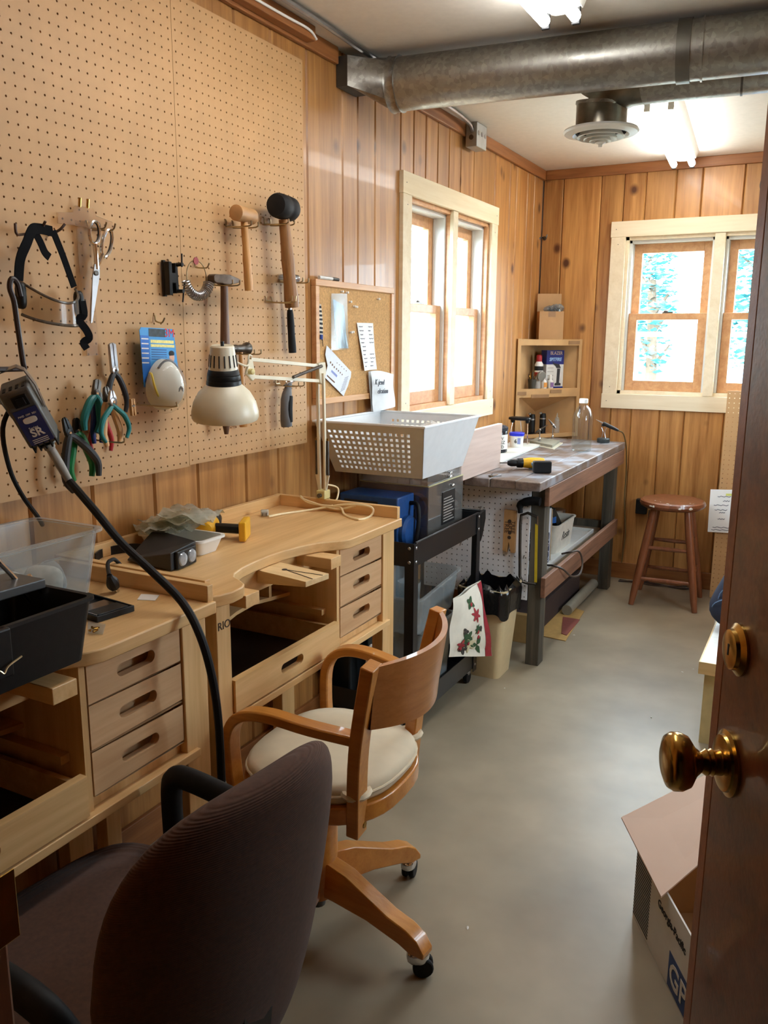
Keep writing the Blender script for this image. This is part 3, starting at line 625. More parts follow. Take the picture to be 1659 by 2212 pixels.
# --- ring sizer on its hook
hk_, p = hook(418, 575, 0.045, 'wire hook with red tag holding the ring sizer set')
c = WX(425, 604, 0.06)
t = thing('ring_sizer', 'bunch of silver ring gauges on a wire loop', 'ring sizer', c-Vector((0,0,0.05)))
obj('loop', MB().tube([c+Vector((0.0, 0.040*math.cos(k*2*PI/28), 0.008+0.042*math.sin(k*2*PI/28))) for k in range(28)], 0.0016, 6, closed=True), HOOKM, t)
obj('tag', MB().lathe([(0.010,-0.001),(0.010,0.001)],14,frame(c+Vector((0.004,-0.005,0.048)),(0,1,0),(0,0,1))), M('red_tag',(140,44,48),0.5), t)
for k in range(20):
    a = PI*1.10+PI*0.80*k/19; cc = c+Vector((0.002, 0.040*math.cos(a), 0.008+0.042*math.sin(a)))
    tn = Vector((0.25, -math.sin(a), math.cos(a))); r_ = 0.0098+0.0002*k
    Fr = frame(cc+Vector((0,math.cos(a)*0.009,math.sin(a)*0.009)), (1,0,0), tn.cross(Vector((1,0,0))))
    obj('gauge_ring', MB().tube([Fr @ Vector((r_*math.cos(q*PI/7), r_*math.sin(q*PI/7), 0)) for q in range(14)], 0.0022, 6, closed=True), M('ring_silver',(176,176,180),0.28,1.0), t)
# --- black clamp/holder
hook(362, 572, 0.03, 'wire hook holding the black plastic clamp')
c = WX(370, 600, 0.04); F = WALLF(c)
t = thing('bar_clamp', 'small black plastic clamp with two sliding bars on the pegboard', 'clamp', M=F)
obj('body', MB().prism([(-0.018,0.04),(-0.006,0.04),(-0.006,0.012),(0.006,0.012),(0.006,0.038),(0.016,0.038),(0.018,-0.038),(0.008,-0.04),(0.006,-0.014),(-0.006,-0.014),(-0.006,-0.045),(-0.018,-0.045)], -0.008, 0.010), BLACKP, t, local=True, smooth=0, bevel=0.002)
obj('bar', MB().box(-0.016,-0.048,-0.018,-0.008,0.044,-0.010), BLACKP, t, local=True, smooth=0)
obj('pin', MB().tube([(0.022,0.062,0.02),(0.020,0.028,0.02)],0.0022,6), BLACKP, t, local=True)
obj('pin', MB().tube([(0.028,-0.012,0.02),(0.018,-0.062,0.02)],0.0022,6), BLACKP, t, local=True)
for v_ in (0.034,-0.034): obj('pivot', MB().lathe([(0.005,0),(0.005,0.02)],10,Matrix.Translation((0.014,v_,0.008))), BLACKP, t, local=True)
# --- T-square, scissors
TSQ = thinglass('clear_acrylic_ruler', (240,230,216), 0.03, 0.35, 0.07)
a0 = WX(176, 478, 0.026); a1 = WX(200, 768, 0.026)
t = thing('t_square', 'clear plastic T-square hanging behind the scissors', 'ruler', a1)
dz = (a1-a0).normalized(); F = frame(a0, dz.cross(Vector((1,0,0)))*-1 if False else Vector((0,1,0.0)), (0,0,1))
Fb = frame(a0, Vector((0,-dz.z,dz.y)), -dz)
Ln = (a1-a0).length
obj('blade', MB().box(-0.019,-Ln,0,0.019,0,0.003,Fb), TSQ, t, smooth=0)
obj('head', MB().prism([(-0.075,-0.012),(-0.075,0.012),(-0.03,0.016),(-0.02,0.032),(0.03,0.032),(0.04,0.016),(0.09,0.006),(0.09,-0.012)], 0.003, 0.008, Fb), TSQ, t, smooth=0, bevel=0.001)
for s in (-0.010, 0.014): obj('screw', MB().tube([tuple(Fb @ Vector((s,0.03,0.008))), tuple(Fb @ Vector((s,0.05,0.012)))], 0.0035, 8), BRASS, t)
hook(200, 492, 0.05, 'wire hook carrying the scissors and T-square', 0.014, 0.04)
sc0 = WX(205, 590, 0.055)
t = thing('scissors', 'large chrome scissors with black-lined finger loops', 'scissors', sc0-Vector((0,0,0.12)))
F = WALLF(sc0, -0.22)
def loop(cx, cy, a_, b_, rot):
    return [(cx+a_*math.cos(q)*math.cos(rot)-b_*math.sin(q)*math.sin(rot), cy+a_*math.cos(q)*math.sin(rot)+b_*math.sin(q)*math.cos(rot), 0) for q in [2*PI*k/22 for k in range(22)]]
obj('blade', MB().prism([(-0.006,0.02),(0.010,0.02),(0.013,-0.005),(0.006,-0.115),(0.001,-0.118),(-0.008,-0.012)], 0.0, 0.003, F), STEEL, t, smooth=0, bevel=0.0008)
obj('blade', MB().prism([(0.0,0.02),(0.014,0.015),(0.010,-0.06),(0.002,-0.112),(-0.002,-0.06)], -0.004, -0.001, F), STEEL, t, smooth=0)
obj('pivot_screw', MB().lathe([(0.006,0.003),(0.006,0.006),(0.003,0.007)],12,F), DSTEEL, t)
obj('shank', MB().tube([tuple(F @ Vector(p)) for p in cr([(0.004,0.01,0),(-0.004,0.045,0.001),(-0.010,0.066,0)],4)], 0.005, 8), CHROME, t)
obj('shank', MB().tube([tuple(F @ Vector(p)) for p in cr([(0.0,0.01,-0.004),(0.010,0.03,-0.002),(0.016,0.05,0)],4)], 0.006, 8), CHROME, t)
obj('finger_loop', MB().tube([tuple(F @ Vector(p)) for p in loop(-0.014,0.090,0.015,0.026,0.05)], 0.0038, 8, closed=True), CHROME, t)
obj('finger_loop', MB().tube([tuple(F @ Vector(p)) for p in loop(0.026,0.078,0.014,0.034,-0.15)], 0.0042, 8, closed=True), CHROME, t)
obj('loop_lining', MB().tube([tuple(F @ Vector(p)) for p in loop(-0.014,0.090,0.0125,0.0235,0.05)], 0.0022, 6, closed=True), BLACKP, t)
obj('loop_lining', MB().tube([tuple(F @ Vector(p)) for p in loop(0.026,0.078,0.0115,0.0315,-0.15)], 0.0022, 6, closed=True), BLACKP, t)
# --- goggles on their rack of prongs
GH = M('brown_hook', (72,46,34), 0.5)
mb = MB(); g0 = WX(90, 505, 0.02)
for pts in ([(33,483,.10),(36,505,.10),(52,506,.07),(85,500,.02)], [(98,478,.10),(90,492,.085),(75,500,.03)], [(140,484,.10),(128,497,.09),(105,508,.02)]):
    mb.tube(cr([WX(*q) for q in pts], 4), 0.003, 7)
tag(obj('prong_rack', mb, GH), 'brown three-pronged wire rack holding the goggles strap', 'hook')
t = thing('safety_goggles', 'clear safety goggles with black headband hanging on the pegboard', 'goggles', WX(100, 700, 0.08))
STRAP = M('black_webbing', (10,10,13), 0.85, var=0.2, scale=200, spec=0.1)
def ribbon(pts, wd, mat, parent, name, th=0.002, up=(1,0,0), n=5):
    P = cr(pts, n); return obj(name, MB().sweep(P, [(-wd/2,-th/2),(wd/2,-th/2),(wd/2,th/2),(-wd/2,th/2)], up=up), mat, parent, smooth=40)
ribbon([WX(40,606,.10),WX(44,560,.105),WX(58,525,.105),WX(70,497,.10),WX(85,494,.095),WX(114,500,.095)], 0.022, STRAP, t, 'strap')
ribbon([WX(114,498,.095),WX(135,550,.10),WX(160,620,.10)], 0.016, STRAP, t, 'strap')
ribbon([WX(75,500,.095),WX(88,525,.10),WX(97,545,.10),WX(107,556,.10)], 0.017, STRAP, t, 'strap_tail')
ribbon([WX(178,650,.11),WX(182,680,.11),WX(170,690,.105),WX(186,712,.11),WX(193,730,.11),WX(180,740,.105),WX(188,754,.11)], 0.018, STRAP, t, 'strap_tail', n=4)
GOG = thinglass('goggle_lens', (205,192,174), 0.08, 0.2, 0.05)
cg_ = WX(106, 648, 0.06)
def gog(u, v):
    a = -1.25+2.5*u; yy = 0.075*math.sin(a)/math.sin(1.25); out = 0.075*(math.cos(a)-math.cos(1.25))
    sag = -0.030*math.cos(a*1.2)+0.004; hgt = 0.024+0.012*abs(math.sin(a))**2
    return tuple(cg_+Vector((out, yy, sag+(v-0.5)*2*hgt-0.010*u)))
obj('lens', MB().grid(gog, 22, 6), GOG, t)
obj('rim', MB().tube([gog(k/22, 1.0) for k in range(23)], 0.003, 6).tube([gog(k/22, 0.0) for k in range(23)], 0.0035, 6), thinglass('goggle_rim', (150,140,128), 0.12, 0.2, 0.25), t)
for u in (0.0, 1.0):
    q = Vector(gog(u, 0.5)); obj('side_clip', MB().super(0.012,0.010,0.028,0.6,0.8,Matrix.Translation(q+Vector((0.006,(-1 if u < .5 else 1)*0.003,0.004))),14,10), BLACKP, t)
# --- respirator blister pack
F = WALLF(WX(346, 792, 0.05), -0.03); WX_ = None
t = thing('respirator_pack', 'blue carded blister pack with a white dust respirator', 'package', M=F)
obj('card', MB().prism([(-0.062,-0.052),(-0.072,0.090),(-0.066,0.098),(0.048,0.098),(0.054,0.090),(0.074,-0.052)], 0, 0.0012), M('blue_card',(66,150,214),0.35,var=0.1,scale=12), t, local=True, smooth=0)
obj('side_panel', MB().prism([(-0.064,-0.040),(-0.071,0.078),(-0.040,0.078),(-0.034,-0.040)],0.0012,0.0016), M('mid_blue',(40,110,200),0.35), t, local=True, smooth=0)
obj('header_print', MB().box(-0.040,0.076,0.0012,0.020,0.096,0.0017), M('dark_print',(40,52,60),0.4,var=0.5,scale=90), t, local=True, smooth=0)
obj('title_bar', MB().box(-0.034,0.060,0.0012,0.052,0.068,0.0016).box(-0.034,0.050,0.0012,0.054,0.057,0.0016), M('pale_yellow',(236,226,140),0.4,var=0.15,scale=160), t, local=True, smooth=0)
for k in range(6): obj('text_line', MB().box(-0.067,0.068-0.012*k,0.0016,-0.042,0.071-0.012*k,0.0019), WHITEP, t, local=True, smooth=0)
for k in range(5): obj('text_line', MB().box(-0.032,0.042-0.006*k,0.0012,0.024,0.044-0.006*k,0.0015), M('ink_blue',(24,60,120),0.5), t, local=True, smooth=0)
obj('picture', MB().super(0.010,0.013,0.0012,0.9,0.9,Matrix.Translation((0.044,0.024,0.0012)),14,6), M('skin_print',(206,160,136),0.5), t, local=True)
obj('picture_hair', MB().super(0.011,0.008,0.0014,0.9,0.9,Matrix.Translation((0.043,0.034,0.0012)),14,6), INK, t, local=True)
text('brand_lettering', '3M', 0.030, F @ Matrix.Translation((0.036,0.086,0.0016)), M('red_print',(214,32,44),0.4), t, bold=0.0)
def cup(u, v):
    a = 2*PI*u; r_ = math.sin(v*PI/2); k = 1+0.12*math.sin(a)
    return (-0.001+0.060*r_*math.cos(a)*(1-0.20*math.sin(a)), -0.046+0.066*r_*math.sin(a), 0.006+0.048*math.cos(v*PI/2)**0.8)
RESP = M('respirator_white',(232,230,222),0.7,var=0.05,scale=20,bump=0.1)
rp_ = obj('respirator', MB().grid(cup, 28, 9), RESP, t, local=True)
obj('nose_clip', MB().tube([tuple(Vector(cup(q, 0.80))+Vector((0,0,0.003))) for q in (0.12,0.16,0.2,0.25,0.3,0.34,0.38)],0.003,6), M('grey_metal',(120,120,124),0.5,0.4), rp_, local=True)
obj('head_strap', MB().tube(cr([(-0.052,-0.016,0.012),(-0.064,-0.020,0.03),(-0.060,-0.05,0.035),(-0.045,-0.075,0.034),(-0.038,-0.07,0.03)],4),0.003,6), M('yellow_band',(226,206,90),0.6), rp_, local=True)
obj('printed_mark', MB().prism([(-0.008,-0.006),(0.0,0.004),(0.008,-0.006),(0.008,0.004),(0.0,0.009),(-0.008,0.004)],0.052,0.0535,Matrix.Translation((0.018,-0.058,0.0))), M('grey_print',(96,92,90),0.6), rp_, local=True, smooth=0)
def blis(u, v):
    p = cup(u, v); return (-0.001+(p[0]+0.001)*1.10, -0.048+(p[1]+0.046)*1.12, p[2]*1.12)
obj('blister', MB().grid(blis, 28, 9), thinglass('blister',(248,250,250),0.05,0.12,0.02), t, local=True)
hook(332, 692, 0.028, 'wire hook holding the respirator pack')
# --- pliers
def pliers(c, ang, hm, label, ln=0.075, spread=0.022, jaw=0.034, jw=0.006, jm=DSTEEL, hr=0.006, bend=0.010, group=None, out=0.0, jawm=None):
    F = WALLF(c, ang); t = thing('pliers', label, 'pliers', M=F)
    obj('joint', MB().lathe([(0.010,-0.005),(0.011,-0.004),(0.011,0.004),(0.009,0.005)], 14), jm, t, local=True)
    obj('rivet', MB().lathe([(0.004,0.005),(0.003,0.0065)], 10), CHROME, t, local=True)
    for s in (-1, 1):
        obj('jaw', MB().rings([[(s*(0.0008+w_*q[0]), y_, d_*q[1]) for q in ((0,-1),(1,-1),(1,1),(0,1))] for y_, w_, d_ in ((0.0,0.010,0.004),(0.010,0.010,0.004),(jaw,jw,0.0035),(jaw+0.004,jw*0.4,0.002))]), jm, t, local=True, smooth=30, bevel=0.0008)
        P = cr([(s*-0.004,-0.004,s*0.001),(s*0.010,-0.016,0),(s*(spread*0.55+bend),-ln*0.42,0),(s*(spread+bend*0.6),-ln*0.75,0),(s*spread*0.92,-ln,0)],4)
        n = len(P); obj('handle', MB().tube(P, [hr*0.7+hr*0.45*math.sin(PI*min(1,k/(n-1)*0.85+0.1)) for k in range(n)], 10), hm, t, local=True)
    return t
TEAL = M('teal_grip',(20,116,116),0.45); BLUEG = M('blue_grip',(28,52,124),0.45); REDG = M('red_grip',(168,36,44),0.4); YELG = M('yellow_grip',(208,196,52),0.45)
CREAMG = M('cream_grip',(226,182,132),0.5); GREENG = M('green_grip',(16,122,66),0.4); BLKG = M('black_grip',(34,36,40),0.5)
pliers(WX(247,800,.05), 0.05, BLKG, 'parallel flat-nose pliers with dark wrapped handles, highest of the pliers', 0.105, 0.026, 0.062, 0.010, STEEL, 0.0065, 0.010)
pliers(WX(207,850,.075), -0.25, TEAL, 'lineman pliers with thick teal handles at the left of the hook', 0.09, 0.020, 0.030, 0.009, DSTEEL, 0.0085, 0.008)
pliers(WX(209,862,.060), -0.05, BLUEG, 'pliers with dark blue handles in the middle of the row', 0.105, 0.012, 0.024, 0.006, DSTEEL, 0.0065, 0.004)
pliers(WX(213,868,.048), -0.10, YELG, 'pliers with bright yellow handles in the crowded row', 0.085, 0.012, 0.022, 0.006, DSTEEL, 0.006, 0.004)
pliers(WX(214,880,.032), 0.0, REDG, 'pliers with long red handles hanging lowest in the crowded row', 0.11, 0.032, 0.024, 0.006, DSTEEL, 0.006, 0.004)
pliers(WX(232,862,.105), 0.10, CREAMG, 'pliers with cream and orange handles in the crowded row', 0.108, 0.022, 0.026, 0.006, DSTEEL, 0.0075, 0.006)
pliers(WX(243,868,.125), 0.06, TEAL, 'frontmost pliers with slim teal handles spread wide', 0.090, 0.036, 0.024, 0.005, STEEL, 0.0055, 0.014)
pliers(WX(149,935,.075), 0.32, BLKG, 'needle-nose pliers with charcoal handles on the lower hook', 0.13, 0.045, 0.034, 0.005, BLACKP, 0.0085, 0.010)
pliers(WX(167,930,.055), 0.06, GREENG, 'cutting pliers with bright green handles on the lower hook', 0.115, 0.030, 0.026, 0.007, BLACKP, 0.0085, 0.006)
hook(270, 868, 0.16, 'long wire hook carrying the crowded row of pliers', 0.012)
hook(190, 945, 0.11, 'wire hook carrying the two lower pliers', 0.012)
c = WX(286, 876, 0.12); F = WALLF(c, 0.05)
t = thing('clothespin', 'wooden spring clothespin clipped on the end of the pliers hook', 'clothespin', M=F)
for s in (-1, 1): obj('prong', MB().prism([(s*0.001,0.016),(s*0.006,0.016),(s*0.007,0.0),(s*0.006,-0.024),(s*0.003,-0.024),(s*0.001,-0.006)][::s], -0.004, 0.004), HANDLEW, t, local=True, smooth=0)
obj('spring', MB().tube([(0.006*math.cos(k), 0.001*k*0.3-0.002, 0.006*math.sin(k)) for k in [q*0.6 for q in range(24)]], 0.0009, 5), STEEL, t, local=True)
# --- flexible-shaft motor on its rod
RODM = M('dark_rod', (40,26,24), 0.45)
tag(obj('hanger_rod', MB().tube(cr([WX(44,640,.15),WX(37,612,.15),WX(25,602,.15),WX(21,622,.15),WX(30,650,.15),WX(36,690,.15),WX(44,745,.15),WX(50,785,.15)],4)+[WX(53,796,.15),WX(47,797,.15),WX(0,798,.16),WX(-60,800,.17)],0.0055,8), RODM), 'dark bent rod with hooked top carrying the flexible-shaft motor', 'rod')
mc = WX(62, 888, 0.16); e0 = WX(30, 832, 0.17); e1 = WX(93, 945, 0.17)
ax = (e1-e0).normalized(); F = frame(mc, Vector((0.55,0.0,0.0))+Vector((0,0.45,0.26)), -ax)   # u across, v up the axis, w out of the label face
t = thing('flex_shaft_motor', 'grey hanging flexible-shaft motor with blue label and rocker switch', 'motor', M=F)
MG = M('motor_grey',(92,92,90),0.45,0.3,var=0.12,scale=80)
hw = 0.030
n_ = F.to_3x3().inverted()
obj('body', MB().box(-hw,-0.068,-hw*1.1,hw,0.062,hw), MG, t, local=True, smooth=20, bevel=0.006, seg=3)
for k in range(5): obj('fin', MB().box(-hw+0.006+0.012*k,-0.078,-hw*1.0,-hw+0.009+0.012*k,-0.060,hw+0.001), BLACKP, t, local=True, smooth=0)
for k in range(4): obj('vent_slot', MB().box(-hw+0.008+0.013*k,0.0605,hw*0.2,-hw+0.014+0.013*k,0.0632,hw*0.8), INK, t, local=True, smooth=0)
lb = obj('label', MB().box(-hw+0.007,-0.062,hw,hw-0.005,0.020,hw+0.0008), M('label_blue',(44,52,110),0.35), t, local=True, smooth=0)
obj('rocker_switch', MB().box(-0.012,0.026,hw,0.018,0.050,hw+0.004).box(-0.004,0.030,hw+0.004,0.012,0.046,hw+0.008), BLACKP, t, local=True, smooth=0, bevel=0.001)
obj('logo_pill', MB().super(0.014,0.007,0.0009,0.3,0.6,Matrix.Translation((0.001,-0.006,hw+0.0008)),20,6), WHITEP, lb, local=True)
FL = F @ Matrix.Translation((0.001,0,hw+0.0012))
text('lettering', 'SR', 0.024, FL @ Matrix.Translation((0,-0.036,0)), WHITEP, lb, bold=0.0006)
text('lettering', 'Series', 0.008, FL @ Matrix.Translation((-0.002,-0.024,0)), WHITEP, lb)
text('lettering', 'FWD  OFF  REV', 0.0055, FL @ Matrix.Translation((0,0.006,0)), WHITEP, lb)
for k in range(3): obj('text_line', MB().box(-0.016,-0.051-0.004*k,hw+0.0008,0.016,-0.0495-0.004*k,hw+0.0012), WHITEP, lb, local=True, smooth=0)
obj('bail', MB().sweep([(-hw-0.004,0.0,0),(-hw-0.008,0.05,0),(-hw-0.003,0.085,0)]+[(-0.022,0.096,0),(0.022,0.096,0)]+[(hw+0.003,0.085,0),(hw+0.008,0.05,0),(hw+0.004,0.0,0)], [(-0.008,-0.001),(0.008,-0.001),(0.008,0.001),(-0.008,0.001)], up=(1,0,0)), STEEL, t, local=True)
obj('ferrule', MB().lathe([(0.020,0.0),(0.020,0.004),(0.012,0.008),(0.012,0.016),(0.0095,0.018),(0.010,0.06),(0.008,0.105)],16,Matrix.Translation((0.0,-0.076,0)) @ Matrix.Rotation(PI/2,4,'X')), M('ferrule_grey',(150,146,138),0.5), t, local=True)
fe = F @ Vector((0,-0.18,0))
path = [fe-Vector((0,0,0))]+[WX(*q) for q in ((205,1103,.27),(262,1172,.35),(330,1236,.43),(393,1300,.50),(432,1372,.55),(458,1462,.57),(472,1560,.57),(479,1690,.57))]
fs = thing('flex_shaft', 'long black flexible shaft drooping from the motor down past the benches', 'cable', WX(479,1690,.57))
obj('sheath', MB().tube(cr(path,6), 0.0085, 10), BLACKR, fs)
hp0 = WX(479,1688,.57); hp1 = WX(488,1778,.57)
obj('handpiece', MB().tube([hp0.lerp(hp1,k/7) for k in range(8)], [0.009,0.011,0.008,0.008,0.011,0.012,0.011,0.006], 12), STEEL, fs)
tag(obj('motor_cord', MB().tube(cr([F @ Vector((-0.02,0.02,-hw*1.1)),WX(6,925,.12),WX(20,1010,.10),WX(48,1070,.09),WX(80,1114,.065),WX(92,1134,.05)],5),0.005,8), BLACKR), 'black power cord hanging from the motor behind the clear bin', 'cord')
# ---------------------------------------------------------------- cork board
cb_ = thing('cork_board', 'framed cork notice board beside the window', 'notice board', (0.02, 2.78, 1.2))
y0, y1, z0, z1 = 2.488, 3.073, 1.194, 1.622
CORK = M('cork',(190,148,96),0.9,var=0.22,scale=160,bump=0.2)
FRM = wood('cork_frame',(186,132,84),(214,166,116),'y',fine=40,rough=0.45)
obj('cork_panel', MB().box(0.003,y0+0.02,z0+0.02,0.016,y1-0.02,z1-0.02), CORK, cb_, smooth=0)
for q in ((y0,z1-0.022,y1,z1),(y0,z0,y1,z0+0.022),(y0,z0+0.022,y0+0.022,z1-0.022),(y1-0.022,z0+0.022,y1,z1-0.022)):
    obj('frame_rail', MB().box(0.001,q[0],q[1],0.022,q[2],q[3]), FRM, cb_, smooth=0, bevel=0.002)
for px, py in ((736,630),(747,632),(754,652),(763,662),(767,663),(815,646),(755,718),(759,717)):
    p = WX(px,py,0.017); pn = tag(obj('push_pin', MB().lathe([(0.0018,0),(0.0045,0.003),(0.003,0.006),(0.0045,0.011),(0.003,0.012)],10,frame(p,(0,1,0),(0,0,1))), WHITEP), 'small white push pin in the cork board', 'push pin', 'push pins on the cork board')
def sheet(name, label, cat, corners, mat, thick=0.0008, curl=0.004, x=0.019):
    P = [WX(a, b, x) for a, b in corners]     # tl tr br bl
    def fn(u, v):
        p = (P[0].lerp(P[1],u)).lerp(P[3].lerp(P[2],u), v); p.x += curl*(1+math.sin(u*PI*1.5+v*2))*v*0.6; return tuple(p)
    mb = MB().grid(fn, 10, 12); n = len(mb.v); f0 = list(mb.f); mb.v += [(p[0]-thick,p[1],p[2]) for p in mb.v]; mb.f += [tuple(n+i for i in reversed(f)) for f in f0]
    o = obj(name, mb, mat); tag(o, label, cat); return o, P
feather, _ = None, None
fp = [WX(691,657,.02), WX(692,690,.02), WX(694,720,.02), WX(695,736,.02)]
def fth(u, v):
    k = v*3; i = min(2,int(k)); p = fp[i].lerp(fp[i+1],k-i); wd = 0.014*math.sin(PI*min(1,0.12+v*0.95))**0.7; return tuple(p+Vector((0.004*math.sin(u*PI),(u-0.5)*2*wd,0)))
t = thing('feather', 'black and white striped feather pinned at the cork board left edge', 'feather', fp[3])
fm = M('feather_vane',(40,40,42),0.8)
nt = fm.node_tree; wv = nt.nodes.new('ShaderNodeTexWave'); wv.bands_direction = 'Z'; wv.inputs['Scale'].default_value = 22; wv.inputs['Distortion'].default_value = 1.5
tc = nt.nodes.new('ShaderNodeTexCoord'); nt.links.new(tc.outputs['Object'], wv.inputs['Vector']); r2 = nt.nodes.new('ShaderNodeValToRGB'); r2.color_ramp.elements[0].position = 0.45; r2.color_ramp.elements[1].position = 0.6
r2.color_ramp.elements[0].color = lin((34,34,38))+(1,); r2.color_ramp.elements[1].color = lin((214,206,190))+(1,)
nt.links.new(wv.outputs[0], r2.inputs[0]); nt.links.new(r2.outputs[0], nt.nodes['Principled BSDF'].inputs['Base Color'])
obj('vane', MB().grid(fth,6,20), fm, t); obj('quill', MB().tube([p+Vector((0.003,0,0)) for p in fp]+[fp[3]+Vector((0.004,0.002,-0.02))],0.0012,6), INK, t)
obj('binding', MB().lathe([(0.006,-0.008),(0.006,0.008)],10,Matrix.Translation(WX(694,728,.023))), M('blue_thread',(40,70,150),0.6), t)
o, P = sheet('plastic_bag', 'clear plastic bag holding crumpled silver foil, pinned on the cork board', 'bag', ((716,634),(750,634),(752,754),(712,757)), CLEARB, curl=0.006, x=0.022)
bg = thing('foil_sheet', 'crumpled silver-blue foil inside the pinned plastic bag', 'foil', WX(735,700,.022)); FO = [WX(a,b,.021) for a,b in ((720,645),(742,660),(753,752),(728,752))]
def foil(u, v):
    p = (FO[0].lerp(FO[1],u)).lerp(FO[3].lerp(FO[2],u), v); p.x -= 0.001+0.0015*math.sin(u*23+v*5); return tuple(p)
obj('foil', MB().grid(foil,12,10), M('silver_foil',(150,172,186),0.35,0.4,var=0.15,scale=50), bg, smooth=0)
o, P = sheet('receipt_note', 'long narrow handwritten list pinned on the cork board', 'note', ((771,697),(806,698),(811,798),(783,801)), PAPER, curl=0.008, x=0.021)
random.seed(3)
for col_ in (0.06, 0.62):
    for k in range(11):
        if col_ > 0.5 and 5 <= k <= 6: continue
        v = 0.08+0.083*k; u0 = col_+random.uniform(0,0.06); u1 = u0+random.uniform(0.14,0.3)
        def fn(u): 
            p = (P[0].lerp(P[1],u)).lerp(P[3].lerp(P[2],u), v); p.x += 0.008*(1+math.sin(u*PI*1.5+v*2))*v*0.6+0.0008; return p
        obj('handwriting', MB().sweep([fn(u0+(u1-u0)*q/6)+Vector((0,0,0.0016*math.sin(q*2.3))) for q in range(7)], [(-0.0004,-0.0009),(0.0004,-0.0009),(0.0004,0.0009),(-0.0004,0.0009)], up=(0,0,1)), M('pen_grey',(80,84,100),0.7), o, smooth=0)
# white gauge card with notched edge
gp = [(704,746),(757,803),(756,815),(753,822),(750,833),(746,842),(742,852),(741,856),(700,815),(706,790),(701,766)]
gq = [WX(a,b,.020) for a,b in gp]; ctr = WX(725,800,.020)
t = thing('gauge_card', 'white printed template card with punched holes pinned aslant on cork', 'gauge', WX(741,856,.02))
obj('card', MB().prism([(q.y,q.z) for q in reversed(gq)], 0.0222, 0.0236, Matrix(((0,0,1,0),(1,0,0,0),(0,1,0,0),(0,0,0,1)))), M('card_white',(212,216,226),0.5,var=0.04), t, smooth=0)
for px, py, r_ in ((714,783,.0042),(718,788,.0042),(722,793,.004),(727,797,.0036),(731,801,.0034),(735,805,.003),(739,809,.0028),(728,784,.002),(733,788,.002),(738,792,.002),(743,797,.002),(748,801,.002)):
    obj('hole', MB().lathe([(r_,0),(r_,0.0006)],12,frame(WX(px,py,.0237),(0,1,0),(0,0,1))), M('hole_brown',(122,92,70),0.8), t)
obj('slot', MB().tube([WX(706,811,.0225),WX(722,826,.0225)],0.003,6), M('hole_brown',(122,92,70),0.8), t)
for k in range(9): obj('print_mark', MB().bar(WX(735+k*1.2,846-k*3.6,.0238), WX(745+k*1.0,836-k*3.4+4,.0238),0.0006,0.0012), M('pen_grey',(80,84,100),0.7), t, smooth=0)
obj('stamp', MB().bar(WX(716,801,.0238),WX(728,813,.0238),0.0006,0.008), M('stamp_blue',(120,134,190),0.6), t, smooth=0)
# paper sack
P4 = [WX(a,b,.030) for a,b in ((797,803),(846,806),(849,878),(803,889))]
def sack(s):
    def fn(u, v):
        p = (P4[0].lerp(P4[1],u)).lerp(P4[3].lerp(P4[2],u), v); p.x += s*(0.008+0.012*math.sin(u*PI)*math.sin(min(1,v*1.3)*PI/2)+0.003*math.sin(u*9+v*6)); p.z += 0.006*math.sin(u*PI*1.3)*(1-v); return tuple(p)
    return fn
mb = MB().grid(sack(1),14,12); n = len(mb.v); f0 = list(mb.f); mb.add([sack(-0.3)(i/14,j/12) for i in range(15) for j in range(13)], [tuple(reversed(f)) for f in f0])
ps = tag(obj('paper_sack', mb, M('sack_white',(226,230,232),0.75,var=0.05,scale=30,bump=0.2)), 'white paper bag with handwriting hanging at the cork board corner', 'paper bag')
Ft = frame(WX(820,826,.0535), (0,1,-0.06), (0,0.1,1)); text('lettering', 'K jewl', 0.030, Ft, M('pen_faint',(96,100,108),0.7), ps, shear=0.2, extrude=0.0012)
Ft = frame(WX(827,845,.0535), (0,1,-0.03), (0,0.1,1)); text('lettering', 'elration', 0.028, Ft, M('pen_faint',(96,100,108),0.7), ps, shear=0.2, extrude=0.0012)
mk = thing('marker_pen', 'grey marker pen with black cap lying on top of the cork board', 'marker', (0.018, 2.62, 1.622))
m0, m1 = WX(689,600,.016), WX(731,603,.016); m0.z = m1.z = 1.6285
obj('barrel', MB().tube([m0, m0.lerp(m1,0.66)], 0.0062, 10), M('marker_grey',(206,206,204),0.4), mk); obj('cap', MB().tube([m0.lerp(m1,0.66), m1], [0.0066,0.0055], 10), BLACKP, mk)
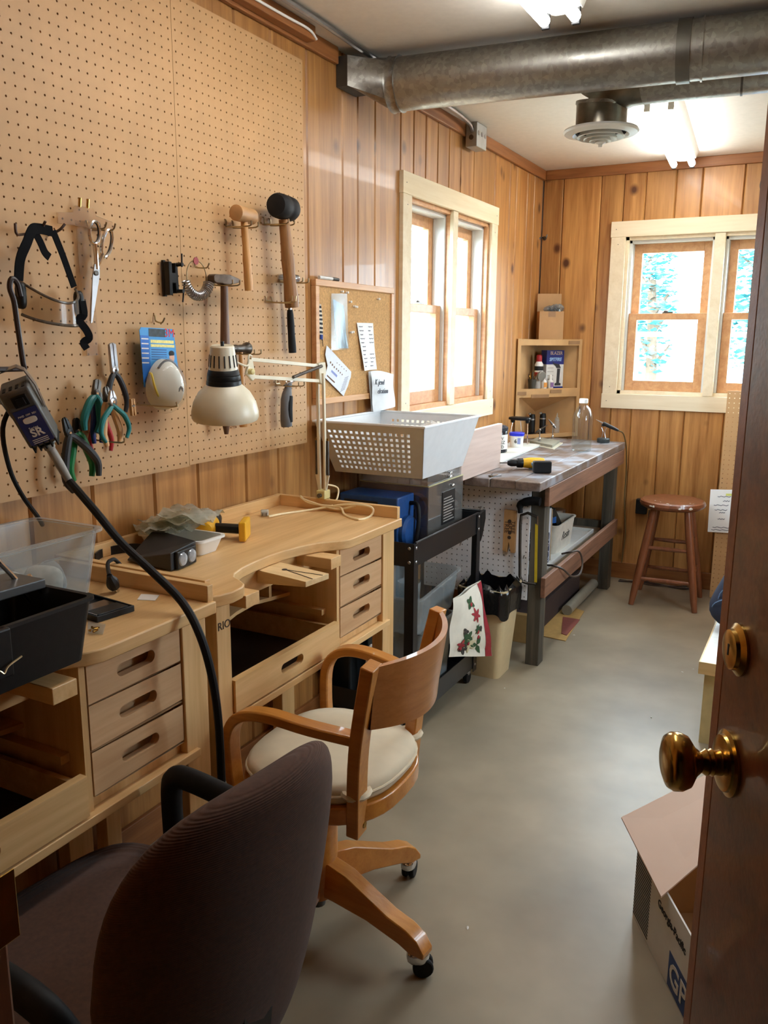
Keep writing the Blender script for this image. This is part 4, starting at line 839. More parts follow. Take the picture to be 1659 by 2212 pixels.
# ================================================================ jewellers' benches
TRAYM = M('tray_dark', (44,34,28), 0.4, 0.4)
def slot_front(mb, x0, x1, y0, y1, z0, z1, sw, sh, depth=0.012):
    """panel facing +x with a stadium-shaped finger slot"""
    cy, cz = (y0+y1)/2, (z0+z1)/2; r = sh/2; a = sw/2-r; S = []; R_ = []
    N = 32
    for k in range(N):
        th = 2*PI*k/N; cx = a if math.cos(th) > 1e-9 else -a
        S.append((cy+cx+r*math.cos(th), cz+r*math.sin(th)))
        u, v = S[-1][0]-cy, S[-1][1]-cz; hw, hh = (y1-y0)/2, (z1-z0)/2; s = min(hw/abs(u) if abs(u) > 1e-9 else 9e9, hh/abs(v) if abs(v) > 1e-9 else 9e9)
        R_.append((cy+u*s, cz+v*s))
    corners = [(y1,z1),(y0,z1),(y0,z0),(y1,z0)]
    vs = [(x1,p[0],p[1]) for p in R_]+[(x1,p[0],p[1]) for p in S]+[(x1-depth,p[0],p[1]) for p in S]; fs = []
    for k in range(N):
        j = (k+1) % N; fs.append((k, j, N+j, N+k)); fs.append((N+k, N+j, 2*N+j, 2*N+k))
    b = len(vs); vs += [(x1,c[0],c[1]) for c in corners]
    for ci, c in enumerate(corners):     # close the triangles at the corners
        best = None
        for k in range(N):
            j = (k+1) % N
            on1 = lambda p: (abs(p[0]-c[0]) < 1e-6, abs(p[1]-c[1]) < 1e-6)
            a_, b_ = on1(R_[k]), on1(R_[j])
            if (a_[0] and b_[1]) or (a_[1] and b_[0]): best = (k, j)
        if best: fs.append((best[0], b+ci, best[1]))
    mb.add(vs, fs)
    mb.add([(x0,y0,z0),(x0,y1,z0),(x0,y1,z1),(x0,y0,z1),(x1,y0,z0),(x1,y1,z0),(x1,y1,z1),(x1,y0,z1)], [(0,1,5,4),(1,2,6,5),(2,3,7,6),(3,0,4,7)])
    return mb
def bench(x0, y0, label, rio, pin=True):
    t = thing('jewellers_bench', label, 'workbench', (x0, y0, 0))
    D = lambda nm, mb, mt, **k: obj(nm, mb, mt, t, local=True, **k)
    W_ = 0.925
    front = [(0.463,0.905),(0.463,0.66),(0.462,0.61),(0.452,0.583),(0.432,0.560),(0.405,0.525),(0.385,0.47),(0.374,0.41),(0.370,0.355),(0.373,0.29),(0.380,0.23),(0.394,0.18),(0.412,0.155),(0.440,0.140),(0.466,0.122),(0.478,0.10),(0.482,0.06),(0.474,0.025),(0.462,0.0)]
    D('bench_top', MB().prism([(0,0)]+list(reversed([(a,b) for a,b in front]))+[(0.463,0.925),(0,0.925)], 0.853, 0.88), MAPLE_Y, smooth=30, bevel=0.003)
    D('back_rail', MB().box(0,0,0.88,0.018,W_,0.916), MAPLE_Y, smooth=0, bevel=0.0015)
    for yy in (0, W_-0.018): D('side_rail', MB().box(0.018,yy,0.88,0.455,yy+0.018,0.916), MAPLE_X, smooth=0, bevel=0.0015)
    for (a, b, c, d) in ((0.405,0.048,0.443,0.097),(0.405,0.838,0.443,0.911),(0.02,0.048,0.06,0.097),(0.02,0.838,0.06,0.911)):
        D('leg', MB().box(a,b,0,c,d,0.853), MAPLE_Z, smooth=0, bevel=0.002)
    for yy in (0.06, 0.868): D('end_rail', MB().box(0.06,yy,0.545,0.405,yy+0.02,0.60), MAPLE_X, smooth=0); D('end_rail', MB().box(0.06,yy,0.80,0.405,yy+0.02,0.853), MAPLE_X, smooth=0)
    D('back_panel', MB().box(0.02,0.097,0.60,0.028,0.838,0.853), MAPLE_Y, smooth=0)
    D('front_rail', MB().box(0.06,0.097,0.548,0.452,0.87,0.566), MAPLE_Y, smooth=0, bevel=0.0015)
    D('drawer_bank', MB().box(0.06,0.575,0.566,0.436,0.589,0.853).box(0.06,0.836,0.566,0.404,0.8375,0.853).box(0.06,0.589,0.566,0.425,0.836,0.590), MAPLE_Z, smooth=0)
    for (a, b) in ((0.774,0.850),(0.684,0.772),(0.592,0.682)):
        mb = slot_front(MB(), 0.42, 0.438, 0.591, 0.835, a, b, 0.100, 0.026, 0.018)
        mb.box(0.08,0.594,a+0.004,0.42,0.600,b-0.004).box(0.08,0.826,a+0.004,0.42,0.832,b-0.004).box(0.08,0.600,a+0.004,0.42,0.826,a+0.009).box(0.08,0.600,a+0.009,0.086,0.826,b-0.004).box(0.402,0.600,a+0.009,0.406,0.826,b-0.004)  # last box: wall added close behind the slot to catch light
        D('drawer', mb, wood('maple_front',(188,146,104),(212,174,132),'y',fine=30,rough=0.45), smooth=0)
    tray = D('catch_tray', slot_front(MB(), 0.432, 0.450, 0.099, 0.566, 0.571, 0.650, 0.100, 0.026, 0.018).box(0.06,0.105,0.571,0.432,0.117,0.64).box(0.06,0.548,0.571,0.432,0.560,0.64), MAPLE_Y, smooth=0)
    obj('tray_floor', MB().box(0.065,0.117,0.571,0.432,0.548,0.578), TRAYM, tray, local=True, smooth=0)
    sh = [(0.06,0.10),(0.30,0.10),(0.295,0.18),(0.28,0.27),(0.255,0.36),(0.245,0.45),(0.27,0.53),(0.28,0.575),(0.06,0.575)]
    D('inner_shelf', MB().prism(sh, 0.700, 0.710), MAPLE_Y, smooth=30)
    D('shelf_side', MB().prism([(0.06,0.72),(0.26,0.72),(0.26,0.77),(0.16,0.83),(0.06,0.83)], 0.500, 0.512, Matrix(((1,0,0,0),(0,0,1,0),(0,1,0,-0.01),(0,0,0,1)))), MAPLE_X, smooth=0)
    for yy in (0.100, 0.553): D('tray_runner', MB().box(0.06,yy,0.664,0.40,yy+0.02,0.680), MAPLE_X, smooth=0)
    D('apron', MB().box(0.335,0.097,0.795,0.362,0.575,0.853), MAPLE_Y, smooth=0, bevel=0.001)
    for yy in (0.118, 0.488): D('arm_block', MB().box(0.362,yy,0.822,0.472,yy+0.052,0.852), MAPLE_X, smooth=0, bevel=0.0015)
    Fp = Matrix.Translation((0.362,0.355,0.846)) @ Matrix.Rotation(-0.12,4,'Z')
    pn = MB(); pn.add([(0,-0.045,-0.03),(0,0.045,-0.03),(0,0.045,0.006),(0,-0.045,0.006),(0.165,-0.045,-0.012),(0.165,0.045,-0.012),(0.165,0.045,0.002),(0.165,-0.045,0.002)],[(0,1,2,3),(4,7,6,5),(0,4,5,1),(1,5,6,2),(2,6,7,3),(3,7,4,0)],Fp)
    if not pin: return t
    p_ = D('bench_pin', pn, wood('pin_wood',(214,178,124),(236,206,156),'x',fine=30,rough=0.5), smooth=0, bevel=0.001)
    obj('saw_cut', MB().bar(Fp @ Vector((0.06,0,0.0052)), Fp @ Vector((0.164,0.022,0.0026)), 0.0025, 0.001).bar(Fp @ Vector((0.06,0,0.0052)), Fp @ Vector((0.164,-0.018,0.0026)), 0.0025, 0.001).lathe([(0.007,0.004),(0.007,0.0056)],12,Fp @ Matrix.Translation((0.058,0,0))), M('cut_dark',(60,44,30),0.9), p_, local=True, smooth=0)
    D('mandrel_hole', MB().lathe([(0.009,0),(0.009,0.001)],14,Matrix.Translation((0.362,0.225,0.826)) @ Matrix.Rotation(PI/2,4,'Y')), M('cut_dark',(60,44,30),0.9))
    if rio: text('lettering', 'RIO', 0.027, frame((x0+0.4436, y0+0.0735, 0.792), (0,1,0), (0,0,1)), M('burnt_mark',(60,38,24),0.7), t)
    return t
bench(0.010, 1.335, 'pale wood jewellers bench marked RIO, by the lamp, with bench pin', True)
bench(0.040, 0.400, 'pale wood jewellers bench nearest the doorway, under the black toolbox', False, False)
BZ = 0.88
# ---------------------------------------------------------------- on the near bench
bn = thing('storage_bin', 'clear plastic storage bin full of small bags on the near bench', 'bin', (0.17, 1.08, BZ))
obj('tub', MB().rtub(0.085,0.92,BZ+0.002,0.255,1.225,BZ+0.150,0.003,0.018,0.03,lip=0.008), FROST, bn)
obj('handle_rib', MB().box(0.258,0.98,BZ+0.105,0.262,1.02,BZ+0.107).box(0.258,1.10,BZ+0.105,0.262,1.14,BZ+0.107), FROST, bn, smooth=0)
random.seed(5)
for k in range(7):
    c = Vector((random.uniform(0.12,0.22), 0.965+0.036*k, BZ+0.04+random.uniform(0,0.035)))
    m_ = [M('bag_grey',(150,152,150),0.5,var=0.3,scale=60), M('bag_dark',(92,96,100),0.5,var=0.3,scale=60), M('bag_pale',(206,204,194),0.5,var=0.2,scale=60)][k % 3]
    tag(obj('parts_bag', MB().super(0.042,0.024,0.034,0.7,0.8,Matrix.Translation(c) @ Matrix.Rotation(random.uniform(-.5,.5),4,'Z') @ Matrix.Rotation(random.uniform(-.4,.4),4,'X'),14,9), m_, smooth=50), 'small bag of parts inside the clear storage bin', 'bag', 'bags in the clear bin')
tb = thing('toolbox', 'open black plastic toolbox on the near bench with latch and tray arms', 'toolbox', (0.42, 0.78, BZ))
obj('body', MB().rtub(0.335,0.56,BZ,0.512,0.962,BZ+0.112,0.004,0.014,0.016,lip=0.005), BLACKP, tb)
obj('latch', MB().box(0.524,0.735,BZ+0.035,0.540,0.800,BZ+0.112), BLACKP, tb, smooth=0, bevel=0.003)
obj('latch_wire', MB().tube(cr([(0.543,0.725,BZ+0.042),(0.546,0.765,BZ+0.054),(0.548,0.775,BZ+0.048),(0.546,0.785,BZ+0.056),(0.543,0.812,BZ+0.062)],4),0.0016,6), HOOKM, tb)
obj('tray', MB().bar(WX(-70,1288,0.40), WX(60,1252,0.40), 0.09, 0.016), M('grey_tray',(70,72,74),0.35), tb, smooth=0, bevel=0.002)
for yy in (0.775, 0.845):
    q4 = ((62,1243),(88,1278),(96,1287),(108,1306)) if yy > 0.8 else ((-4,1212),(34,1252),(44,1272),(64,1300))
    obj('tray_arm', MB().tube(cr([WX(a_,b_,0.40) for a_,b_ in q4],3),0.0045,8), CHROME, tb)
ps_ = [WZ(a,b,BZ+0.012) for a,b in ((175,1283),(291,1302),(206,1340),(128,1300))]
sc_ = thing('pocket_scale', 'flat black digital pocket scale lying open on the near bench', 'scale', (0.36,1.12,BZ))
cs = sum(ps_, Vector((0,0,0)))/4; ud = ((ps_[1]-ps_[0])+(ps_[2]-ps_[3])).normalized(); Fs = frame((cs.x,cs.y,BZ), (ud.x,ud.y,0), Vector((0,0,1)).cross(Vector((ud.x,ud.y,0))))
lu = ((ps_[1]-ps_[0]).length+(ps_[2]-ps_[3]).length)/4; lv = ((ps_[3]-ps_[0]).length+(ps_[2]-ps_[1]).length)/4
obj('case', MB().openbox(-lu,-lv,0.0005,lu,lv,0.013,0.004,0.0,Fs), BLACKP, sc_, smooth=0, bevel=0.001)
obj('weighing_plate', MB().box(-lu*0.15,-lv*0.85,0.004,lu*0.35,lv*0.85,0.0105,Fs), M('brushed_plate',(120,112,104),0.25,1.0), sc_, smooth=0)
obj('display', MB().box(lu*0.40,-lv*0.8,0.004,lu*0.9,lv*0.8,0.0135,Fs), BLACKP, sc_, smooth=0, bevel=0.001)
obj('edge_trim', MB().box(-lu*0.15,-lv*0.9,0.0105,lu*0.9,-lv*0.85,0.0140,Fs), STEEL, sc_, smooth=0)
pl = thing('power_plug', 'black three-prong power plug on a cord draped over the bench rail', 'plug', (0.25,1.26,BZ))
p0, p1 = WZ(236,1243,0.925), WZ(247,1268,0.893)
obj('cord', MB().tube(cr([(0.20,1.38,0.884),(0.20,1.345,0.924),(0.205,1.325,0.930),(0.215,1.305,0.927),p0],4),0.0045,8), BLACKR, pl)
obj('plug_body', MB().tube([p0.lerp(p1,k/5) for k in range(6)],[0.006,0.008,0.012,0.014,0.014,0.012],8), BLACKP, pl)
dp = (p1-p0).normalized(); sdv = dp.cross(Vector((0,0,1))).normalized()
for s in (-0.006,0.006): obj('blade_prong', MB().bar(p1+sdv*s, p1+sdv*s+dp*0.016, 0.0015, 0.006), CHROME, pl, smooth=0)
obj('ground_prong', MB().tube([p1+Vector((0,0,-0.006)), p1+Vector((0,0,-0.006))+dp*0.018],0.0022,8), CHROME, pl)
zb = [WZ(a,b,BZ) for a,b in ((190,1345),(228,1352),(222,1372),(190,1370))]
sb = tag(obj('screw_bag', MB().add([tuple(q+Vector((0,0,0.001))) for q in zb]+[tuple(q+Vector((0,0,0.004))) for q in zb],[(0,1,2,3),(7,6,5,4),(0,4,5,1),(1,5,6,2),(2,6,7,3),(3,7,4,0)]), CLEARB, smooth=0), 'tiny clear zip bag holding screws beside the black toolbox', 'bag')
for k in range(6):
    q = WZ(205+random.uniform(-8,8),1360+random.uniform(-5,5),BZ+0.006)
    tag(obj('small_screw', MB().tube([q, q+Vector((random.uniform(-.01,.01),random.uniform(-.01,.01),0.001))],[0.0028,0.0014],7), BRASS), 'small brass screw in the tiny zip bag', 'screw', 'screws in the zip bag')
zl = [WZ(a,b,BZ+0.0012) for a,b in ((305,1283),(345,1285),(335,1297),(296,1295))]
lbm = MB().add([tuple(q-Vector((0,0,0.001))) for q in zl]+[tuple(q) for q in zl],[(3,2,1,0),(4,5,6,7),(0,1,5,4),(1,2,6,5),(2,3,7,6),(3,0,4,7)])
tag(obj('label_slip', lbm, PAPER, smooth=0), 'white paper label slip on the near bench below the plug', 'label')
# ---------------------------------------------------------------- on the far bench
DW = M('tool_yellow',(226,170,32),0.4,var=0.06)
op = thing('head_magnifier', 'black headband magnifier visor lying on the bench', 'magnifier', (0.26,1.46,BZ))
v0, v1, v2, v3 = WZ(275,1215,BZ), WZ(370,1236,BZ), WZ(425,1212,BZ), WZ(335,1189,BZ)
up = Vector((0,0,1))
obj('visor', MB().add([tuple(v0+up*0.004),tuple(v1+up*0.002),tuple(v2+up*0.002),tuple(v3+up*0.012),tuple(v0+up*0.008),tuple(v1+up*0.046),tuple(v2+up*0.052),tuple(v3+up*0.058)],[(3,2,1,0),(4,5,6,7),(0,1,5,4),(1,2,6,5),(2,3,7,6),(3,0,4,7)]), M('visor_black',(34,35,38),0.5), op, smooth=0, bevel=0.004)
lc = v1.lerp(v2,0.5)+up*0.024; ld = (v2-v1).normalized(); ln_ = Vector((ld.y,-ld.x,0)).normalized()
obj('lens_frame', MB().box(-0.040,-0.022,0,0.040,0.022,0.010,frame(lc, ld, (0,0,1))), BLACKP, op, smooth=0, bevel=0.003)
for s in (-0.019,0.019): obj('lens', MB().lathe([(0.017,0.010),(0.015,0.013),(0.006,0.0145),(0.001,0.015)],18,frame(lc+ld*s, ld, (0,0,1))), M('lens_glass',(140,150,160),0.05,var=0.3,scale=60,coat=1.0), op)
bd = [WZ(332,1190,BZ+0.012),WZ(296,1183,BZ+0.012),WZ(252,1187,BZ+0.012),WZ(222,1194,BZ+0.012),WZ(206,1205,BZ+0.012)]
ribbon(bd, 0.022, BLACKP, op, 'headband', th=0.003, up=(0,0,1), n=4) if False else obj('headband', MB().sweep(cr(bd,4), [(-0.0015,-0.011),(0.0015,-0.011),(0.0015,0.011),(-0.0015,0.011)]), BLACKP, op, smooth=40)
ty = thing('white_tray', 'white plastic tray heaped with clear bags behind the magnifier', 'tray', (0.14,1.63,BZ))
obj('tub', MB().rtub(0.050,1.592,BZ+0.0005,0.232,1.672,BZ+0.042,0.003,0.012,0.02,lip=0.005), WHITEP, ty)
random.seed(11)
for k in range(4):
    c = Vector((0.085+0.026*k, 1.618+0.010*k, BZ+0.056+0.013*k))
    def bagf(sgn, c=c, k=k):
        def fn(u, v): 
            q = Vector(((v-0.5)*0.12, (u-0.5)*0.14, sgn*0.014*math.sin(u*PI)*math.sin(v*PI)+0.006*math.sin(9*u+6*v+k)+0.005*math.sin(17*v-11*u)+0.012*(u-0.5)*(1 if k % 2 else -1)))
            return tuple(c+Matrix.Rotation(0.3*k+1.0,3,'Z') @ q)
        return fn
    mb = MB().grid(bagf(1),10,8); f0 = list(mb.f); mb.add([bagf(-1)(i/10,j/8) for i in range(11) for j in range(9)], [tuple(reversed(f)) for f in f0])
    tag(obj('clear_bag', mb, thinglass('bag_cloudy',(232,232,220),0.2,0.2,0.28)), 'crinkled clear bag heaped in the white tray', 'bag', 'clear bags in the white tray')
    if k < 2: tag(obj('supply_packet', MB().super(0.030,0.045,0.005,0.8,0.8,Matrix.Translation(c+Vector((0.01,0,-0.002))) @ Matrix.Rotation(0.5*k-0.9,4,'Z'),12,8), M('packet_%d' % (k % 2),[(170,168,140),(110,116,104)][k % 2],0.6,var=0.2,scale=40), smooth=50), 'dull packet inside the bags of the white tray', 'packet', 'packets in the white tray')
def drill(name_label, F, bodym, accent, cat='drill', batt=True):
    """cordless drill lying on its side: u along the barrel, v along the grip, w up"""
    t = thing('cordless_drill', name_label, cat, M=F)
    D = lambda nm, mb, mt, **k: obj(nm, mb, mt, t, local=True, **k)
    RX = Matrix.Rotation(PI/2,4,'Y')
    D('motor_housing', MB().lathe([(0.018,-0.085),(0.026,-0.080),(0.029,-0.06),(0.029,0.0),(0.026,0.02),(0.024,0.03)],18,Matrix.Translation((0,0,0.03)) @ RX), bodym)
    D('gear_case', MB().lathe([(0.024,0.03),(0.026,0.034),(0.025,0.06),(0.019,0.066)],18,Matrix.Translation((0,0,0.03)) @ RX), BLACKP)
    D('chuck', MB().lathe([(0.017,0.066),(0.019,0.07),(0.019,0.095),(0.012,0.112),(0.006,0.114)],16,Matrix.Translation((0,0,0.03)) @ RX), BLACKP)
    D('bit', MB().lathe([(0.003,0.112),(0.003,0.150),(0.0018,0.155)],8,Matrix.Translation((0,0,0.03)) @ RX), DSTEEL)
    D('grip', MB().sweep(cr([(-0.03,-0.015,0.03),(-0.036,-0.05,0.03),(-0.046,-0.095,0.03),(-0.05,-0.115,0.03)],3),[(0.018*math.cos(k*PI/5),0.014*math.sin(k*PI/5)) for k in range(10)]), BLACKP)
    D('trigger', MB().box(-0.020,-0.060,0.022,-0.008,-0.028,0.038), accent, smooth=0, bevel=0.003)
    if batt: D('battery', MB().box(-0.092,-0.158,-0.0,0.0,-0.118,0.060), BLACKP, smooth=0, bevel=0.006)
    D('foot', MB().box(-0.090,-0.122,0.002,-0.002,-0.102,0.058), accent, smooth=0, bevel=0.004)
    D('badge', MB().box(-0.06,-0.014,0.0585,0.0,0.014,0.0602), accent, smooth=0)
    return t
dp_ = WZ(430, 1165, BZ+0.03)
drill('yellow and black cordless drill without battery behind the white tray', Matrix.Translation((0.105,1.788,BZ+0.001)) @ Matrix.Rotation(2.05,4,'Z') @ Matrix.Scale(0.95,4), DW, DW, batt=False)
cl = thing('lamp_cord', 'cream lamp cord coiled on the bench with a two-prong plug', 'cord', (0.2,2.1,BZ))
def cordp(px, py, z):
    p = WZ(px, py, z); return p if p.y < 2.232 else WY(px, py, 2.232)
pts = [cordp(*q) for q in ((580,1116,BZ+0.006),(610,1110,BZ+0.004),(660,1103,BZ+0.004),(705,1096,BZ+0.006),(745,1090,BZ+0.01),(790,1092,BZ+0.006),(806,1100,BZ+0.004),(800,1115,BZ+0.004),(775,1122,BZ+0.004),(745,1112,BZ+0.004),(735,1096,BZ+0.010),(700,1092,BZ+0.014),(665,1085,BZ+0.02),(650,1072,BZ+0.03),(655,1078,BZ+0.02),(690,1090,BZ+0.012),(730,1100,BZ+0.008),(768,1092,BZ+0.008))]
obj('wire', MB().tube(cr(pts,5),0.0036,7), M('cream_wire',(238,220,178),0.5), cl)
q = WZ(572,1114,BZ); obj('plug', MB().box(-0.012,-0.014,0.0005,0.012,0.014,0.018,Matrix.Translation(q) @ Matrix.Rotation(0.6,4,'Z')), M('plug_grey',(190,186,172),0.5), cl, smooth=0, bevel=0.003)
for s in (-0.006,0.006): obj('blade_prong', MB().box(-0.001+s,-0.030,0.006,0.001+s,-0.014,0.012,Matrix.Translation(q) @ Matrix.Rotation(0.6,4,'Z')), DSTEEL, cl, smooth=0)
# ---------------------------------------------------------------- swing-arm lamp
lm = thing('swing_arm_lamp', 'cream swing-arm desk lamp with bell shade clamped to the bench rail', 'lamp', (0.20,2.252,BZ))
LB = Vector((0.190,2.251,0.916))
obj('clamp', MB().box(LB.x-0.016,2.236,0.917,LB.x+0.016,2.272,0.945).box(LB.x-0.016,2.262,0.850,LB.x+0.016,2.272,0.917), M('clamp_cream',(214,200,140),0.5), lm, smooth=0, bevel=0.003)
obj('clamp_screw', MB().tube([(LB.x+0.002,2.232,0.930),(LB.x+0.002,2.222,0.930)],0.007,10), DSTEEL, lm)
top = WY(692, 806, 2.235)
e_ = Vector((LB.x,2.250,0.945))
for s, c0_ in ((-0.011,0.0),(0.011,0.0)):
    obj('lower_arm', MB().bar(e_+Vector((s,0,0.0)), Vector((top.x+s,top.y,top.z)), 0.008, 0.010, (0,1,0)), CREAM, lm, smooth=0, bevel=0.001)
for s in (-0.020,0.020):
    a_ = e_+Vector((s,0,0.05)); obj('spring', MB().tube([a_, a_+Vector((0,0,0.11))],0.0055,8), DSTEEL, lm); obj('spring_end', MB().tube([a_+Vector((0,0,0.11)),a_+Vector((0,0,0.118))],0.004,8), BRASS, lm)
    obj('spring_link', MB().bar(a_, e_+Vector((s*0.5,0,0.0)),0.004,0.012,(1,0,0)), CREAM, lm, smooth=0)
neck = WX(541, 786, 0.215)
obj('elbow_plate', MB().prism([(-0.022,0.03),(0.018,0.034),(0.024,0.0),(0.0,-0.035),(-0.012,-0.03)], -0.008, 0.008, frame(top, (0,1,0), (0,0,1))), CREAM, lm, smooth=0, bevel=0.002)
tb_ = top+Vector((0,-0.005,0.022)); 
obj('upper_arm', MB().bar(tb_, neck+Vector((0,0.0,0.012)), 0.008, 0.010), CREAM, lm, smooth=0, bevel=0.001)
obj('upper_arm', MB().bar(top+Vector((0,-0.005,-0.024)), neck+Vector((0,0.0,-0.034)), 0.008, 0.010), CREAM, lm, smooth=0, bevel=0.001)
md = (top+Vector((0,-0.005,-0.024))).lerp(neck+Vector((0,0,-0.034)),0.45)
obj('spring', MB().tube([tb_+Vector((0.008,0,0)), md+Vector((0.008,0,0.006))],0.005,8), DSTEEL, lm)
obj('neck_plate', MB().prism([(-0.004,0.022),(0.010,0.026),(0.022,-0.026),(0.008,-0.034),(-0.020,-0.014)], -0.004, 0.004, frame(neck+Vector((0,-0.004,-0.012)), (0,1,0), (0,0,1))), CREAM, lm, smooth=0, bevel=0.002)
obj('neck_knob', MB().lathe([(0.008,0),(0.008,0.012),(0.004,0.014)],12,frame(neck+Vector((0.004,-0.010,-0.020)),(0,1,0),(0,0,1))), M('clamp_cream',(214,200,140),0.5), lm)
S0 = WX(487, 905, 0.225)
Ms = Matrix.Translation((S0.x, S0.y, S0.z)) @ Matrix.Rotation(math.radians(6),4,'X') @ Matrix.Rotation(math.radians(4),4,'Y')
sd_ = obj('shade', MB().lathe([(0.083,0.0),(0.086,0.006),(0.086,0.02),(0.080,0.045),(0.066,0.070),(0.046,0.089),(0.043,0.092),(0.040,0.090),(0.062,0.066),(0.076,0.042),(0.082,0.02),(0.083,0.004)],40,Ms,caps=False), CREAM, lm)
obj('black_band', MB().lathe([(0.043,0.089),(0.045,0.091),(0.044,0.101),(0.0425,0.102),(0.0435,0.104),(0.042,0.114),(0.0405,0.115),(0.0415,0.117),(0.038,0.128),(0.036,0.130)],32,Ms,caps=False), BLACKP, lm)
cp_ = obj('cap', MB().lathe([(0.037,0.128),(0.030,0.186),(0.027,0.189),(0.010,0.187),(0.001,0.187)],32,Ms), CREAM, lm)
for k in range(16):
    a_ = 2*PI*k/16; ra, rb = 0.0362, 0.0327
    obj('vent_slit', MB().bar(Ms @ Vector((ra*math.cos(a_),ra*math.sin(a_),0.136)), Ms @ Vector((rb*math.cos(a_),rb*math.sin(a_),0.166)),0.0028,0.0022,Ms.to_3x3() @ Vector((math.cos(a_),math.sin(a_),0))), INK, cp_, smooth=0)
obj('switch', MB().tube([Ms @ Vector((0,0,0.186)), Ms @ Vector((0,0,0.199))],0.0045,10), BLACKP, lm)
obj('socket_wire', MB().tube(cr([Ms @ Vector((0.0,0.031,0.150)), neck+Vector((0.005,-0.022,-0.005)), neck+Vector((0.004,-0.012,0.022)), neck+Vector((0.002,0.004,0.020))],4),0.0028,6), CREAM, lm)
obj('bulb', MB().super(0.028,0.028,0.036,1,1,Ms @ Matrix.Translation((0,0,0.05)),16,10), WHITEP, lm)
obj('cord', MB().tube(cr([e_+Vector((0.01,0.0,0.02)), (0.225,2.285,0.95), (0.23,2.275,0.918), (0.235,2.235,0.892),WZ(768,1092,BZ+0.008)],4),0.0028,7), M('cream_wire',(226,206,160),0.5), lm)
# ================================================================ chairs
def caster(parent, p, ang, r=0.024):
    hs = obj('caster', MB().super(0.027,0.021,0.018,0.7,0.9,Matrix.Translation((p[0],p[1],2*r)) @ Matrix.Rotation(ang,4,'Z'),14,8).lathe([(0.006,0),(0.006,0.03)],8,Matrix.Translation((p[0],p[1],2*r+0.006))), CHROME, parent)
    off = Vector((math.cos(ang),math.sin(ang),0))*0.012; sdv = Vector((-math.sin(ang),math.cos(ang),0))
    for s in (-1,1):
        obj('wheel', MB().lathe([(0.006,-0.007),(r*0.9,-0.007),(r,-0.004),(r,0.004),(r*0.9,0.007),(0.006,0.007)],18,frame(Vector((p[0],p[1],r))+off+sdv*s*0.0095,(-sdv.y,sdv.x,0),(0,0,1))), BLACKR, hs)
CX, CY = 0.611, 1.537
wc = thing('wooden_armchair', 'honey-coloured bentwood swivel armchair with cream cushion', 'chair', (CX, CY, 0))
rc = 0.292
angs = [-6.6+72.6, -6.6, -78.0, -151, 139]
for a_ in angs:
    a_ = math.radians(a_); d = Vector((math.cos(a_),math.sin(a_),0)); F = frame((CX,CY,0), d, (0,0,1))
    pr = [(0.035,0.195),(0.10,0.182),(0.22,0.128),(0.27,0.115),(0.30,0.098),(0.318,0.072),(0.318,0.060),(0.285,0.058),(0.25,0.072),(0.16,0.092),(0.06,0.100),(0.035,0.100)]
    obj('base_leg', MB().prism(list(reversed(pr)), -0.021, 0.021, F), HONEY, wc, smooth=30, bevel=0.003)
    caster(wc, (CX+rc*d.x, CY+rc*d.y), a_+0.6)
obj('column', MB().lathe([(0.040,0.09),(0.042,0.10),(0.050,0.20),(0.052,0.30),(0.055,0.375)],28,Matrix.Translation((CX,CY,0))), HONEY, wc)
obj('swivel_post', MB().lathe([(0.02,0.06),(0.02,0.10)],14,Matrix.Translation((CX,CY,0))), DSTEEL, wc)
SX, SY = 0.632, 1.588
def dshape(f, w, n=40):
    out = []
    for k in range(n):
        th = 2*PI*k/n; c, s = math.cos(th), math.sin(th); e = 0.66 if c < 0 else 0.95
        out.append((SX+math.copysign(abs(c)**e,c)*f, SY+math.copysign(abs(s)**(0.72),s)*w*(1.0 if c < 0 else 1.0)))
    return out
obj('seat_frame', MB().prism(dshape(0.190,0.205), 0.378, 0.420), HONEY, wc, smooth=40, bevel=0.004)
CUSH = M('cream_canvas',(214,202,176),0.85,var=0.08,scale=10,bump=0.1)
cs_ = dshape(0.182,0.196)
def ringc(k, z): return [(SX+(p[0]-SX)*k, SY+(p[1]-SY)*k, z) for p in cs_]
cu = obj('cushion', MB().rings([ringc(0.97,0.421),ringc(1.0,0.430),ringc(1.01,0.444),ringc(1.0,0.457),ringc(0.95,0.467),ringc(0.7,0.474),ringc(0.3,0.477)]), CUSH, wc, smooth=60)
obj('piping', MB().tube([Vector(p) for p in ringc(1.013,0.444)],0.0035,6,closed=True), CUSH, cu)
nb, nt_ = Vector((0.772,1.448,0.350)), Vector((0.836,1.398,0.775)); fb, ft = Vector((0.752,1.752,0.350)), Vector((0.806,1.795,0.775))
for pb, pt, in ((nb,nt_),(fb,ft)):
    mid = pb.lerp(pt,0.5)+Vector((-0.012,0,0))
    ps2 = cr([pb,mid,pt],6)
    o = obj('back_post', MB().sweep(ps2,[(-0.022,-0.015),(0.022,-0.015),(0.022,0.015),(-0.022,0.015)],up=(1,0,0)), HONEY, wc, smooth=30, bevel=0.003)
    obj('bolt', MB().lathe([(0.008,0),(0.007,0.003)],12,Matrix.Translation(pb+Vector((0.016,0.006,0.022))) @ Matrix.Rotation(PI/2,4,'Y')), BRASS, o)
    obj('cushion_tie', MB().tube([pb+Vector((0.027*math.cos(q),0.032*math.sin(q),0.10)) for q in [k*PI/6 for k in range(12)]],0.008,6,closed=True), CUSH, wc)
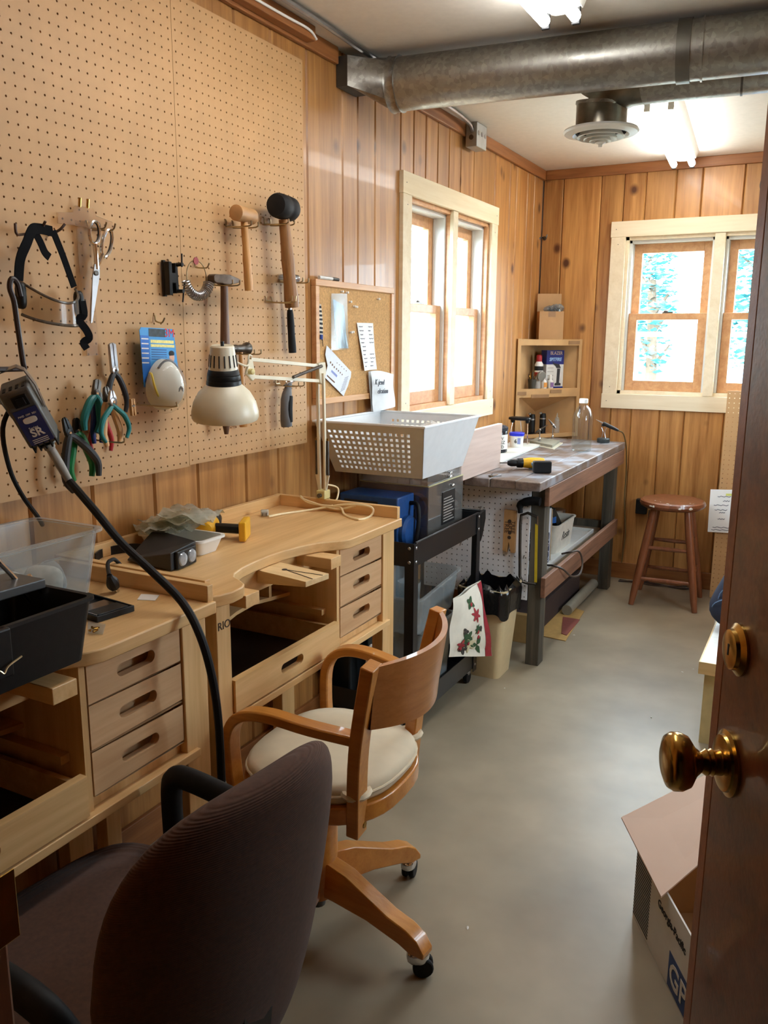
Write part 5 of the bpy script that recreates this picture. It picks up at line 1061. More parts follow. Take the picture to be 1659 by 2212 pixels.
def backf(off):
    def fn(u, v):
        z = 0.622+(0.772-0.622)*v; tpar = (z-0.35)/0.425
        a_, b_ = nb.lerp(nt_,tpar), fb.lerp(ft,tpar); p = a_.lerp(b_,u); bow = 0.068*(1-(2*u-1)**2)
        return (p.x+bow+off+0.004, p.y, z-(0.014*math.sin(u*PI) if v < 0.01 else 0))
    return fn
mb = MB().grid(backf(0.007),24,6); f0 = list(mb.f); n0 = len(mb.v); mb.v += [backf(-0.007)(i/24,j/6) for i in range(25) for j in range(7)]; mb.f += [tuple(n0+i for i in reversed(f)) for f in f0]
for i in range(24): mb.f += [(i*7,(i+1)*7,n0+(i+1)*7,n0+i*7)[::-1], (i*7+6,(i+1)*7+6,n0+(i+1)*7+6,n0+i*7+6)]
obj('back_panel', mb, wood('honey_back',(156,96,42),(180,120,62),'y',fine=40,rough=0.35,coat=0.25), wc, smooth=40)
for s in (0,1):
    pts = [(0.794,1.422,0.590),(0.69,1.392,0.606),(0.59,1.378,0.618),(0.523,1.376,0.604),(0.488,1.379,0.558),(0.484,1.384,0.48),(0.492,1.388,0.395)] if s == 0 else [(0.772,1.774,0.590),(0.68,1.800,0.606),(0.58,1.806,0.618),(0.515,1.804,0.604),(0.482,1.800,0.558),(0.480,1.794,0.48),(0.488,1.790,0.395)]
    obj('arm', MB().sweep(cr(pts,5),[(-0.019,-0.012),(0.019,-0.012),(0.019,0.012),(-0.019,0.012)]), HONEY, wc, smooth=40, bevel=0.004)
# --- brown office chair
BRN = M('brown_upholstery',(78,50,36),0.95,var=0.15,scale=120)
def _rib():
    nt = BRN.node_tree; b = nt.nodes['Principled BSDF']; wv = nt.nodes.new('ShaderNodeTexWave'); wv.bands_direction = 'Z'; wv.inputs['Scale'].default_value = 105; wv.inputs['Distortion'].default_value = 0.4
    tc = nt.nodes.new('ShaderNodeTexCoord'); nt.links.new(tc.outputs['Object'], wv.inputs['Vector'])
    bp = nt.nodes.new('ShaderNodeBump'); bp.inputs['Strength'].default_value = 0.4; bp.inputs['Distance'].default_value = 0.002; nt.links.new(wv.outputs[0], bp.inputs['Height']); nt.links.new(bp.outputs[0], b.inputs['Normal'])
    b.inputs['Sheen Weight'].default_value = 0.08
_rib()
Fo = Matrix.Translation((0.632,0.852,0)) @ Matrix.Rotation(math.radians(-6),4,'Z')      # local +x = behind the sitter
oc = thing('office_chair', 'dark brown ribbed office chair with black arms in the foreground', 'chair', M=Fo)
O = lambda nm, mb, mt, **k: obj(nm, mb, mt, oc, local=True, **k)
O('seat', MB().super(0.245,0.245,0.05,0.55,0.42,Matrix.Translation((0.0,0,0.412)),40,16), BRN, smooth=60)
def bw(p):
    x, y, z = p; k = 1-0.20*max(0,-z/0.26)**1.5; y *= k; x += -0.055*(y/0.22)**2+0.05*((z+0.1)/0.3); return (x, y, z)
O('backrest', MB().super(0.048,0.222,0.255,0.60,0.95,Matrix.Translation((0.300,0.012,0.600)) @ Matrix.Rotation(0,4,'Y'),44,26,warp=bw), BRN, smooth=60)
O('back_bracket', MB().bar((0.12,0,0.36),(0.30,0,0.39),0.06,0.012).bar((0.325,0,0.38),(0.345,0,0.56),0.06,0.012,(1,0,0)), BLACKP, smooth=0)
for s in (-1,1):
    O('arm', MB().sweep(cr([(-0.105,s*0.232,0.385),(-0.105,s*0.248,0.42),(-0.105,s*0.248,0.56),(-0.090,s*0.248,0.597),(-0.05,s*0.247,0.606),(0.05,s*0.243,0.606),(0.17,s*0.236,0.600),(0.215,s*0.225,0.57),(0.235,s*0.205,0.50),(0.235,s*0.19,0.44),(0.20,s*0.18,0.385)],5),[(0.023*math.cos(k*PI/6),0.019*math.sin(k*PI/6)) for k in range(12)]), BLACKR, smooth=60)
O('gas_column', MB().lathe([(0.028,0.10),(0.028,0.25),(0.016,0.25),(0.016,0.37)],18), BLACKP)
O('seat_plate', MB().box(-0.10,-0.10,0.352,0.14,0.10,0.366), BLACKP, smooth=0, bevel=0.004)
for k in range(5):
    a_ = math.radians(20+72*k); d = Vector((math.cos(a_),math.sin(a_),0))
    O('base_leg', MB().bar(d*0.02+Vector((0,0,0.10)), d*0.27+Vector((0,0,0.072)), 0.04, 0.028), BLACKP, smooth=0, bevel=0.005)
    pw = Fo @ (d*0.265); caster(oc, (pw.x,pw.y), a_+0.9)
# ================================================================ black cart and what is on it
ct_ = thing('utility_cart', 'black metal two-shelf utility cart with rolling casters', 'cart', (0.21, 2.83, 0))
cx0, cx1, cy0, cy1 = 0.030, 0.400, 2.500, 3.125
def ctray(z0, z1):
    return MB().openbox(cx0+0.004,cy0+0.004,z0,cx1-0.004,cy1-0.004,z1,0.003)
obj('top_tray', ctray(0.650,0.735), BLACKM, ct_, smooth=0)
obj('bottom_tray', ctray(0.070,0.150), BLACKM, ct_, smooth=0)
obj('tray_lip', MB().tube([(cx1-0.004,cy0+0.02,0.735),(cx1-0.004,cy1-0.02,0.735)],0.004,8), BLACKM, ct_)
for x_, sx in ((cx0,1),(cx1,-1)):
    for y_, sy in ((cy0,1),(cy1,-1)):
        mb = MB().box(min(x_,x_+sx*0.036),min(y_,y_+sy*0.003)-0*sy,0.055,max(x_,x_+sx*0.036),max(y_,y_+sy*0.003),0.733)
        mb.box(min(x_,x_+sx*0.003),min(y_,y_+sy*0.036),0.055,max(x_,x_+sx*0.003),max(y_,y_+sy*0.036),0.733)
        po = obj('post', mb, BLACKM, ct_, smooth=0, bevel=0.001)
        for zz in (0.718,0.668,0.135,0.085):
            obj('bolt', MB().super(0.003,0.006,0.006,1,1,Matrix.Translation((x_-sx*0.0005,y_+sy*0.018,zz)),10,6).super(0.006,0.003,0.006,1,1,Matrix.Translation((x_+sx*0.018,y_-sy*0.0005,zz)),10,6), STEEL, po)
        cs2 = obj('caster', MB().lathe([(0.010,0.036),(0.016,0.045),(0.016,0.056)],12,Matrix.Translation((x_+sx*0.03,y_+sy*0.03,0))), STEEL, ct_)
        obj('wheel', MB().lathe([(0.006,-0.009),(0.024,-0.009),(0.026,0),(0.024,0.009),(0.006,0.009)],18,Matrix.Translation((x_+sx*0.03,y_+sy*0.03,0.026)) @ Matrix.Rotation(PI/2,4,'Y')), BLACKR, cs2)
obj('push_handle', MB().prism([(3.120,0.73),(3.175,0.738),(3.178,0.70),(3.150,0.635),(3.128,0.61)],0.388,0.402,Matrix(((0,0,1,0),(1,0,0,0),(0,1,0,0),(0,0,0,1)))).prism([(3.120,0.73),(3.175,0.738),(3.178,0.70),(3.150,0.635),(3.128,0.61)],0.028,0.042,Matrix(((0,0,1,0),(1,0,0,0),(0,1,0,0),(0,0,0,1)))).box(0.04,3.155,0.705,0.39,3.172,0.735), BLACKP, ct_, smooth=0, bevel=0.003)
# polishing machine
pm = thing('polishing_machine', 'blue bench polisher with clear acrylic splash hood on the cart', 'machine', (0.18, 2.85, 0.654))
BLU = M('machine_blue',(30,74,134),0.4,var=0.12,scale=60,bump=0.15)
zt = 0.658
obj('motor_case', MB().box(0.045,2.600,zt,0.285,2.735,0.868), BLU, pm, smooth=0, bevel=0.005)
obj('control_panel', MB().box(0.065,2.5975,0.815,0.205,2.600,0.848), M('panel_black',(26,26,30),0.3), pm, smooth=0)
obj('panel_print', MB().box(0.125,2.5965,0.825,0.165,2.5975,0.833), M('panel_red',(150,40,40),0.4), pm, smooth=0)
obj('motor_drum', MB().lathe([(0.050,-0.08),(0.058,-0.07),(0.060,0.035),(0.052,0.045)],24,Matrix.Translation((0.265,2.665,0.735)) @ Matrix.Rotation(PI/2,4,'Y')).box(0.24,2.615,zt,0.292,2.71,0.70), BLU, pm)
hx0, hx1, hy0, hy1 = 0.050, 0.340, 2.742, 3.070
A = thinglass('smoky_acrylic', (214,210,206), 0.22, 0.05, 0.10)
for nm, q in (('hood_side',(hx1-0.005,hy0,0.658,hx1,hy1,0.892)),('hood_side',(hx0,hy0,0.658,hx0+0.005,hy1,0.892)),('hood_end',(hx0+0.005,hy0,0.658,hx1-0.005,hy0+0.005,0.892)),('hood_end',(hx0+0.005,hy1-0.005,0.658,hx1-0.005,hy1,0.892))):
    obj(nm, MB().box(*q), A, pm, smooth=0)
obj('hood_cap', MB().openbox(hx0+0.004,hy0+0.004,0.894,hx1-0.006,hy1-0.006,0.944,0.005), A, pm, smooth=0)
YG = M('acrylic_edge',(196,188,140),0.25)
obj('edge_strip', MB().box(hx0,hy0-0.001,0.890,hx1,hy0+0.004,0.894).box(hx1-0.004,hy0,0.890,hx1+0.001,hy1,0.894).box(hx1-0.004,hy0,0.655,hx1+0.006,hy1,0.660), YG, pm, smooth=0)
wl = obj('warning_plate', MB().box(hx1,2.865,0.725,hx1+0.003,2.985,0.852), M('plate_black',(32,30,30),0.4), pm, smooth=0)
for k in range(9): obj('text_line', MB().box(hx1+0.003,2.875,0.735+0.011*k,hx1+0.0036,2.975-0.012*(k % 3),0.739+0.011*k), M('plate_grey',(150,146,142),0.5), wl, smooth=0)
for (y_, z_) in ((2.955,0.868),(2.955,0.700),(2.93,0.920),(2.93,0.905)):
    obj('wing_nut', MB().super(0.006,0.010,0.006,1,1,Matrix.Translation((hx1+0.006,y_,z_)),10,6).tube([(hx1-0.004,y_,z_),(hx1+0.010,y_,z_)],0.003,6), CHROME, pm)
obj('spindle', MB().tube([(0.19,2.735,0.77),(0.19,3.02,0.77)],0.010,12).lathe([(0.05,-0.02),(0.055,0),(0.05,0.02)],20,Matrix.Translation((0.19,2.95,0.77)) @ Matrix.Rotation(PI/2,4,'X')), M('buff',(170,130,100),0.9), pm)
obj('supply_cord', MB().tube(cr([(0.285,2.70,0.835),(0.315,2.70,0.83),(0.325,2.69,0.77),(0.318,2.685,0.70),(0.315,2.68,0.663)],5),0.008,9), BLACKR, pm)
# grey basket with square perforations
BG = M('basket_grey',(226,228,230),0.45,var=0.03)
bk = thing('plastic_basket', 'large pale grey perforated basket sitting on the polisher hood', 'basket', (0.22, 2.8, 0.946))
bz0, bz1 = 0.948, 1.140
B0 = (0.036,2.585,0.388,2.945); B1 = (0.020,2.470,0.445,2.960)
def bpt(u, s, w_):   # 4 side planes, u along, s up
    a = [(B0[0],B0[1]),(B0[2],B0[1]),(B0[2],B0[3]),(B0[0],B0[3])]; b_ = [(B1[0],B1[1]),(B1[2],B1[1]),(B1[2],B1[3]),(B1[0],B1[3])]
    p, q = Vector(a[w_]), Vector(a[(w_+1) % 4]); P_, Q_ = Vector(b_[w_]), Vector(b_[(w_+1) % 4])
    r_ = (p.lerp(q,u)).lerp(P_.lerp(Q_,u), s); return Vector((r_.x, r_.y, bz0+(bz1-bz0)*s))
def perf(w_, nu, nv, u0, u1, s0, s1):
    mb = MB(); N = {0: Vector((0,-1,0)),1: Vector((1,0,0)),2: Vector((0,1,0)),3: Vector((-1,0,0))}[w_]*0.003
    us = [0]+[u0+(u1-u0)*(k/2)/nu for k in range(2*nu+1)]+[1]; ss = [0]+[s0+(s1-s0)*(k/2)/nv for k in range(2*nv+1)]+[1]
    for i in range(len(us)-1):
        for j in range(len(ss)-1):
            if 1 <= i <= 2*nu and 1 <= j <= 2*nv and i % 2 == 1 and j % 2 == 1: continue
            q = [bpt(us[i],ss[j],w_),bpt(us[i+1],ss[j],w_),bpt(us[i+1],ss[j+1],w_),bpt(us[i],ss[j+1],w_)]
            mb.add([tuple(p) for p in q]+[tuple(p-N) for p in q],[(0,1,2,3),(7,6,5,4),(0,4,5,1),(1,5,6,2),(2,6,7,3),(3,7,4,0)])
    return mb
obj('perforated_side', perf(0,15,8,0.10,0.90,0.10,0.90), BG, bk, smooth=0)
obj('perforated_side', perf(2,15,8,0.10,0.90,0.10,0.90), BG, bk, smooth=0)
obj('solid_side', perf(1,1,1,0.4,0.4001,0.4,0.4001), BG, bk, smooth=0); obj('solid_side', perf(3,1,1,0.4,0.4001,0.4,0.4001), BG, bk, smooth=0)
obj('base', MB().box(B0[0],B0[1],bz0,B0[2],B0[3],bz0+0.003), BG, bk, smooth=0)
obj('rim', MB().sweep([(B1[0],B1[1],bz1),(B1[2],B1[1],bz1),(B1[2],B1[3],bz1),(B1[0],B1[3],bz1)],[(-0.008,-0.004),(0.008,-0.004),(0.008,0.004),(-0.008,0.004)],closed=True), BG, bk, smooth=0, bevel=0.002)
random.seed(21)
for k in range(6):
    c = Vector((0.15+0.13*(k % 2),2.68+0.100*(k//2),bz0+0.056+0.05*(k == 5)+0.02*(k % 2)))
    tag(obj('crumpled_tissue', MB().super(0.05,0.045,0.04,1,1,Matrix.Translation(c),12,9,warp=lambda p: tuple(x*(0.75+0.5*random.random()) for x in p)), M('tissue',(226,226,224),0.9,bump=0.3), smooth=0), 'crumpled white tissue in the grey basket', 'tissue', 'tissues in the grey basket')
# lower shelf of the cart
lt = thing('lower_tub', 'tall clear plastic tub standing on the cart lower shelf', 'tub', (0.26,2.78,0.075))
obj('tub', MB().rtub(0.150,2.640,0.074,0.365,2.900,0.372,0.003,0.018,0.03,lip=0.006), CLEARP, lt)
tag(obj('cloth_bundle', MB().super(0.085,0.105,0.10,0.8,0.8,Matrix.Translation((0.258,2.77,0.185)),20,12), M('grey_cloth',(112,118,124),0.9,bump=0.4,var=0.2,scale=18), smooth=60), 'grey cloth bundle inside the tall clear tub', 'cloth')
Fu = Matrix.Translation((0.27,2.745,0.388)) @ Matrix.Rotation(math.radians(5),4,'X')
ut = thing('upper_tub', 'shallow clear tub with cups stacked crooked on the tall clear tub', 'tub', M=Fu)
obj('tub', MB().rtub(-0.115,-0.165,0,0.110,0.165,0.150,0.003,0.022,0.03,lip=0.008), CLEARP, ut, local=True)
pc = Fu @ Vector((0.02,-0.05,0.004))
tag(obj('plastic_cup', MB().lathe([(0.034,0.0),(0.042,0.15),(0.045,0.152),(0.041,0.150),(0.032,0.004)],24,Matrix.Translation(pc),caps=False), CLEARP), 'clear plastic cup standing in the upper cart tub', 'cup')
tag(obj('glass_tube', MB().tube([Fu @ Vector((-0.05,0.02,0.008)), Fu @ Vector((-0.03,0.075,0.175))],0.017,14), CLEARP), 'clear capped tube leaning in the upper cart tub', 'tube')
cc_ = thing('black_case', 'dark plastic case at the back of the cart lower shelf', 'case', (0.09,2.66,0.075))
obj('shell', MB().box(0.040,2.55,0.074,0.118,2.80,0.36), M('case_black',(30,32,34),0.45), cc_, smooth=0, bevel=0.008); obj('grip', MB().tube([(0.08,2.6,0.362),(0.08,2.61,0.385),(0.08,2.71,0.385),(0.08,2.72,0.362)],0.008,8), BLACKP, cc_)
wh = MB()
for k in range(3): wh.tube([(0.20+0.05*k*0.2,2.565+0.035*math.cos(q),0.20+0.11*math.sin(q)) for q in [i*2*PI/24 for i in range(24)]],0.008,7,closed=True)
tag(obj('white_cable_coil', wh, WHITEP), 'coil of thick white cable at the near end of the cart shelf', 'cable')
tag(obj('green_packet', MB().box(0.33,2.56,0.074,0.385,2.63,0.094), M('green_foil',(30,90,66),0.4,var=0.3,scale=50), smooth=0, bevel=0.003), 'small dark green packet on the cart lower shelf', 'packet')
# floral shopping bag slung over the cart edge
ft_ = [WX(a,b,.446) for a,b in ((972,1292),(1030,1252),(1059,1416),(962,1418))]
def fbag(s):
    def fn(u, v):
        p = (ft_[0].lerp(ft_[1],u)).lerp(ft_[3].lerp(ft_[2],u), v); p.x += 0.012+s*0.028*math.sin(u*PI)**0.6*math.sin(min(1,v*1.05+0.08)*PI)**0.6+0.004*math.sin(8*u+9*v); return tuple(p)
    return fn
mb = MB().grid(fbag(1),18,18); f0 = list(mb.f); mb.add([fbag(-0.2)(i/18,j/18) for i in range(19) for j in range(19)], [tuple(reversed(f)) for f in f0])
fb_ = tag(obj('floral_bag', mb, M('floral_canvas',(226,222,208),0.6,var=0.05,scale=25,bump=0.15)), 'white shopping bag with printed flowers and red paisley border', 'bag')
def strip(u0, u1, mat, nm):
    P = MB(); nv = 18
    vs = [tuple(Vector(fbag(1)(u,v/nv))+Vector((0.0015,0,0))) for v in range(nv+1) for u in (u0,(u0+u1)/2,u1)]
    fs = [(3*k+c,3*k+c+1,3*k+c+4,3*k+c+3) for k in range(nv) for c in (0,1)]
    return obj(nm, P.add(vs,fs), mat, fb_)
bord = M('paisley_red',(150,26,44),0.6,var=0.3,scale=60); strip(0.80,0.985,bord,'border')
GLf = M('print_green',(46,84,52),0.7); RDf = M('print_red',(158,40,52),0.7); IVf = M('print_ivory',(214,206,170),0.7); DKf = M('print_dark',(52,46,44),0.7)
def petal(u, v, ln, wd, ang, mat, nm):
    def q(a, b):
        ca, sa = math.cos(ang), math.sin(ang); return Vector(fbag(1)(max(0.02,min(0.98,u+(a*ca-b*sa))), max(0.02,min(0.98,v+(a*sa+b*ca)))))+Vector((0.0022,0,0))
    pts = [q(0,0),q(ln*0.35,wd),q(ln*0.75,wd*0.7),q(ln,0),q(ln*0.75,-wd*0.7),q(ln*0.35,-wd)]
    obj(nm, MB().add([tuple(p) for p in pts],[tuple(range(6))]), mat, fb_, smooth=0)
for (u,v,n,ln,wd,m_,nm) in ((0.42,0.17,4,0.11,0.035,GLf,'printed_leaf'),(0.50,0.36,6,0.12,0.024,RDf,'printed_flower'),(0.42,0.80,6,0.15,0.030,IVf,'printed_flower'),(0.30,0.70,5,0.14,0.045,GLf,'printed_leaf'),(0.55,0.58,7,0.09,0.020,GLf,'printed_leaf'),(0.30,0.86,5,0.12,0.040,DKf,'printed_leaf'),(0.20,0.80,4,0.10,0.03,RDf,'printed_flower'),(0.58,0.82,3,0.15,0.04,GLf,'printed_leaf'),(0.66,0.58,4,0.05,0.03,DKf,'printed_flower'),(0.24,0.58,3,0.06,0.03,DKf,'printed_butterfly')):
    for k in range(n): petal(u,v,ln,wd,2*PI*k/n+u*9,m_,nm)
for (u,v) in ((0.43,0.20),(0.57,0.62),(0.60,0.70),(0.36,0.78),(0.22,0.86)): 
    p = Vector(fbag(1)(u,v)); obj('printed_berry', MB().lathe([(0.009,0),(0.007,0.0035)],10,frame(p+Vector((0.001,0,0)),(0,1,0),(0,0,1))), RDf, fb_)
# ---------------------------------------------------------------- waste bin
wb = thing('waste_bin', 'beige plastic waste bin lined with a black bag', 'waste bin', (0.40,3.27,0))
obj('bin', MB().rtub(0.325,3.185,0.0,0.475,3.345,0.400,0.004,0.030,0.025,lip=0.004), M('bin_beige',(206,186,146),0.5,var=0.04), wb)
random.seed(9)
def linr(u, v):
    a = 2*PI*u; c, s = math.cos(a), math.sin(a); e = 0.45
    x_ = 0.40+math.copysign(abs(c)**e,c)*(0.119+0.004*math.sin(9*a)); y_ = 3.265+math.copysign(abs(s)**e,s)*(0.124+0.004*math.cos(7*a))
    z_ = 0.285+0.127*v+0.014*math.sin(5*a+2)*(1-v)+(0.012*math.sin(11*a) if v > 0.9 else 0)
    k = 1.0-(0.18*max(0,v-0.85)/0.15); return (0.40+(x_-0.40)*k*(0.97+0.03*min(1,v*1.3)), 3.265+(y_-3.265)*k*(0.97+0.03*min(1,v*1.3)), z_)
mb = MB().grid(linr,64,8); mb.grid(lambda u,v: (0.40+(linr(u,1)[0]-0.40)*(1-0.12*v), 3.265+(linr(u,1)[1]-3.265)*(1-0.12*v), linr(u,1)[2]-0.16*v), 64, 5)
obj('bag_liner', mb, M('bin_bag',(16,16,18),0.22,var=0.3,scale=40,bump=0.6), wb, smooth=50)
# ================================================================ old workbench
WBX = 0.600; WT = 0.85
ob = thing('old_workbench', 'battered old timber workbench along the wall under the side window', 'workbench', (0.31,4.07,0))
pw_ = [0.03,0.15,0.262,0.378,0.492,0.600]
for a_, b_ in zip(pw_[:-1],pw_[1:]):
    obj('top_plank', MB().box(a_+0.001,3.272+random.uniform(-0.004,0.004),0.812,b_-0.001,4.875,WT), OLDW_Y, ob, smooth=0, bevel=0.004)
obj('front_apron', MB().box(0.580,3.400,0.728,0.601,4.86,0.811), OLDRED_Y, ob, smooth=0, bevel=0.002)
obj('front_rail', MB().box(0.580,3.400,0.322,0.600,4.80,0.412), OLDRED_Y, ob, smooth=0, bevel=0.002)
obj('back_rail', MB().box(0.035,3.41,0.322,0.055,4.80,0.412).box(0.035,3.41,0.728,0.055,4.86,0.811), OLDRED_Y, ob, smooth=0)
for x_ in (0.520, 0.055):
    for y_ in (3.412, 4.73): obj('leg', MB().box(x_,y_,0.0,x_+0.060,y_+0.075,0.811), OLDLEG, ob, smooth=0, bevel=0.003)
obj('end_rail', MB().box(0.115,3.43,0.33,0.52,3.46,0.40), OLDLEG, ob, smooth=0); obj('end_rail', MB().box(0.115,4.75,0.33,0.52,4.78,0.40), OLDLEG, ob, smooth=0)
obj('added_backing', MB().box(0.055,3.4105,0.302,0.5195,3.4118,0.808), M('hole_shade',(40,36,34),0.9), ob, smooth=0)  # added dark sheet, stands in for shade behind the pegboard holes
obj('lower_shelf', MB().box(0.056,3.488,0.345,0.515,4.80,0.360), M('shelf_ply',(150,132,110),0.8), ob, smooth=0)
tag(obj('white_pegboard', pegboard(frame((0.02,3.410,0.300),(1,0,0),(0,0,1)), 0.4985, 0.508, 0.0254, 0.0034, 0.006), PEGW, smooth=0), 'white pegboard panel closing the near end of the old workbench', 'pegboard')
PY = 3.404
# bench pin board and hacksaw on the white pegboard
def pt2(px, py, y=3.395): p = WY(px, py, y); return (p.x, p.z)
pg = [pt2(1091,1100),(pt2(1117,1103)),pt2(1113,1194),pt2(1105,1193),pt2(1100,1170),pt2(1096,1192),pt2(1087,1188)]
MY = Matrix(((1,0,0,0),(0,0,-1,0),(0,1,0,0),(0,0,0,1)))
t = thing('bench_pin_board', 'notched wooden bench pin hanging on the white pegboard', 'bench pin', (pg[4][0],3.395,pg[2][1]))
obj('board', MB().prism(list(reversed(pg)), -3.402, -3.384, MY), wood('pin_brown',(160,118,72),(190,146,96),'z',fine=40,rough=0.6), t, smooth=0, bevel=0.0015)
for px,py in ((1101,1126),(1101,1151),(1100,1161)): obj('hole', MB().lathe([(0.008,0),(0.008,0.001)],12,frame(WY(px,py,3.384),(1,0,0),(0,0,1))), M('cut_dark',(60,44,30),0.9), t)
for px,py,s in ((1094,1138,'TREE'),(1101,1139,'ART'),(1108,1139,'TREE')): text('lettering', s, 0.026, frame(WY(px,py,3.3835),(0,0,-1),(1,0,0)), M('burnt_mark',(60,38,24),0.7), t)
t = thing('hacksaw', 'hacksaw with black handle and yellow blade on the white pegboard', 'saw', WY(1140,1262,3.38))
Y_ = 3.385
obj('frame', MB().tube([WY(a,b,Y_) for a,b in ((1160,1117),(1140,1108),(1126,1113),(1124,1130),(1123,1180),(1123,1245),(1128,1256),(1140,1260),(1158,1262))],0.0065,9), DSTEEL, t)
obj('blade', MB().bar(WY(1159,1132,Y_),WY(1157,1258,Y_),0.0015,0.012,(1,0,0)), M('blade_yellow',(200,176,40),0.5), t, smooth=0)
obj('handle', MB().tube(cr([WY(1124,1108,Y_),WY(1124,1090,Y_),WY(1138,1084,Y_),WY(1152,1082,Y_),WY(1167,1084,Y_)],4),[0.011]*3+[0.016]*4+[0.019]*10,12), BLACKR, t)
obj('tension_pin', MB().tube([WY(1161,1115,Y_),WY(1161,1134,Y_)],0.003,7), STEEL, t)
for px, py, l_ in ((1040,1095,'small wire hook on white pegboard above the cart handle'),(997,1172,'small wire hook low on white pegboard behind the cart'),(1133,1200,'small peg on white pegboard inside the hacksaw frame')):
    p = WY(px,py,3.404); tag(obj('peg_hook', MB().tube(cr([(p.x,3.408,p.z),(p.x,3.395,p.z),(p.x+0.004,3.375,p.z-0.006),(p.x+0.010,3.368,p.z+0.008)],4),0.0022,6), STEEL), l_, 'hook')
# --- things on the workbench top
tag(obj('white_board', MB().add([(0.05,3.640,WT+0.001),(0.270,3.610,WT+0.001),(0.235,4.455,WT+0.001),(0.05,4.455,WT+0.001),(0.05,3.640,WT+0.010),(0.270,3.610,WT+0.010),(0.235,4.455,WT+0.010),(0.05,4.455,WT+0.010)],[(0,3,2,1),(4,5,6,7),(0,1,5,4),(1,2,6,5),(2,3,7,6),(3,0,4,7)]), M('board_white',(222,222,214),0.6,var=0.05,scale=8), smooth=0), 'flat white board lying on the old workbench under the jars', 'board')
WB = WT+0.0105
p = WZ(1083,980,WB)
t = thing('acid_jar', 'dark jar with black lid and handwritten white acid label', 'jar', (p.x,p.y,WB))
T = Matrix.Translation((0.135,4.02,WB))
jr = obj('jar', MB().lathe([(0.046,0),(0.050,0.004),(0.050,0.105),(0.046,0.112)],26,T), M('jar_dark',(36,40,48),0.2), t)
obj('label', MB().lathe([(0.0506,0.018),(0.0506,0.092)],26,T,caps=False), PAPER, t)
obj('lid', MB().lathe([(0.051,0.110),(0.052,0.114),(0.052,0.126),(0.040,0.136),(0.02,0.14),(0.001,0.14)],26,T), M('lid_slate',(44,52,62),0.25), t)
vd = (Vector((CAM.x,CAM.y,0))-Vector((0.135,4.02,0))).normalized(); rt_ = Vector((-vd.y,vd.x,0))
for s, z_ in (('PEW',0.074),('ONEZ',0.054),('ACID',0.031)): text('lettering', s, 0.022, frame(Vector((0.135,4.02,WB+z_))+vd*0.0513+rt_*0.008,(rt_.x,rt_.y,0),(0,0,1)), INK, t, extrude=0.0012)
T = Matrix.Translation((0.150,4.275,WB)); t = thing('small_tub', 'small white tub with bright blue lid marked 6', 'tub', (0.150,4.275,WB))
obj('tub', MB().lathe([(0.033,0),(0.037,0.062)],24,T), WHITEP, t); obj('lid', MB().lathe([(0.040,0.060),(0.041,0.074),(0.038,0.077),(0.001,0.0765)],24,T), M('lid_blue',(28,44,196),0.35), t)
vd = (Vector((CAM.x,CAM.y,0))-Vector((0.150,4.275,0))).normalized(); rt_ = Vector((-vd.y,vd.x,0))
text('lettering', '6', 0.030, frame(Vector((0.150,4.275,WB+0.032))+vd*0.0362-rt_*0.006,(rt_.x,rt_.y,0),(0,0,1)), INK, t, extrude=0.001)
obj('label_print', MB().box(0.004,-0.016,0,0.020,0.016,0.0012,frame(Vector((0.150,4.275,WB+0.034))+vd*0.0345,(rt_.x,rt_.y,0),(0,0,1))), M('label_lilac',(130,140,190),0.6), t, smooth=0)
t = thing('small_tripod', 'black-topped tripod stand with thin steel legs on the workbench', 'stand', (0.12,4.40,WT))
obj('top', MB().super(0.062,0.035,0.010,0.5,0.6,Matrix.Translation((0.115,4.42,0.998)),20,8).super(0.012,0.012,0.012,0.8,0.8,Matrix.Translation((0.075,4.42,0.984)),10,6).super(0.012,0.012,0.012,0.8,0.8,Matrix.Translation((0.160,4.42,0.984)),10,6), BLACKP, t)
for a_, b_ in (((0.075,4.42,0.985),(0.062,4.395,WT+0.011)),((0.160,4.42,0.985),(0.172,4.395,WT+0.011)),((0.115,4.43,0.985),(0.118,4.47,WT+0.001))): obj('leg', MB().tube([a_,b_],0.0028,8), CHROME, t)
# glass jug
jc = WZ(1255,972,WT); T = Matrix.Translation((0.482,4.345,WT))
t = thing('glass_bottle', 'large clear glass bottle with white cap on the workbench', 'bottle', (0.482,4.345,WT))
obj('bottle', MB().lathe([(0.001,0.002),(0.044,0.0),(0.051,0.006),(0.052,0.05),(0.051,0.17),(0.046,0.200),(0.034,0.225),(0.0195,0.240),(0.019,0.256),(0.016,0.256),(0.0165,0.238),(0.032,0.221),(0.044,0.197),(0.049,0.17),(0.050,0.05),(0.047,0.008),(0.001,0.008)],32,T,caps=False), BOTTLEG, t)
obj('cap', MB().lathe([(0.022,0.252),(0.0225,0.254),(0.0225,0.272),(0.020,0.275),(0.001,0.275)],22,T), WHITEP, t)
drill('cordless drill with blue-grey barrel and black battery on the old workbench', Matrix.Translation((0.436,3.610,WT+0.053)) @ Matrix.Rotation(3.63,4,'Z') @ Matrix.Rotation(PI,4,'X') @ Matrix.Scale(0.85,4), DW, M('tool_blue',(86,120,150),0.4))
tag(obj('steel_bar', MB().box(0.04,3.285,WT+0.0005,0.19,3.50,WT+0.012), M('bar_brown',(74,64,58),0.5), smooth=0, bevel=0.002), 'flat dark metal plate at the near corner of the old workbench', 'plate')
kb = WZ(1060,1030,WT); t = thing('key_set', 'small bunch of metal keys on the near edge of the old workbench', 'keys', kb)
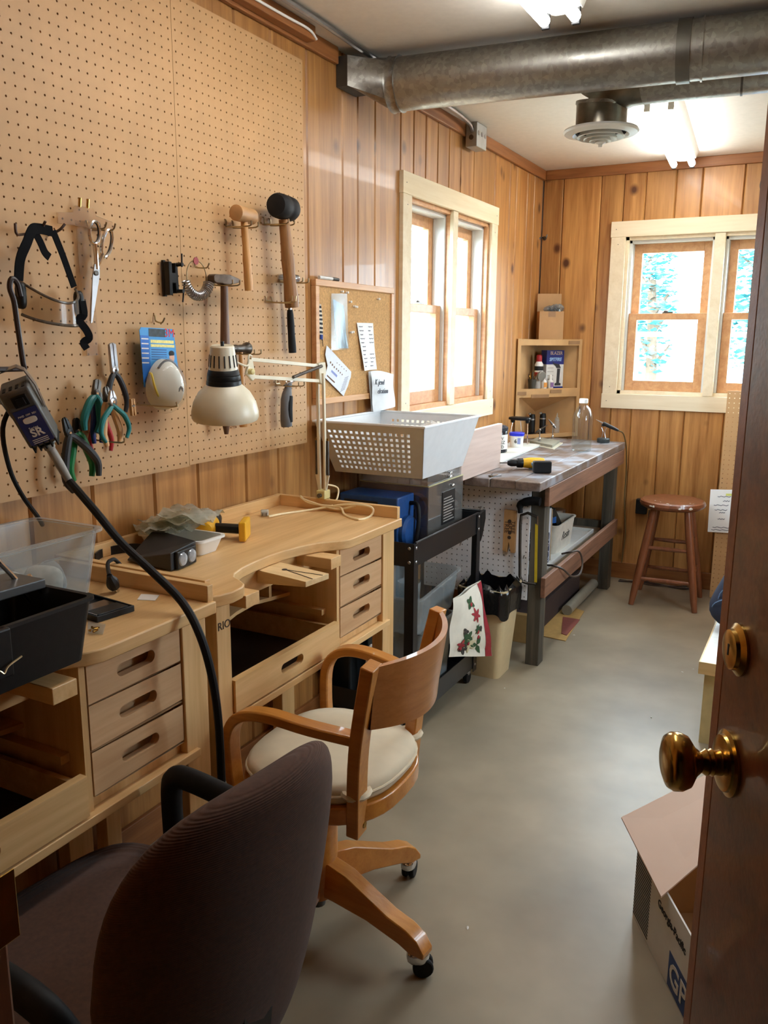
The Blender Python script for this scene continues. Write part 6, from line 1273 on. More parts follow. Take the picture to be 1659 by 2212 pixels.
for k in range(3):
    a_ = 0.5*k-0.4; q = Vector((kb.x,kb.y,WT+0.002+0.002*k)); d = Vector((math.cos(a_+1.2),math.sin(a_+1.2),0))
    obj('key', MB().bar(q,q+d*0.05,0.006,0.0015).lathe([(0.010,-0.0008),(0.010,0.0008)],12,Matrix.Translation(q)), BRASS if k % 2 else DSTEEL, t, smooth=0)
pl0, pl1 = 3.10, 3.592
tag(obj('pale_plank', MB().add([(0.285,pl0,WT+0.002),(0.307,pl0,WT+0.002),(0.307,pl1,WT+0.001),(0.285,pl1,WT+0.001),(0.290,pl0,1.052),(0.312,pl0,1.052),(0.312,pl1,1.052),(0.290,pl1,1.052)],[(0,3,2,1),(4,5,6,7),(0,1,5,4),(1,2,6,5),(2,3,7,6),(3,0,4,7)]), GREYPLANK, smooth=0, bevel=0.002), 'wide pale board standing on edge behind the grey basket', 'board')
# torch / soldering iron in its holder
tc_ = WZ(1303,956,WT)
t = thing('soldering_iron', 'small torch handle resting in a weighted black stand with hose', 'torch', (tc_.x,tc_.y,WT))
obj('stand_base', MB().lathe([(0.034,0),(0.036,0.004),(0.036,0.022),(0.032,0.026),(0.001,0.026)],22,Matrix.Translation((tc_.x,tc_.y,WT))), M('stand_dark',(48,56,58),0.4), t)
for s in (-0.012,0.012): obj('stand_wire', MB().tube(cr([(tc_.x+s,tc_.y,WT+0.025),(tc_.x+s*0.4,tc_.y,WT+0.06),(tc_.x+s*1.2,tc_.y,WT+0.085)],4),0.002,6), STEEL, t)
h0_, h1_ = WY(1310,918,tc_.y), WY(1336,930,tc_.y); h2_ = WY(1287,906,tc_.y); mid_ = WY(1303,914,tc_.y)
obj('grip', MB().tube([mid_,h0_,h0_.lerp(h1_,0.5),h1_],[0.010,0.011,0.010,0.007],12), BLACKP, t); obj('nozzle', MB().tube([mid_,mid_.lerp(h2_,0.5),h2_],[0.005,0.0035,0.0015],8), CHROME, t)
obj('valve', MB().lathe([(0.009,-0.006),(0.009,0.006)],12,Matrix.Translation(mid_-Vector((0,0,0.012)))), BLACKP, t)
obj('hose', MB().tube(cr([h1_,WY(1347,938,4.84),WY(1353,970,4.92),WY(1353,1020,4.98),WY(1349,1080,5.0),WY(1351,1150,5.0),WY(1343,1215,5.0)],5),0.004,7), M('hose_olive',(112,92,58),0.5), t)
# --- cardboard corner shelf
sh = thing('corner_shelf', 'homemade cardboard corner shelf unit standing on the old workbench', 'shelf', (0.1,4.9,WT))
CARD2 = M('cardboard_tape',(192,152,102),0.75,var=0.12,scale=9)
Cn = (0.006,5.020); Ln_ = (0.006,4.655); Rn = (0.282,5.020)
obj('side_panel', MB().box(0.004,4.655,WT+0.001,0.012,5.018,1.428), CARD2, sh, smooth=0)
obj('back_panel', MB().box(0.012,5.010,WT+0.001,0.282,5.018,1.428), CARD2, sh, smooth=0)
def tri(z0, z1, ins=0.0): return MB().prism([(0.012,5.010),(0.012,4.66+ins),(0.275-ins,5.010)], z0, z1)
obj('shelf_board', tri(1.412,1.424), CARD2, sh, smooth=0); obj('shelf_board', tri(1.128,1.140), CARD2, sh, smooth=0); obj('shelf_board', tri(WT+0.001,WT+0.018), CARD2, sh, smooth=0)
a_, b_ = Vector((0.012,4.655,0)), Vector((0.280,5.012,0))
for zc, hh in ((1.408,0.034),(1.118,0.050),(0.866,0.022)): obj('shelf_lip', MB().bar(a_+Vector((0,0,zc)), b_+Vector((0,0,zc)), 0.006, hh), CARD2, sh, smooth=0)
obj('edge_strip', MB().bar(a_+Vector((0.004,0,0.87)), a_+Vector((0.004,0,1.428)), 0.006, 0.022, (0.6,0.8,0)).bar(b_+Vector((-0.006,-0.006,0.87)), b_+Vector((-0.006,-0.006,1.428)), 0.006, 0.022, (0.6,0.8,0)), CARD2, sh, smooth=0)
obj('brace', MB().add([(0.012,4.68,1.105),(0.265,5.008,1.105),(0.012,5.008,0.99)],[(0,1,2)]), CARD2, sh, smooth=0)
TAPE = M('brown_tape',(150,116,82),0.35)
for zc, f0_, f1_ in ((1.118,0.0,0.14),(1.126,0.52,0.70),(1.100,0.22,0.50),(1.408,0.78,0.96)): obj('tape_patch', MB().bar(a_.lerp(b_,f0_)+Vector((0.004,-0.004,zc)), a_.lerp(b_,f1_)+Vector((0.004,-0.004,zc)), 0.002, 0.020), TAPE, sh, smooth=0)
fx = (b_-a_).normalized(); fnm = Vector((fx.y,-fx.x,0))     # along / out of the shelf front
SH1 = 1.1405
def spos(px, py, z): return WZ(px, py, z)
bxc = Vector((0.150,4.925,SH1)); Fb2 = frame(bxc, fx, (0,0,1))   # u along the front, v up, w out
t = thing('torch_box', 'blue and white torch carton lettered Spitfire on the corner shelf', 'box', M=Fb2)
obj('carton', MB().box(-0.062,0,-0.055,0.062,0.222,0.0), M('carton_white',(214,214,210),0.5), t, local=True, smooth=0)
obj('blue_print', MB().box(-0.0622,0.140,-0.0552,0.0622,0.2222,0.0008), M('carton_blue',(24,40,116),0.4), t, local=True, smooth=0); obj('blue_base_print', MB().box(-0.0622,0,-0.0552,0.0622,0.010,0.0008), M('carton_blue',(24,40,116),0.4), t, local=True, smooth=0)
Ft = Fb2 @ Matrix.Translation((0,0,0.0012))
text('lettering', 'BLAZER', 0.028, Ft @ Matrix.Translation((0.006,0.205,0)), M('carton_cream',(200,180,150),0.5), t, sx=0.9)
text('lettering', 'SPITFIRE', 0.028, Ft @ Matrix.Translation((0,0.168,0)), M('carton_sky',(150,190,230),0.5), t, shear=0.15, bold=0.0008, sx=0.85)
tm = M('torch_grey',(44,46,52),0.5)
obj('torch_picture', MB().prism([(0.002,0.015),(0.046,0.015),(0.046,0.028),(0.034,0.032),(0.038,0.115),(0.016,0.115),(0.014,0.032),(0.002,0.028)],0.0004,0.0012).prism([(0.010,0.118),(0.042,0.118),(0.030,0.140),(-0.006,0.146),(-0.020,0.160),(-0.014,0.142),(0.004,0.128)],0.0009,0.0016), tm, t, local=True, smooth=0)
for k in range(4): obj('text_line', MB().box(-0.054,0.118-0.022*k,0.0004,-0.010,0.121-0.022*k,0.0008), M('plate_grey',(150,146,142),0.5), t, local=True, smooth=0)
cc2 = Vector((0.075,4.850,SH1)); T = Matrix.Translation(cc2)
t = thing('spray_can', 'white and black spray can with red cap on the corner shelf', 'spray can', cc2)
obj('can', MB().lathe([(0.024,0),(0.025,0.003),(0.025,0.140),(0.015,0.158)],22,T), WHITEP, t); obj('band', MB().lathe([(0.0253,0.105),(0.0253,0.130)],22,T,caps=False), INK, t)
obj('cap', MB().lathe([(0.0155,0.156),(0.0165,0.160),(0.0165,0.190),(0.012,0.196),(0.001,0.197)],18,T), REDG, t)
obj('red_mark', MB().lathe([(0.0253,0.070),(0.0253,0.095)],22,T,caps=False), REDG, t)
q = Vector((0.105,4.805,SH1)); tag(obj('metal_tin', MB().lathe([(0.026,-0.009),(0.028,-0.007),(0.028,0.007),(0.026,0.009)],22,frame(q+Vector((0.0,0.0,0.075)),(fx.x,fx.y,0),(0.1,-0.2,1))), M('tin_grey',(150,152,146),0.4,0.6)), 'round silver tin with red mark propped before the spray can', 'tin')
q = Vector((0.058,4.785,SH1)); t = thing('brush_cup', 'dark cup stuffed with small brushes at the shelf left', 'cup', q)
obj('cup', MB().lathe([(0.020,0),(0.025,0.055),(0.023,0.055),(0.018,0.003)],18,Matrix.Translation(q),caps=False), M('cup_olive',(52,50,40),0.5), t)
for k in range(7):
    a2 = k*0.9; obj('brush', MB().tube([q+Vector((0.006*math.cos(a2),0.006*math.sin(a2),0.004)), q+Vector((0.022*math.cos(a2),0.022*math.sin(a2),0.075+0.01*(k % 3)))],0.0022,6), BRASS if k % 2 else DSTEEL, t)
for k, (q, lb_) in enumerate(((Vector((0.112,4.840,SH1)),'small white bottle with orange label, left of the pair on the shelf'),(Vector((0.140,4.878,SH1)),'small white bottle with purple label, right of the pair on the shelf'))):
    T = Matrix.Translation(q); t = thing('glue_bottle', lb_, 'bottle', q)
    obj('bottle', MB().lathe([(0.016,0),(0.0175,0.003),(0.0175,0.042),(0.008,0.052),(0.007,0.056)],18,T), WHITEP, t); obj('cap', MB().lathe([(0.009,0.055),(0.008,0.078),(0.006,0.080)],14,T), WHITEP, t)
    obj('label', MB().box(-0.011,0.008,0,0.011,0.036,0.001,frame(q+fnm*0.0172,fx,(0,0,1))), M('lab%d' % k,[(206,140,60),(120,90,140)][k],0.5), t, smooth=0)
# cardboard box on the shelf top
q = Vector((0.115,4.905,1.4255)); Fq = frame(q, (0.90,0.43,0), (0,0,1))
t = thing('small_carton', 'open small cardboard carton with plastic wrap on top of the corner shelf', 'box', M=Fq)
obj('walls', MB().openbox(-0.070,-0.070,0.0,0.070,0.045,0.160,0.003,0.0,Matrix(((1,0,0,0),(0,0,1,0),(0,-1,0,0),(0,0,0,1))) if False else Matrix(((1,0,0,0),(0,0,1,0),(0,1,0,0),(0,0,0,1)))), CARDB, t, local=True, smooth=0)
obj('flap', MB().box(-0.070,0.160,-0.070,0.070,0.265,-0.067), CARDB, t, local=True, smooth=0)
obj('tape_patch', MB().box(-0.020,0.128,0.045,0.022,0.160,0.0458), TAPE, t, local=True, smooth=0)
random.seed(4)
for k in range(3): tag(obj('plastic_wrap', MB().super(0.030,0.024,0.026,1,1,Fq @ Matrix.Translation((-0.005+0.024*k,0.168+0.006*k,-0.01)),12,8,warp=lambda p: tuple(x*(0.7+0.6*random.random()) for x in p)), thinglass('wrap',(190,200,206),0.4,0.08,0.2), smooth=0), 'crumpled clear wrap poking out of the small carton', 'plastic wrap', 'wrap in the small carton')
# things in the bottom bay and in front of it
for k, (q, lb_) in enumerate(((Vector((0.052,4.835,WT+0.019)),'short black cylinder torch with steel knob in the bottom bay'),(Vector((0.110,4.860,WT+0.019)),'tall black cylinder torch with round foot in the bottom bay'))):
    T = Matrix.Translation(q); t = thing('black_torch', lb_, 'torch', q); hh = 0.118+0.006*k
    obj('foot', MB().lathe([(0.026,0),(0.028,0.004),(0.018,0.010)],20,T), BLACKP, t); obj('body', MB().lathe([(0.018,0.008),(0.019,0.02),(0.019,hh-0.02),(0.016,hh),(0.001,hh)],18,T), BLACKP, t)
    obj('steel_band', MB().lathe([(0.0195,hh-0.034),(0.0195,hh-0.026)],18,T,caps=False), STEEL, t); obj('knob', MB().super(0.010,0.008,0.007,0.8,0.8,Matrix.Translation(q+Vector((-0.012,-0.012,hh+0.002))),10,6), STEEL, t)
q = Vector((0.178,4.925,WT+0.019)); T = Matrix.Translation(q); t = thing('squeeze_bottle', 'translucent squeeze bottle with pointed nozzle in the bottom bay', 'bottle', q)
obj('bottle', MB().lathe([(0.014,0),(0.016,0.003),(0.016,0.078),(0.012,0.084)],18,T), FROST, t); obj('nozzle', MB().lathe([(0.013,0.082),(0.013,0.094),(0.006,0.098),(0.0015,0.125)],14,T), FROST, t)
tl = [WZ(a,b,WT+0.02) for a,b in ((1137,952),(1197,964),(1216,951),(1160,942))]
t = thing('solder_board', 'flat grey soldering tile on a thin white plate on the workbench', 'tile', sum(tl,Vector((0,0,0)))/4)
ctl = sum(tl,Vector((0,0,0)))/4
for nm, k, z0, z1, m_ in (('plate',1.0,0.001,0.006,M('plate_white2',(206,200,180),0.5)),('tile',0.82,0.006,0.020,M('tile_grey',(140,136,120),0.8))):
    P = [ctl+(q-ctl)*k for q in tl]; obj(nm, MB().add([(p.x,p.y,WT+z0) for p in P]+[(p.x,p.y,WT+z1) for p in P],[(3,2,1,0),(4,5,6,7),(0,1,5,4),(1,2,6,5),(2,3,7,6),(3,0,4,7)]), m_, t, smooth=0)
for k, (px, py, lb_) in enumerate(((1162,952,'third-hand clamp with ball joint on the left of the soldering tile'),(1190,946,'third-hand clamp with long jaws at the back of the soldering tile'))):
    q = WZ(px,py,WT+0.020)+Vector((0.012,-0.010,0)); q.z = WT+0.0205
    t = thing('third_hand', lb_, 'clamp', q); hh = 0.062 if k == 0 else 0.075
    obj('foot', MB().lathe([(0.010,0),(0.010,0.003),(0.004,0.005)],14,Matrix.Translation(q)), STEEL, t)
    obj('post', MB().tube([q,q+Vector((0,0,hh))],0.0032,8), STEEL, t); obj('ball', MB().super(0.007,0.007,0.007,1,1,Matrix.Translation(q+Vector((0,0,0.012))),12,8).super(0.008,0.008,0.008,1,1,Matrix.Translation(q+Vector((0,0,hh))),12,8), CHROME, t)
    d = Vector((0.035,0.03,0.028)) if k == 0 else Vector((-0.03,0,0.034)); obj('jaws', MB().tube([q+Vector((0,0,hh))-d*0.5,q+Vector((0,0,hh)),q+Vector((0,0,hh))+d],[0.005,0.008,0.0015],8), DSTEEL, t)
# --- lower shelf of the workbench
SZ = 0.361
tag(obj('white_tray', MB().openbox(0.14,3.60,SZ,0.512,4.60,SZ+0.022,0.006), WHITEP, smooth=0), 'long shallow white tray lining the workbench lower shelf', 'tray')
Z2 = SZ+0.0065
t = thing('document_binder', 'upright pale paper folder standing at the near end of the lower shelf', 'folder', (0.4,3.86,Z2))
obj('cover', MB().box(0.27,3.868,Z2,0.480,3.880,Z2+0.255), M('folder_tan',(168,148,120),0.8), t, smooth=0); obj('pages', MB().box(0.27,3.835,Z2,0.478,3.866,Z2+0.262), M('paper_grey',(196,198,206),0.8,var=0.06,scale=5), t, smooth=0)
NV = M('navy_print',(28,36,66),0.8)
def _navy():
    nt = NV.node_tree; b = nt.nodes['Principled BSDF']; tc = nt.nodes.new('ShaderNodeTexCoord'); v = nt.nodes.new('ShaderNodeTexVoronoi'); v.inputs['Scale'].default_value = 34; v.feature = 'DISTANCE_TO_EDGE'
    nt.links.new(tc.outputs['Object'], v.inputs['Vector']); r = nt.nodes.new('ShaderNodeValToRGB'); r.color_ramp.elements[0].position = 0.03; r.color_ramp.elements[1].position = 0.05
    r.color_ramp.elements[0].color = lin((190,196,214))+(1,); r.color_ramp.elements[1].color = lin((26,34,62))+(1,); nt.links.new(v.outputs[0], r.inputs[0]); nt.links.new(r.outputs[0], b.inputs['Base Color'])
_navy()
tag(obj('fabric_folder', MB().box(0.29,3.806,Z2,0.486,3.832,Z2+0.150), NV, smooth=0, bevel=0.004), 'navy patterned fabric-covered book standing before the pale folder', 'book')
t = thing('resin_bin', 'white plastic bin with Resin written on it under the workbench', 'bin', (0.38,4.15,Z2))
obj('tub', MB().rtub(0.250,3.985,Z2,0.470,4.290,Z2+0.150,0.003,0.014,0.03,lip=0.006), M('bin_white',(206,200,188),0.55), t)
text('lettering', 'Resin', 0.062, frame((0.4775,4.14,Z2+0.075),(0,1,0.0),(0.09,0,1)), M('pen_dark',(70,70,66),0.7), t, shear=0.25, extrude=0.001)
Fl = frame((0.36,4.12,Z2+0.160), (0,1,-0.75), (-0.9,0.15,0.4))
t = thing('box_lid', 'flat carton with printed pictures lying crooked on the resin bin', 'box', M=Fl)
obj('tray', MB().box(-0.13,-0.09,0,0.13,0.09,0.030), M('lid_frame',(40,38,34),0.6), t, local=True, smooth=0); obj('face', MB().box(-0.118,-0.078,0.030,0.118,0.078,0.032), M('lid_face',(184,178,164),0.6), t, local=True, smooth=0)
obj('side_strip', MB().box(0.130,-0.09,0.0,0.136,0.09,0.034), WHITEP, t, local=True, smooth=0)
for (a_,b_) in ((0.0,0.01),(0.03,-0.02)): obj('printed_picture', MB().box(a_,b_,0.032,a_+0.03,b_+0.035,0.0326), DKf, t, local=True, smooth=0)
for k in range(4): obj('printed_text', MB().box(0.045-0.02*k+0.02,0.03-0.022*k,0.032,0.075-0.02*k+0.02,0.045-0.022*k,0.0325), M('plate_grey',(150,146,142),0.5), t, local=True, smooth=0)
tag(obj('blue_bottle_cap', MB().lathe([(0.020,0),(0.020,0.03),(0.010,0.036),(0.010,0.05),(0.001,0.05)],16,Matrix.Translation((0.43,4.05,Z2+0.150))), M('cap_blue',(30,90,160),0.4)), 'small blue bottle standing in the resin bin', 'bottle')
T = Matrix.Translation((0.34,4.44,Z2)); t = thing('dark_jar', 'dark glass jar with metal lid behind the resin bin', 'jar', (0.34,4.44,Z2))
obj('jar', MB().lathe([(0.055,0),(0.06,0.005),(0.06,0.11),(0.045,0.125)],22,T), M('jar_smoke',(48,48,46),0.15), t); obj('lid', MB().lathe([(0.047,0.123),(0.048,0.14),(0.001,0.141)],22,T), STEEL, t)
tag(obj('bench_cable', MB().tube(cr([(0.47,3.72,0.392),(0.53,3.66,0.40),(0.575,3.60,0.418),(0.615,3.62,0.402),(0.63,3.72,0.345),(0.632,3.86,0.32),(0.625,3.93,0.36),(0.608,3.92,0.416),(0.575,3.88,0.418),(0.53,3.90,0.400)],5),0.0048,8), M('cable_brown',(64,52,44),0.5)), 'dark cable looping out over the workbench lower rail', 'cable')
# --- floor under the workbench
tag(obj('metal_pipe', MB().tube([(0.50,4.16,0.030),(0.50,4.72,0.030)],0.028,16), M('pipe_grey',(150,146,132),0.4,0.3)), 'grey pipe lying on the floor under the workbench', 'pipe')
tag(obj('dark_crate', MB().box(0.13,3.70,0.0,0.45,4.60,0.135), M('crate_dark',(58,44,42),0.8), smooth=0, bevel=0.004), 'low dark brown crate under the old workbench', 'crate')
for nm, pp, z_, m_, lb_ in (('card_sheet',((1165,1372),(1222,1384),(1262,1320),(1205,1300)),0.004,M('kraft',(176,140,80),0.8),'tan cardboard sheet on the floor beneath the workbench'),('copper_sheet',((1213,1368),(1224,1372),(1253,1338),(1216,1332)),0.007,M('copper_red',(128,66,56),0.5),'reddish sheet lying on the tan cardboard under the workbench')):
    P = [WZ(a,b,z_) for a,b in pp]; tag(obj(nm, MB().add([(p.x,p.y,max(z_-0.003,0.0005)) for p in P]+[(p.x,p.y,z_) for p in P],[(3,2,1,0),(4,5,6,7),(0,1,5,4),(1,2,6,5),(2,3,7,6),(3,0,4,7)][0:0]+[(0,1,2,3),(7,6,5,4),(0,4,5,1),(1,5,6,2),(2,6,7,3),(3,7,4,0)]), m_, smooth=0), lb_, 'sheet')
tag(obj('kraft_envelope', MB().box(0.36,3.66,0.0,0.445,3.695,0.14,Matrix.Identity(4)), M('kraft2',(182,146,92),0.8), smooth=0, bevel=0.002), 'tan cardboard panel leaning before the dark crate', 'cardboard')
tag(obj('extension_lead', MB().tube(cr([(0.60,4.93,0.006),(0.75,4.98,0.006),(0.95,4.95,0.006),(1.02,4.99,0.006)],6),0.005,7), M('cord_brown',(60,40,30),0.6)), 'loose brown cord on the floor behind the stool legs', 'cord')
tag(obj('adapter_lead', MB().tube(cr([(0.60,4.96,0.006),(0.80,4.94,0.006),(0.98,4.99,0.012),(0.74,5.005,0.016),(0.735,5.005,0.35),(0.735,5.012,0.44)],6),0.004,7), M('cord_brown',(60,40,30),0.6)), 'brown cord rising from the floor to the black wall adapter', 'cord')
bp_ = WY(1388,1092,L); t = thing('wall_charger', 'black plug-in adapter on the back wall behind the stool', 'adapter', (bp_.x,L-0.02,bp_.z-0.05))
obj('body', MB().box(bp_.x-0.032,L-0.045,bp_.z-0.045,bp_.x+0.032,L-0.001,bp_.z+0.045), BLACKP, t, smooth=0, bevel=0.006); obj('light', MB().box(bp_.x-0.004,L-0.046,bp_.z+0.02,bp_.x+0.004,L-0.045,bp_.z+0.026), WHITEP, t, smooth=0)
# ---------------------------------------------------------------- stool
SC_ = Vector((0.912,4.685,0)); st = thing('wooden_stool', 'round reddish-brown wooden stool spattered with white paint', 'stool', SC_)
SZt = 0.575
obj('seat', MB().lathe([(0.001,SZt-0.042),(0.150,SZt-0.042),(0.166,SZt-0.032),(0.172,SZt-0.020),(0.168,SZt-0.006),(0.158,SZt),(0.120,SZt-0.004),(0.001,SZt-0.006)],40,Matrix.Translation(SC_)), STOOLW, st)
lt_ = []; feet = [Vector((0.758,4.520,0)),Vector((1.088,4.535,0)),Vector((1.074,4.842,0)),Vector((0.742,4.835,0))]
for f_ in feet:
    tp = SC_+(f_-SC_)*0.52; tp.z = SZt-0.042; f2 = Vector((f_.x,f_.y,0)); lt_.append((f2,tp))
    obj('leg', MB().tube([f2,f2.lerp(tp,0.12),f2.lerp(tp,0.5),f2.lerp(tp,0.9),tp],[0.014,0.019,0.022,0.020,0.017],12), STOOLW, st)
for i in range(4):
    a_, b_ = lt_[i], lt_[(i+1) % 4]
    for f_ in ((0.28,0.60) if i % 2 == 0 else (0.36,0.68)):
        p_, q_ = a_[0].lerp(a_[1],f_), b_[0].lerp(b_[1],f_); obj('rung', MB().tube([p_,p_.lerp(q_,0.5),q_],[0.009,0.012,0.009],10), STOOLW, st)
random.seed(2)
SPL = M('paint_spatter',(220,216,206),0.6)
for k in range(14):
    a_ = random.uniform(-2.6,-0.4); r_ = random.uniform(0.10,0.16); obj('paint_spot', MB().super(random.uniform(0.002,0.007),random.uniform(0.002,0.005),0.0008,1,1,Matrix.Translation(SC_+Vector((r_*math.cos(a_),r_*math.sin(a_),SZt-0.003+0.02*(r_-0.12)))) @ Matrix.Rotation(a_,4,'Z'),8,4), SPL, st)
for k in range(6):
    a_ = random.uniform(-2.4,-0.7); obj('paint_spot', MB().super(0.003,random.uniform(0.006,0.016),random.uniform(0.003,0.008),1,1,Matrix.Translation(SC_+Vector((0.1695*math.cos(a_),0.1695*math.sin(a_),SZt-0.020))) @ Matrix.Rotation(a_,4,'Z'),8,4), SPL, st)
# ================================================================ right-hand side
tag(obj('pegboard_sheet', pegboard(frame((1.126,4.838,0.012),(1,0,0),(0,0,1)), 0.6096, 1.150, 0.0254, 0.003, 0.006), PEG, smooth=0), 'brown pegboard panel standing by the back wall right of the stool', 'pegboard')
P = [WY(a,b,4.822) for a,b in ((1535,1057),(1582,1058),(1580,1151),(1529,1148))]
def nt2(u, v):
    p = (P[0].lerp(P[1],u)).lerp(P[3].lerp(P[2],u), v); p.y -= 0.012*math.sin(v*2.2)*(1-u*0.3); return tuple(p)
mb = MB().grid(nt2,6,10); f0 = list(mb.f); n0 = len(mb.v); mb.v += [(p[0],p[1]+0.0006,p[2]) for p in mb.v]; mb.f += [tuple(n0+i for i in reversed(f)) for f in f0]
nn = tag(obj('paper_note', mb, PAPER), 'white handwritten sheet taped at the pegboard panel edge beyond the stool', 'note')
for k, (v, u0, u1) in enumerate(((0.16,0.35,0.95),(0.26,0.6,0.9),(0.36,0.2,0.85),(0.47,0.25,0.8),(0.53,0.45,0.7),(0.68,0.4,0.7),(0.88,0.2,0.95),(0.94,0.15,0.9))):
    obj('handwriting', MB().sweep([Vector(nt2(u0+(u1-u0)*q/8,v+0.012*math.sin(q*2.1)))-Vector((0,0.001,0)) for q in range(9)],[(-0.0006,-0.0014),(0.0006,-0.0014),(0.0006,0.0014),(-0.0006,0.0014)]), M('pen_grey',(80,84,100),0.7), nn, smooth=0)
obj('highlight_mark', MB().add([nt2(0.72,0.09),nt2(0.98,0.09),nt2(0.98,0.14),nt2(0.72,0.14)],[(0,1,2,3)]), M('highlighter',(214,220,120),0.7), nn, smooth=0).location.y -= 0.0012
# low white-topped table
lt2 = thing('low_table', 'low table with white top and pale wooden edge half hidden by the door', 'table', (1.6,3.3,0))
obj('top', MB().box(1.297,2.985,0.270,1.95,3.70,0.312), M('table_white',(236,236,232),0.5), lt2, smooth=0); obj('edge_band', MB().box(1.292,2.980,0.268,1.95,2.985,0.3125).box(1.292,2.985,0.268,1.297,3.70,0.3125), wood('edge_wood',(206,176,120),(226,200,150),'x',fine=20,rough=0.5), lt2, smooth=0)
obj('cabinet', MB().box(1.312,3.00,0.0,1.93,3.68,0.268), M('table_cream',(198,186,140),0.6), lt2, smooth=0)
tag(obj('white_carton', MB().box(1.262,3.745,0.0,1.50,3.95,0.235), WHITEP, smooth=0, bevel=0.003), 'white box on the floor behind the low table', 'box')
def jb_(p): x, y, z = p; return (x+0.02*math.sin(z*22), y+0.015*math.sin(z*17+1), z)
t = thing('denim_bag', 'dark blue and black cloth bag slumped on the low table', 'bag', (1.42,3.40,0.313))
obj('body', MB().super(0.145,0.12,0.135,0.75,0.8,Matrix.Translation((1.425,3.42,0.448)),26,16,warp=jb_), M('denim_dark',(30,36,56),0.85,var=0.35,scale=8,bump=0.3), t, smooth=60)
for k in range(3): obj('seam', MB().tube(cr([(1.425-0.146+0.02*k,3.40-0.03*k,0.36+0.04*k),(1.425-0.13+0.02*k,3.335,0.43+0.05*k),(1.425-0.04,3.300,0.48+0.045*k)],5),0.002,5), M('seam_blue',(120,150,190),0.8), t)
obj('loop_handle', MB().tube(cr([(1.35,3.36,0.56),(1.34,3.34,0.62),(1.42,3.34,0.65),(1.47,3.36,0.57)],5),0.010,8), M('denim_black',(18,18,22),0.9), t)
# door
HD = Vector((1.835,0.282,0)); dv = Vector((1.516-1.835,0.970-0.282,0)); DWd = dv.length; Fd = frame(HD, dv, (0,0,1))
door = bpy.data.objects.new('door_1', None); COL.objects.link(door); door.matrix_basis = Fd; door['kind'] = 'structure'
obj('door_leaf', MB().box(0,0.012,0.0,DWd-0.026,2.03,0.035), DOORW, door, local=True, smooth=0)
obj('edge_stile', MB().box(DWd-0.026,0.012,0.0,DWd,2.03,0.035), wood('stile_wood',(120,62,28),(160,92,46),'z',fine=30,rough=0.4), door, local=True, smooth=0, bevel=0.003)
kz = 0.975; ku = DWd-0.066
Tk = Matrix.Translation((ku,kz,0)) @ Matrix.Rotation(PI,4,'X')
kn = obj('door_knob', MB().lathe([(0.009,0.006),(0.014,0.010),(0.013,0.016),(0.015,0.019),(0.013,0.022),(0.0145,0.025),(0.011,0.030),(0.017,0.037),(0.028,0.044),(0.0315,0.052),(0.0315,0.060),(0.028,0.066),(0.020,0.069),(0.001,0.0695)],32,Tk), BRASS, door, local=True, smooth=50)
obj('rose', MB().lathe([(0.036,0.0),(0.036,0.003),(0.031,0.005),(0.030,0.008),(0.020,0.010),(0.009,0.010)],32,Tk), BRASS, kn, local=True, smooth=40)
Tb = Matrix.Translation((ku,kz+0.130,0)) @ Matrix.Rotation(PI,4,'X')
db = obj('deadbolt', MB().lathe([(0.028,0.0),(0.028,0.003),(0.022,0.007),(0.021,0.011),(0.016,0.012),(0.001,0.012)],28,Tb), BRASS, door, local=True, smooth=40)
obj('keyhole', MB().box(-0.0015,-0.006,0.012,0.0015,0.006,0.0125,Tb), INK, db, local=True, smooth=0)
for zz in (0.25,1.0,1.78): obj('hinge', MB().lathe([(0.006,-0.045),(0.006,0.045)],10,Matrix.Translation((-0.004,zz,0.0)) @ Matrix.Rotation(PI/2,4,'X')), BRASS, door, local=True)
# cardboard carton on the floor
b0 = Vector((1.294,1.943,0)); b1 = Vector((1.465,1.643,0)); bu = (b1-b0).normalized(); bnm = Vector((bu.y,-bu.x,0))*-1     # out of the printed face: toward -x,-y
if bnm.x > 0: bnm = -bnm
LN = 0.42; DP = 0.30; HB = 0.205
Fc2 = frame(b0, bu, (0,0,1))      # u along the printed face toward the camera, v up, w = out or in
wsgn = 1 if Vector((Fc2[0][2],Fc2[1][2],0)).dot(bnm) > 0 else -1
t = thing('shipping_carton', 'open white-printed cardboard shipping carton on the floor by the door', 'box', M=Fc2)
WHC = M('carton_print_white',(206,204,198),0.7,var=0.05,scale=12)
def wbox(u0,v0,u1,v1,w0,w1): a,b_ = sorted((wsgn*w0,wsgn*w1)); return (u0,v0,a,u1,v1,b_)
def CB(nm, q, m_, par=t): return obj(nm, MB().box(*wbox(*q)), m_, par, local=True, smooth=0)
pf = CB('printed_side', (0,0.001,LN,HB,-0.004,0.0), WHC); CB('end_side',(0,0.001,0.004,HB,-DP,-0.004),CARDB); CB('end_side',(LN-0.004,0.001,LN,HB,-DP,-0.004),CARDB); CB('back_side',(0.004,0.001,LN-0.004,HB,-DP,-DP+0.004),CARDB); CB('base',(0.004,0.001,LN-0.004,0.005,-DP+0.004,-0.004),CARDB)
for k in range(22): CB('stripe',(0.002,0.010+0.0085*k,0.105,0.0145+0.0085*k,0.0,0.0006),INK,pf)
CB('logo_square',(0.238,0.006,0.350,0.092,0.0,0.0006),M('logo_blue',(30,62,116),0.6),pf)
rgt = (1,0,0) if wsgn > 0 else (1,0,0)
Mt = Fc2 @ (Matrix.Translation((0.236,0.152,0.0008*wsgn)))
text('lettering', 'Georgia-Pacific', 0.027, Mt, INK, pf, bold=0.0004)
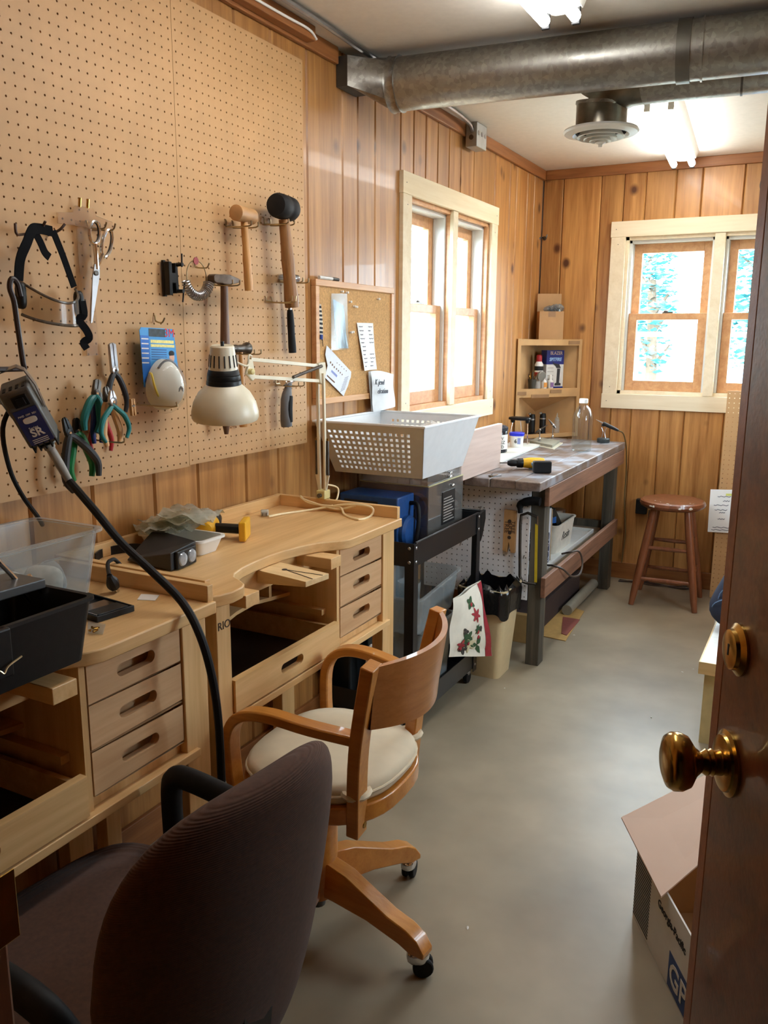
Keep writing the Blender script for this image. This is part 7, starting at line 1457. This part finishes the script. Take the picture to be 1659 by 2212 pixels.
text('lettering', 'GP', 0.078, Fc2 @ Matrix.Translation((0.294,0.048,0.0012*wsgn)), WHC, pf, bold=0.001)
A_, B_, C_, D_ = WZ(1342,1768,0.255), WZ(1428,1940,HB+0.004), WZ(1532,1850,0.235), WZ(1532,1672,0.30)
def flapf(off):
    return [tuple(p+Vector((0,0,off))) for p in (A_,B_,B_.lerp(C_,1.9),A_.lerp(D_,1.5))]
obj('top_flap', MB().add(flapf(0)+flapf(0.004),[(3,2,1,0),(4,5,6,7),(0,1,5,4),(1,2,6,5),(2,3,7,6),(3,0,4,7)]), M('cardboard_pink',(204,178,160),0.85,var=0.04,scale=8), t, smooth=0)
# small litter on the floor
random.seed(13)
LT = M('litter_white',(214,212,206),0.8)
for px, py in ((1407,1550),(1474,1452),(1498,1446),(1439,1607),(1240,1372),(920,1512),(1090,1487),(1010,2005)):
    q = WZ(px,py,0); tag(obj('floor_speck', MB().super(random.uniform(0.003,0.008),0.003,0.0012,1,1,Matrix.Translation(q+Vector((0,0,0.0012))) @ Matrix.Rotation(random.uniform(0,3),4,'Z'),8,4), LT), 'tiny white scrap on the bare floor', 'scrap', 'scraps on the floor')

# wall clock at the right edge, half hidden by the door
q = WY(1676, 398, L); t = thing('wall_clock', 'black-rimmed round clock on the back wall above the open door edge', 'clock', (q.x, L-0.02, q.z-0.075))
Fk = frame((q.x, L-0.001, q.z), (1,0,0), (0,0,1))
obj('rim', MB().lathe([(0.062,0),(0.075,0.002),(0.076,0.022),(0.066,0.026),(0.064,0.016)],36,Fk,caps=False), BLACKP, t)
obj('face', MB().lathe([(0.001,0.012),(0.065,0.012)],36,Fk,caps=False), PAPER, t)
obj('hour_hand', MB().box(-0.002,-0.006,0.013,0.002,0.034,0.0145,Fk @ Matrix.Rotation(-1.1,4,'Z')), INK, t, smooth=0)
obj('minute_hand', MB().box(-0.0015,-0.008,0.015,0.0015,0.052,0.0165,Fk @ Matrix.Rotation(0.5,4,'Z')), INK, t, smooth=0)
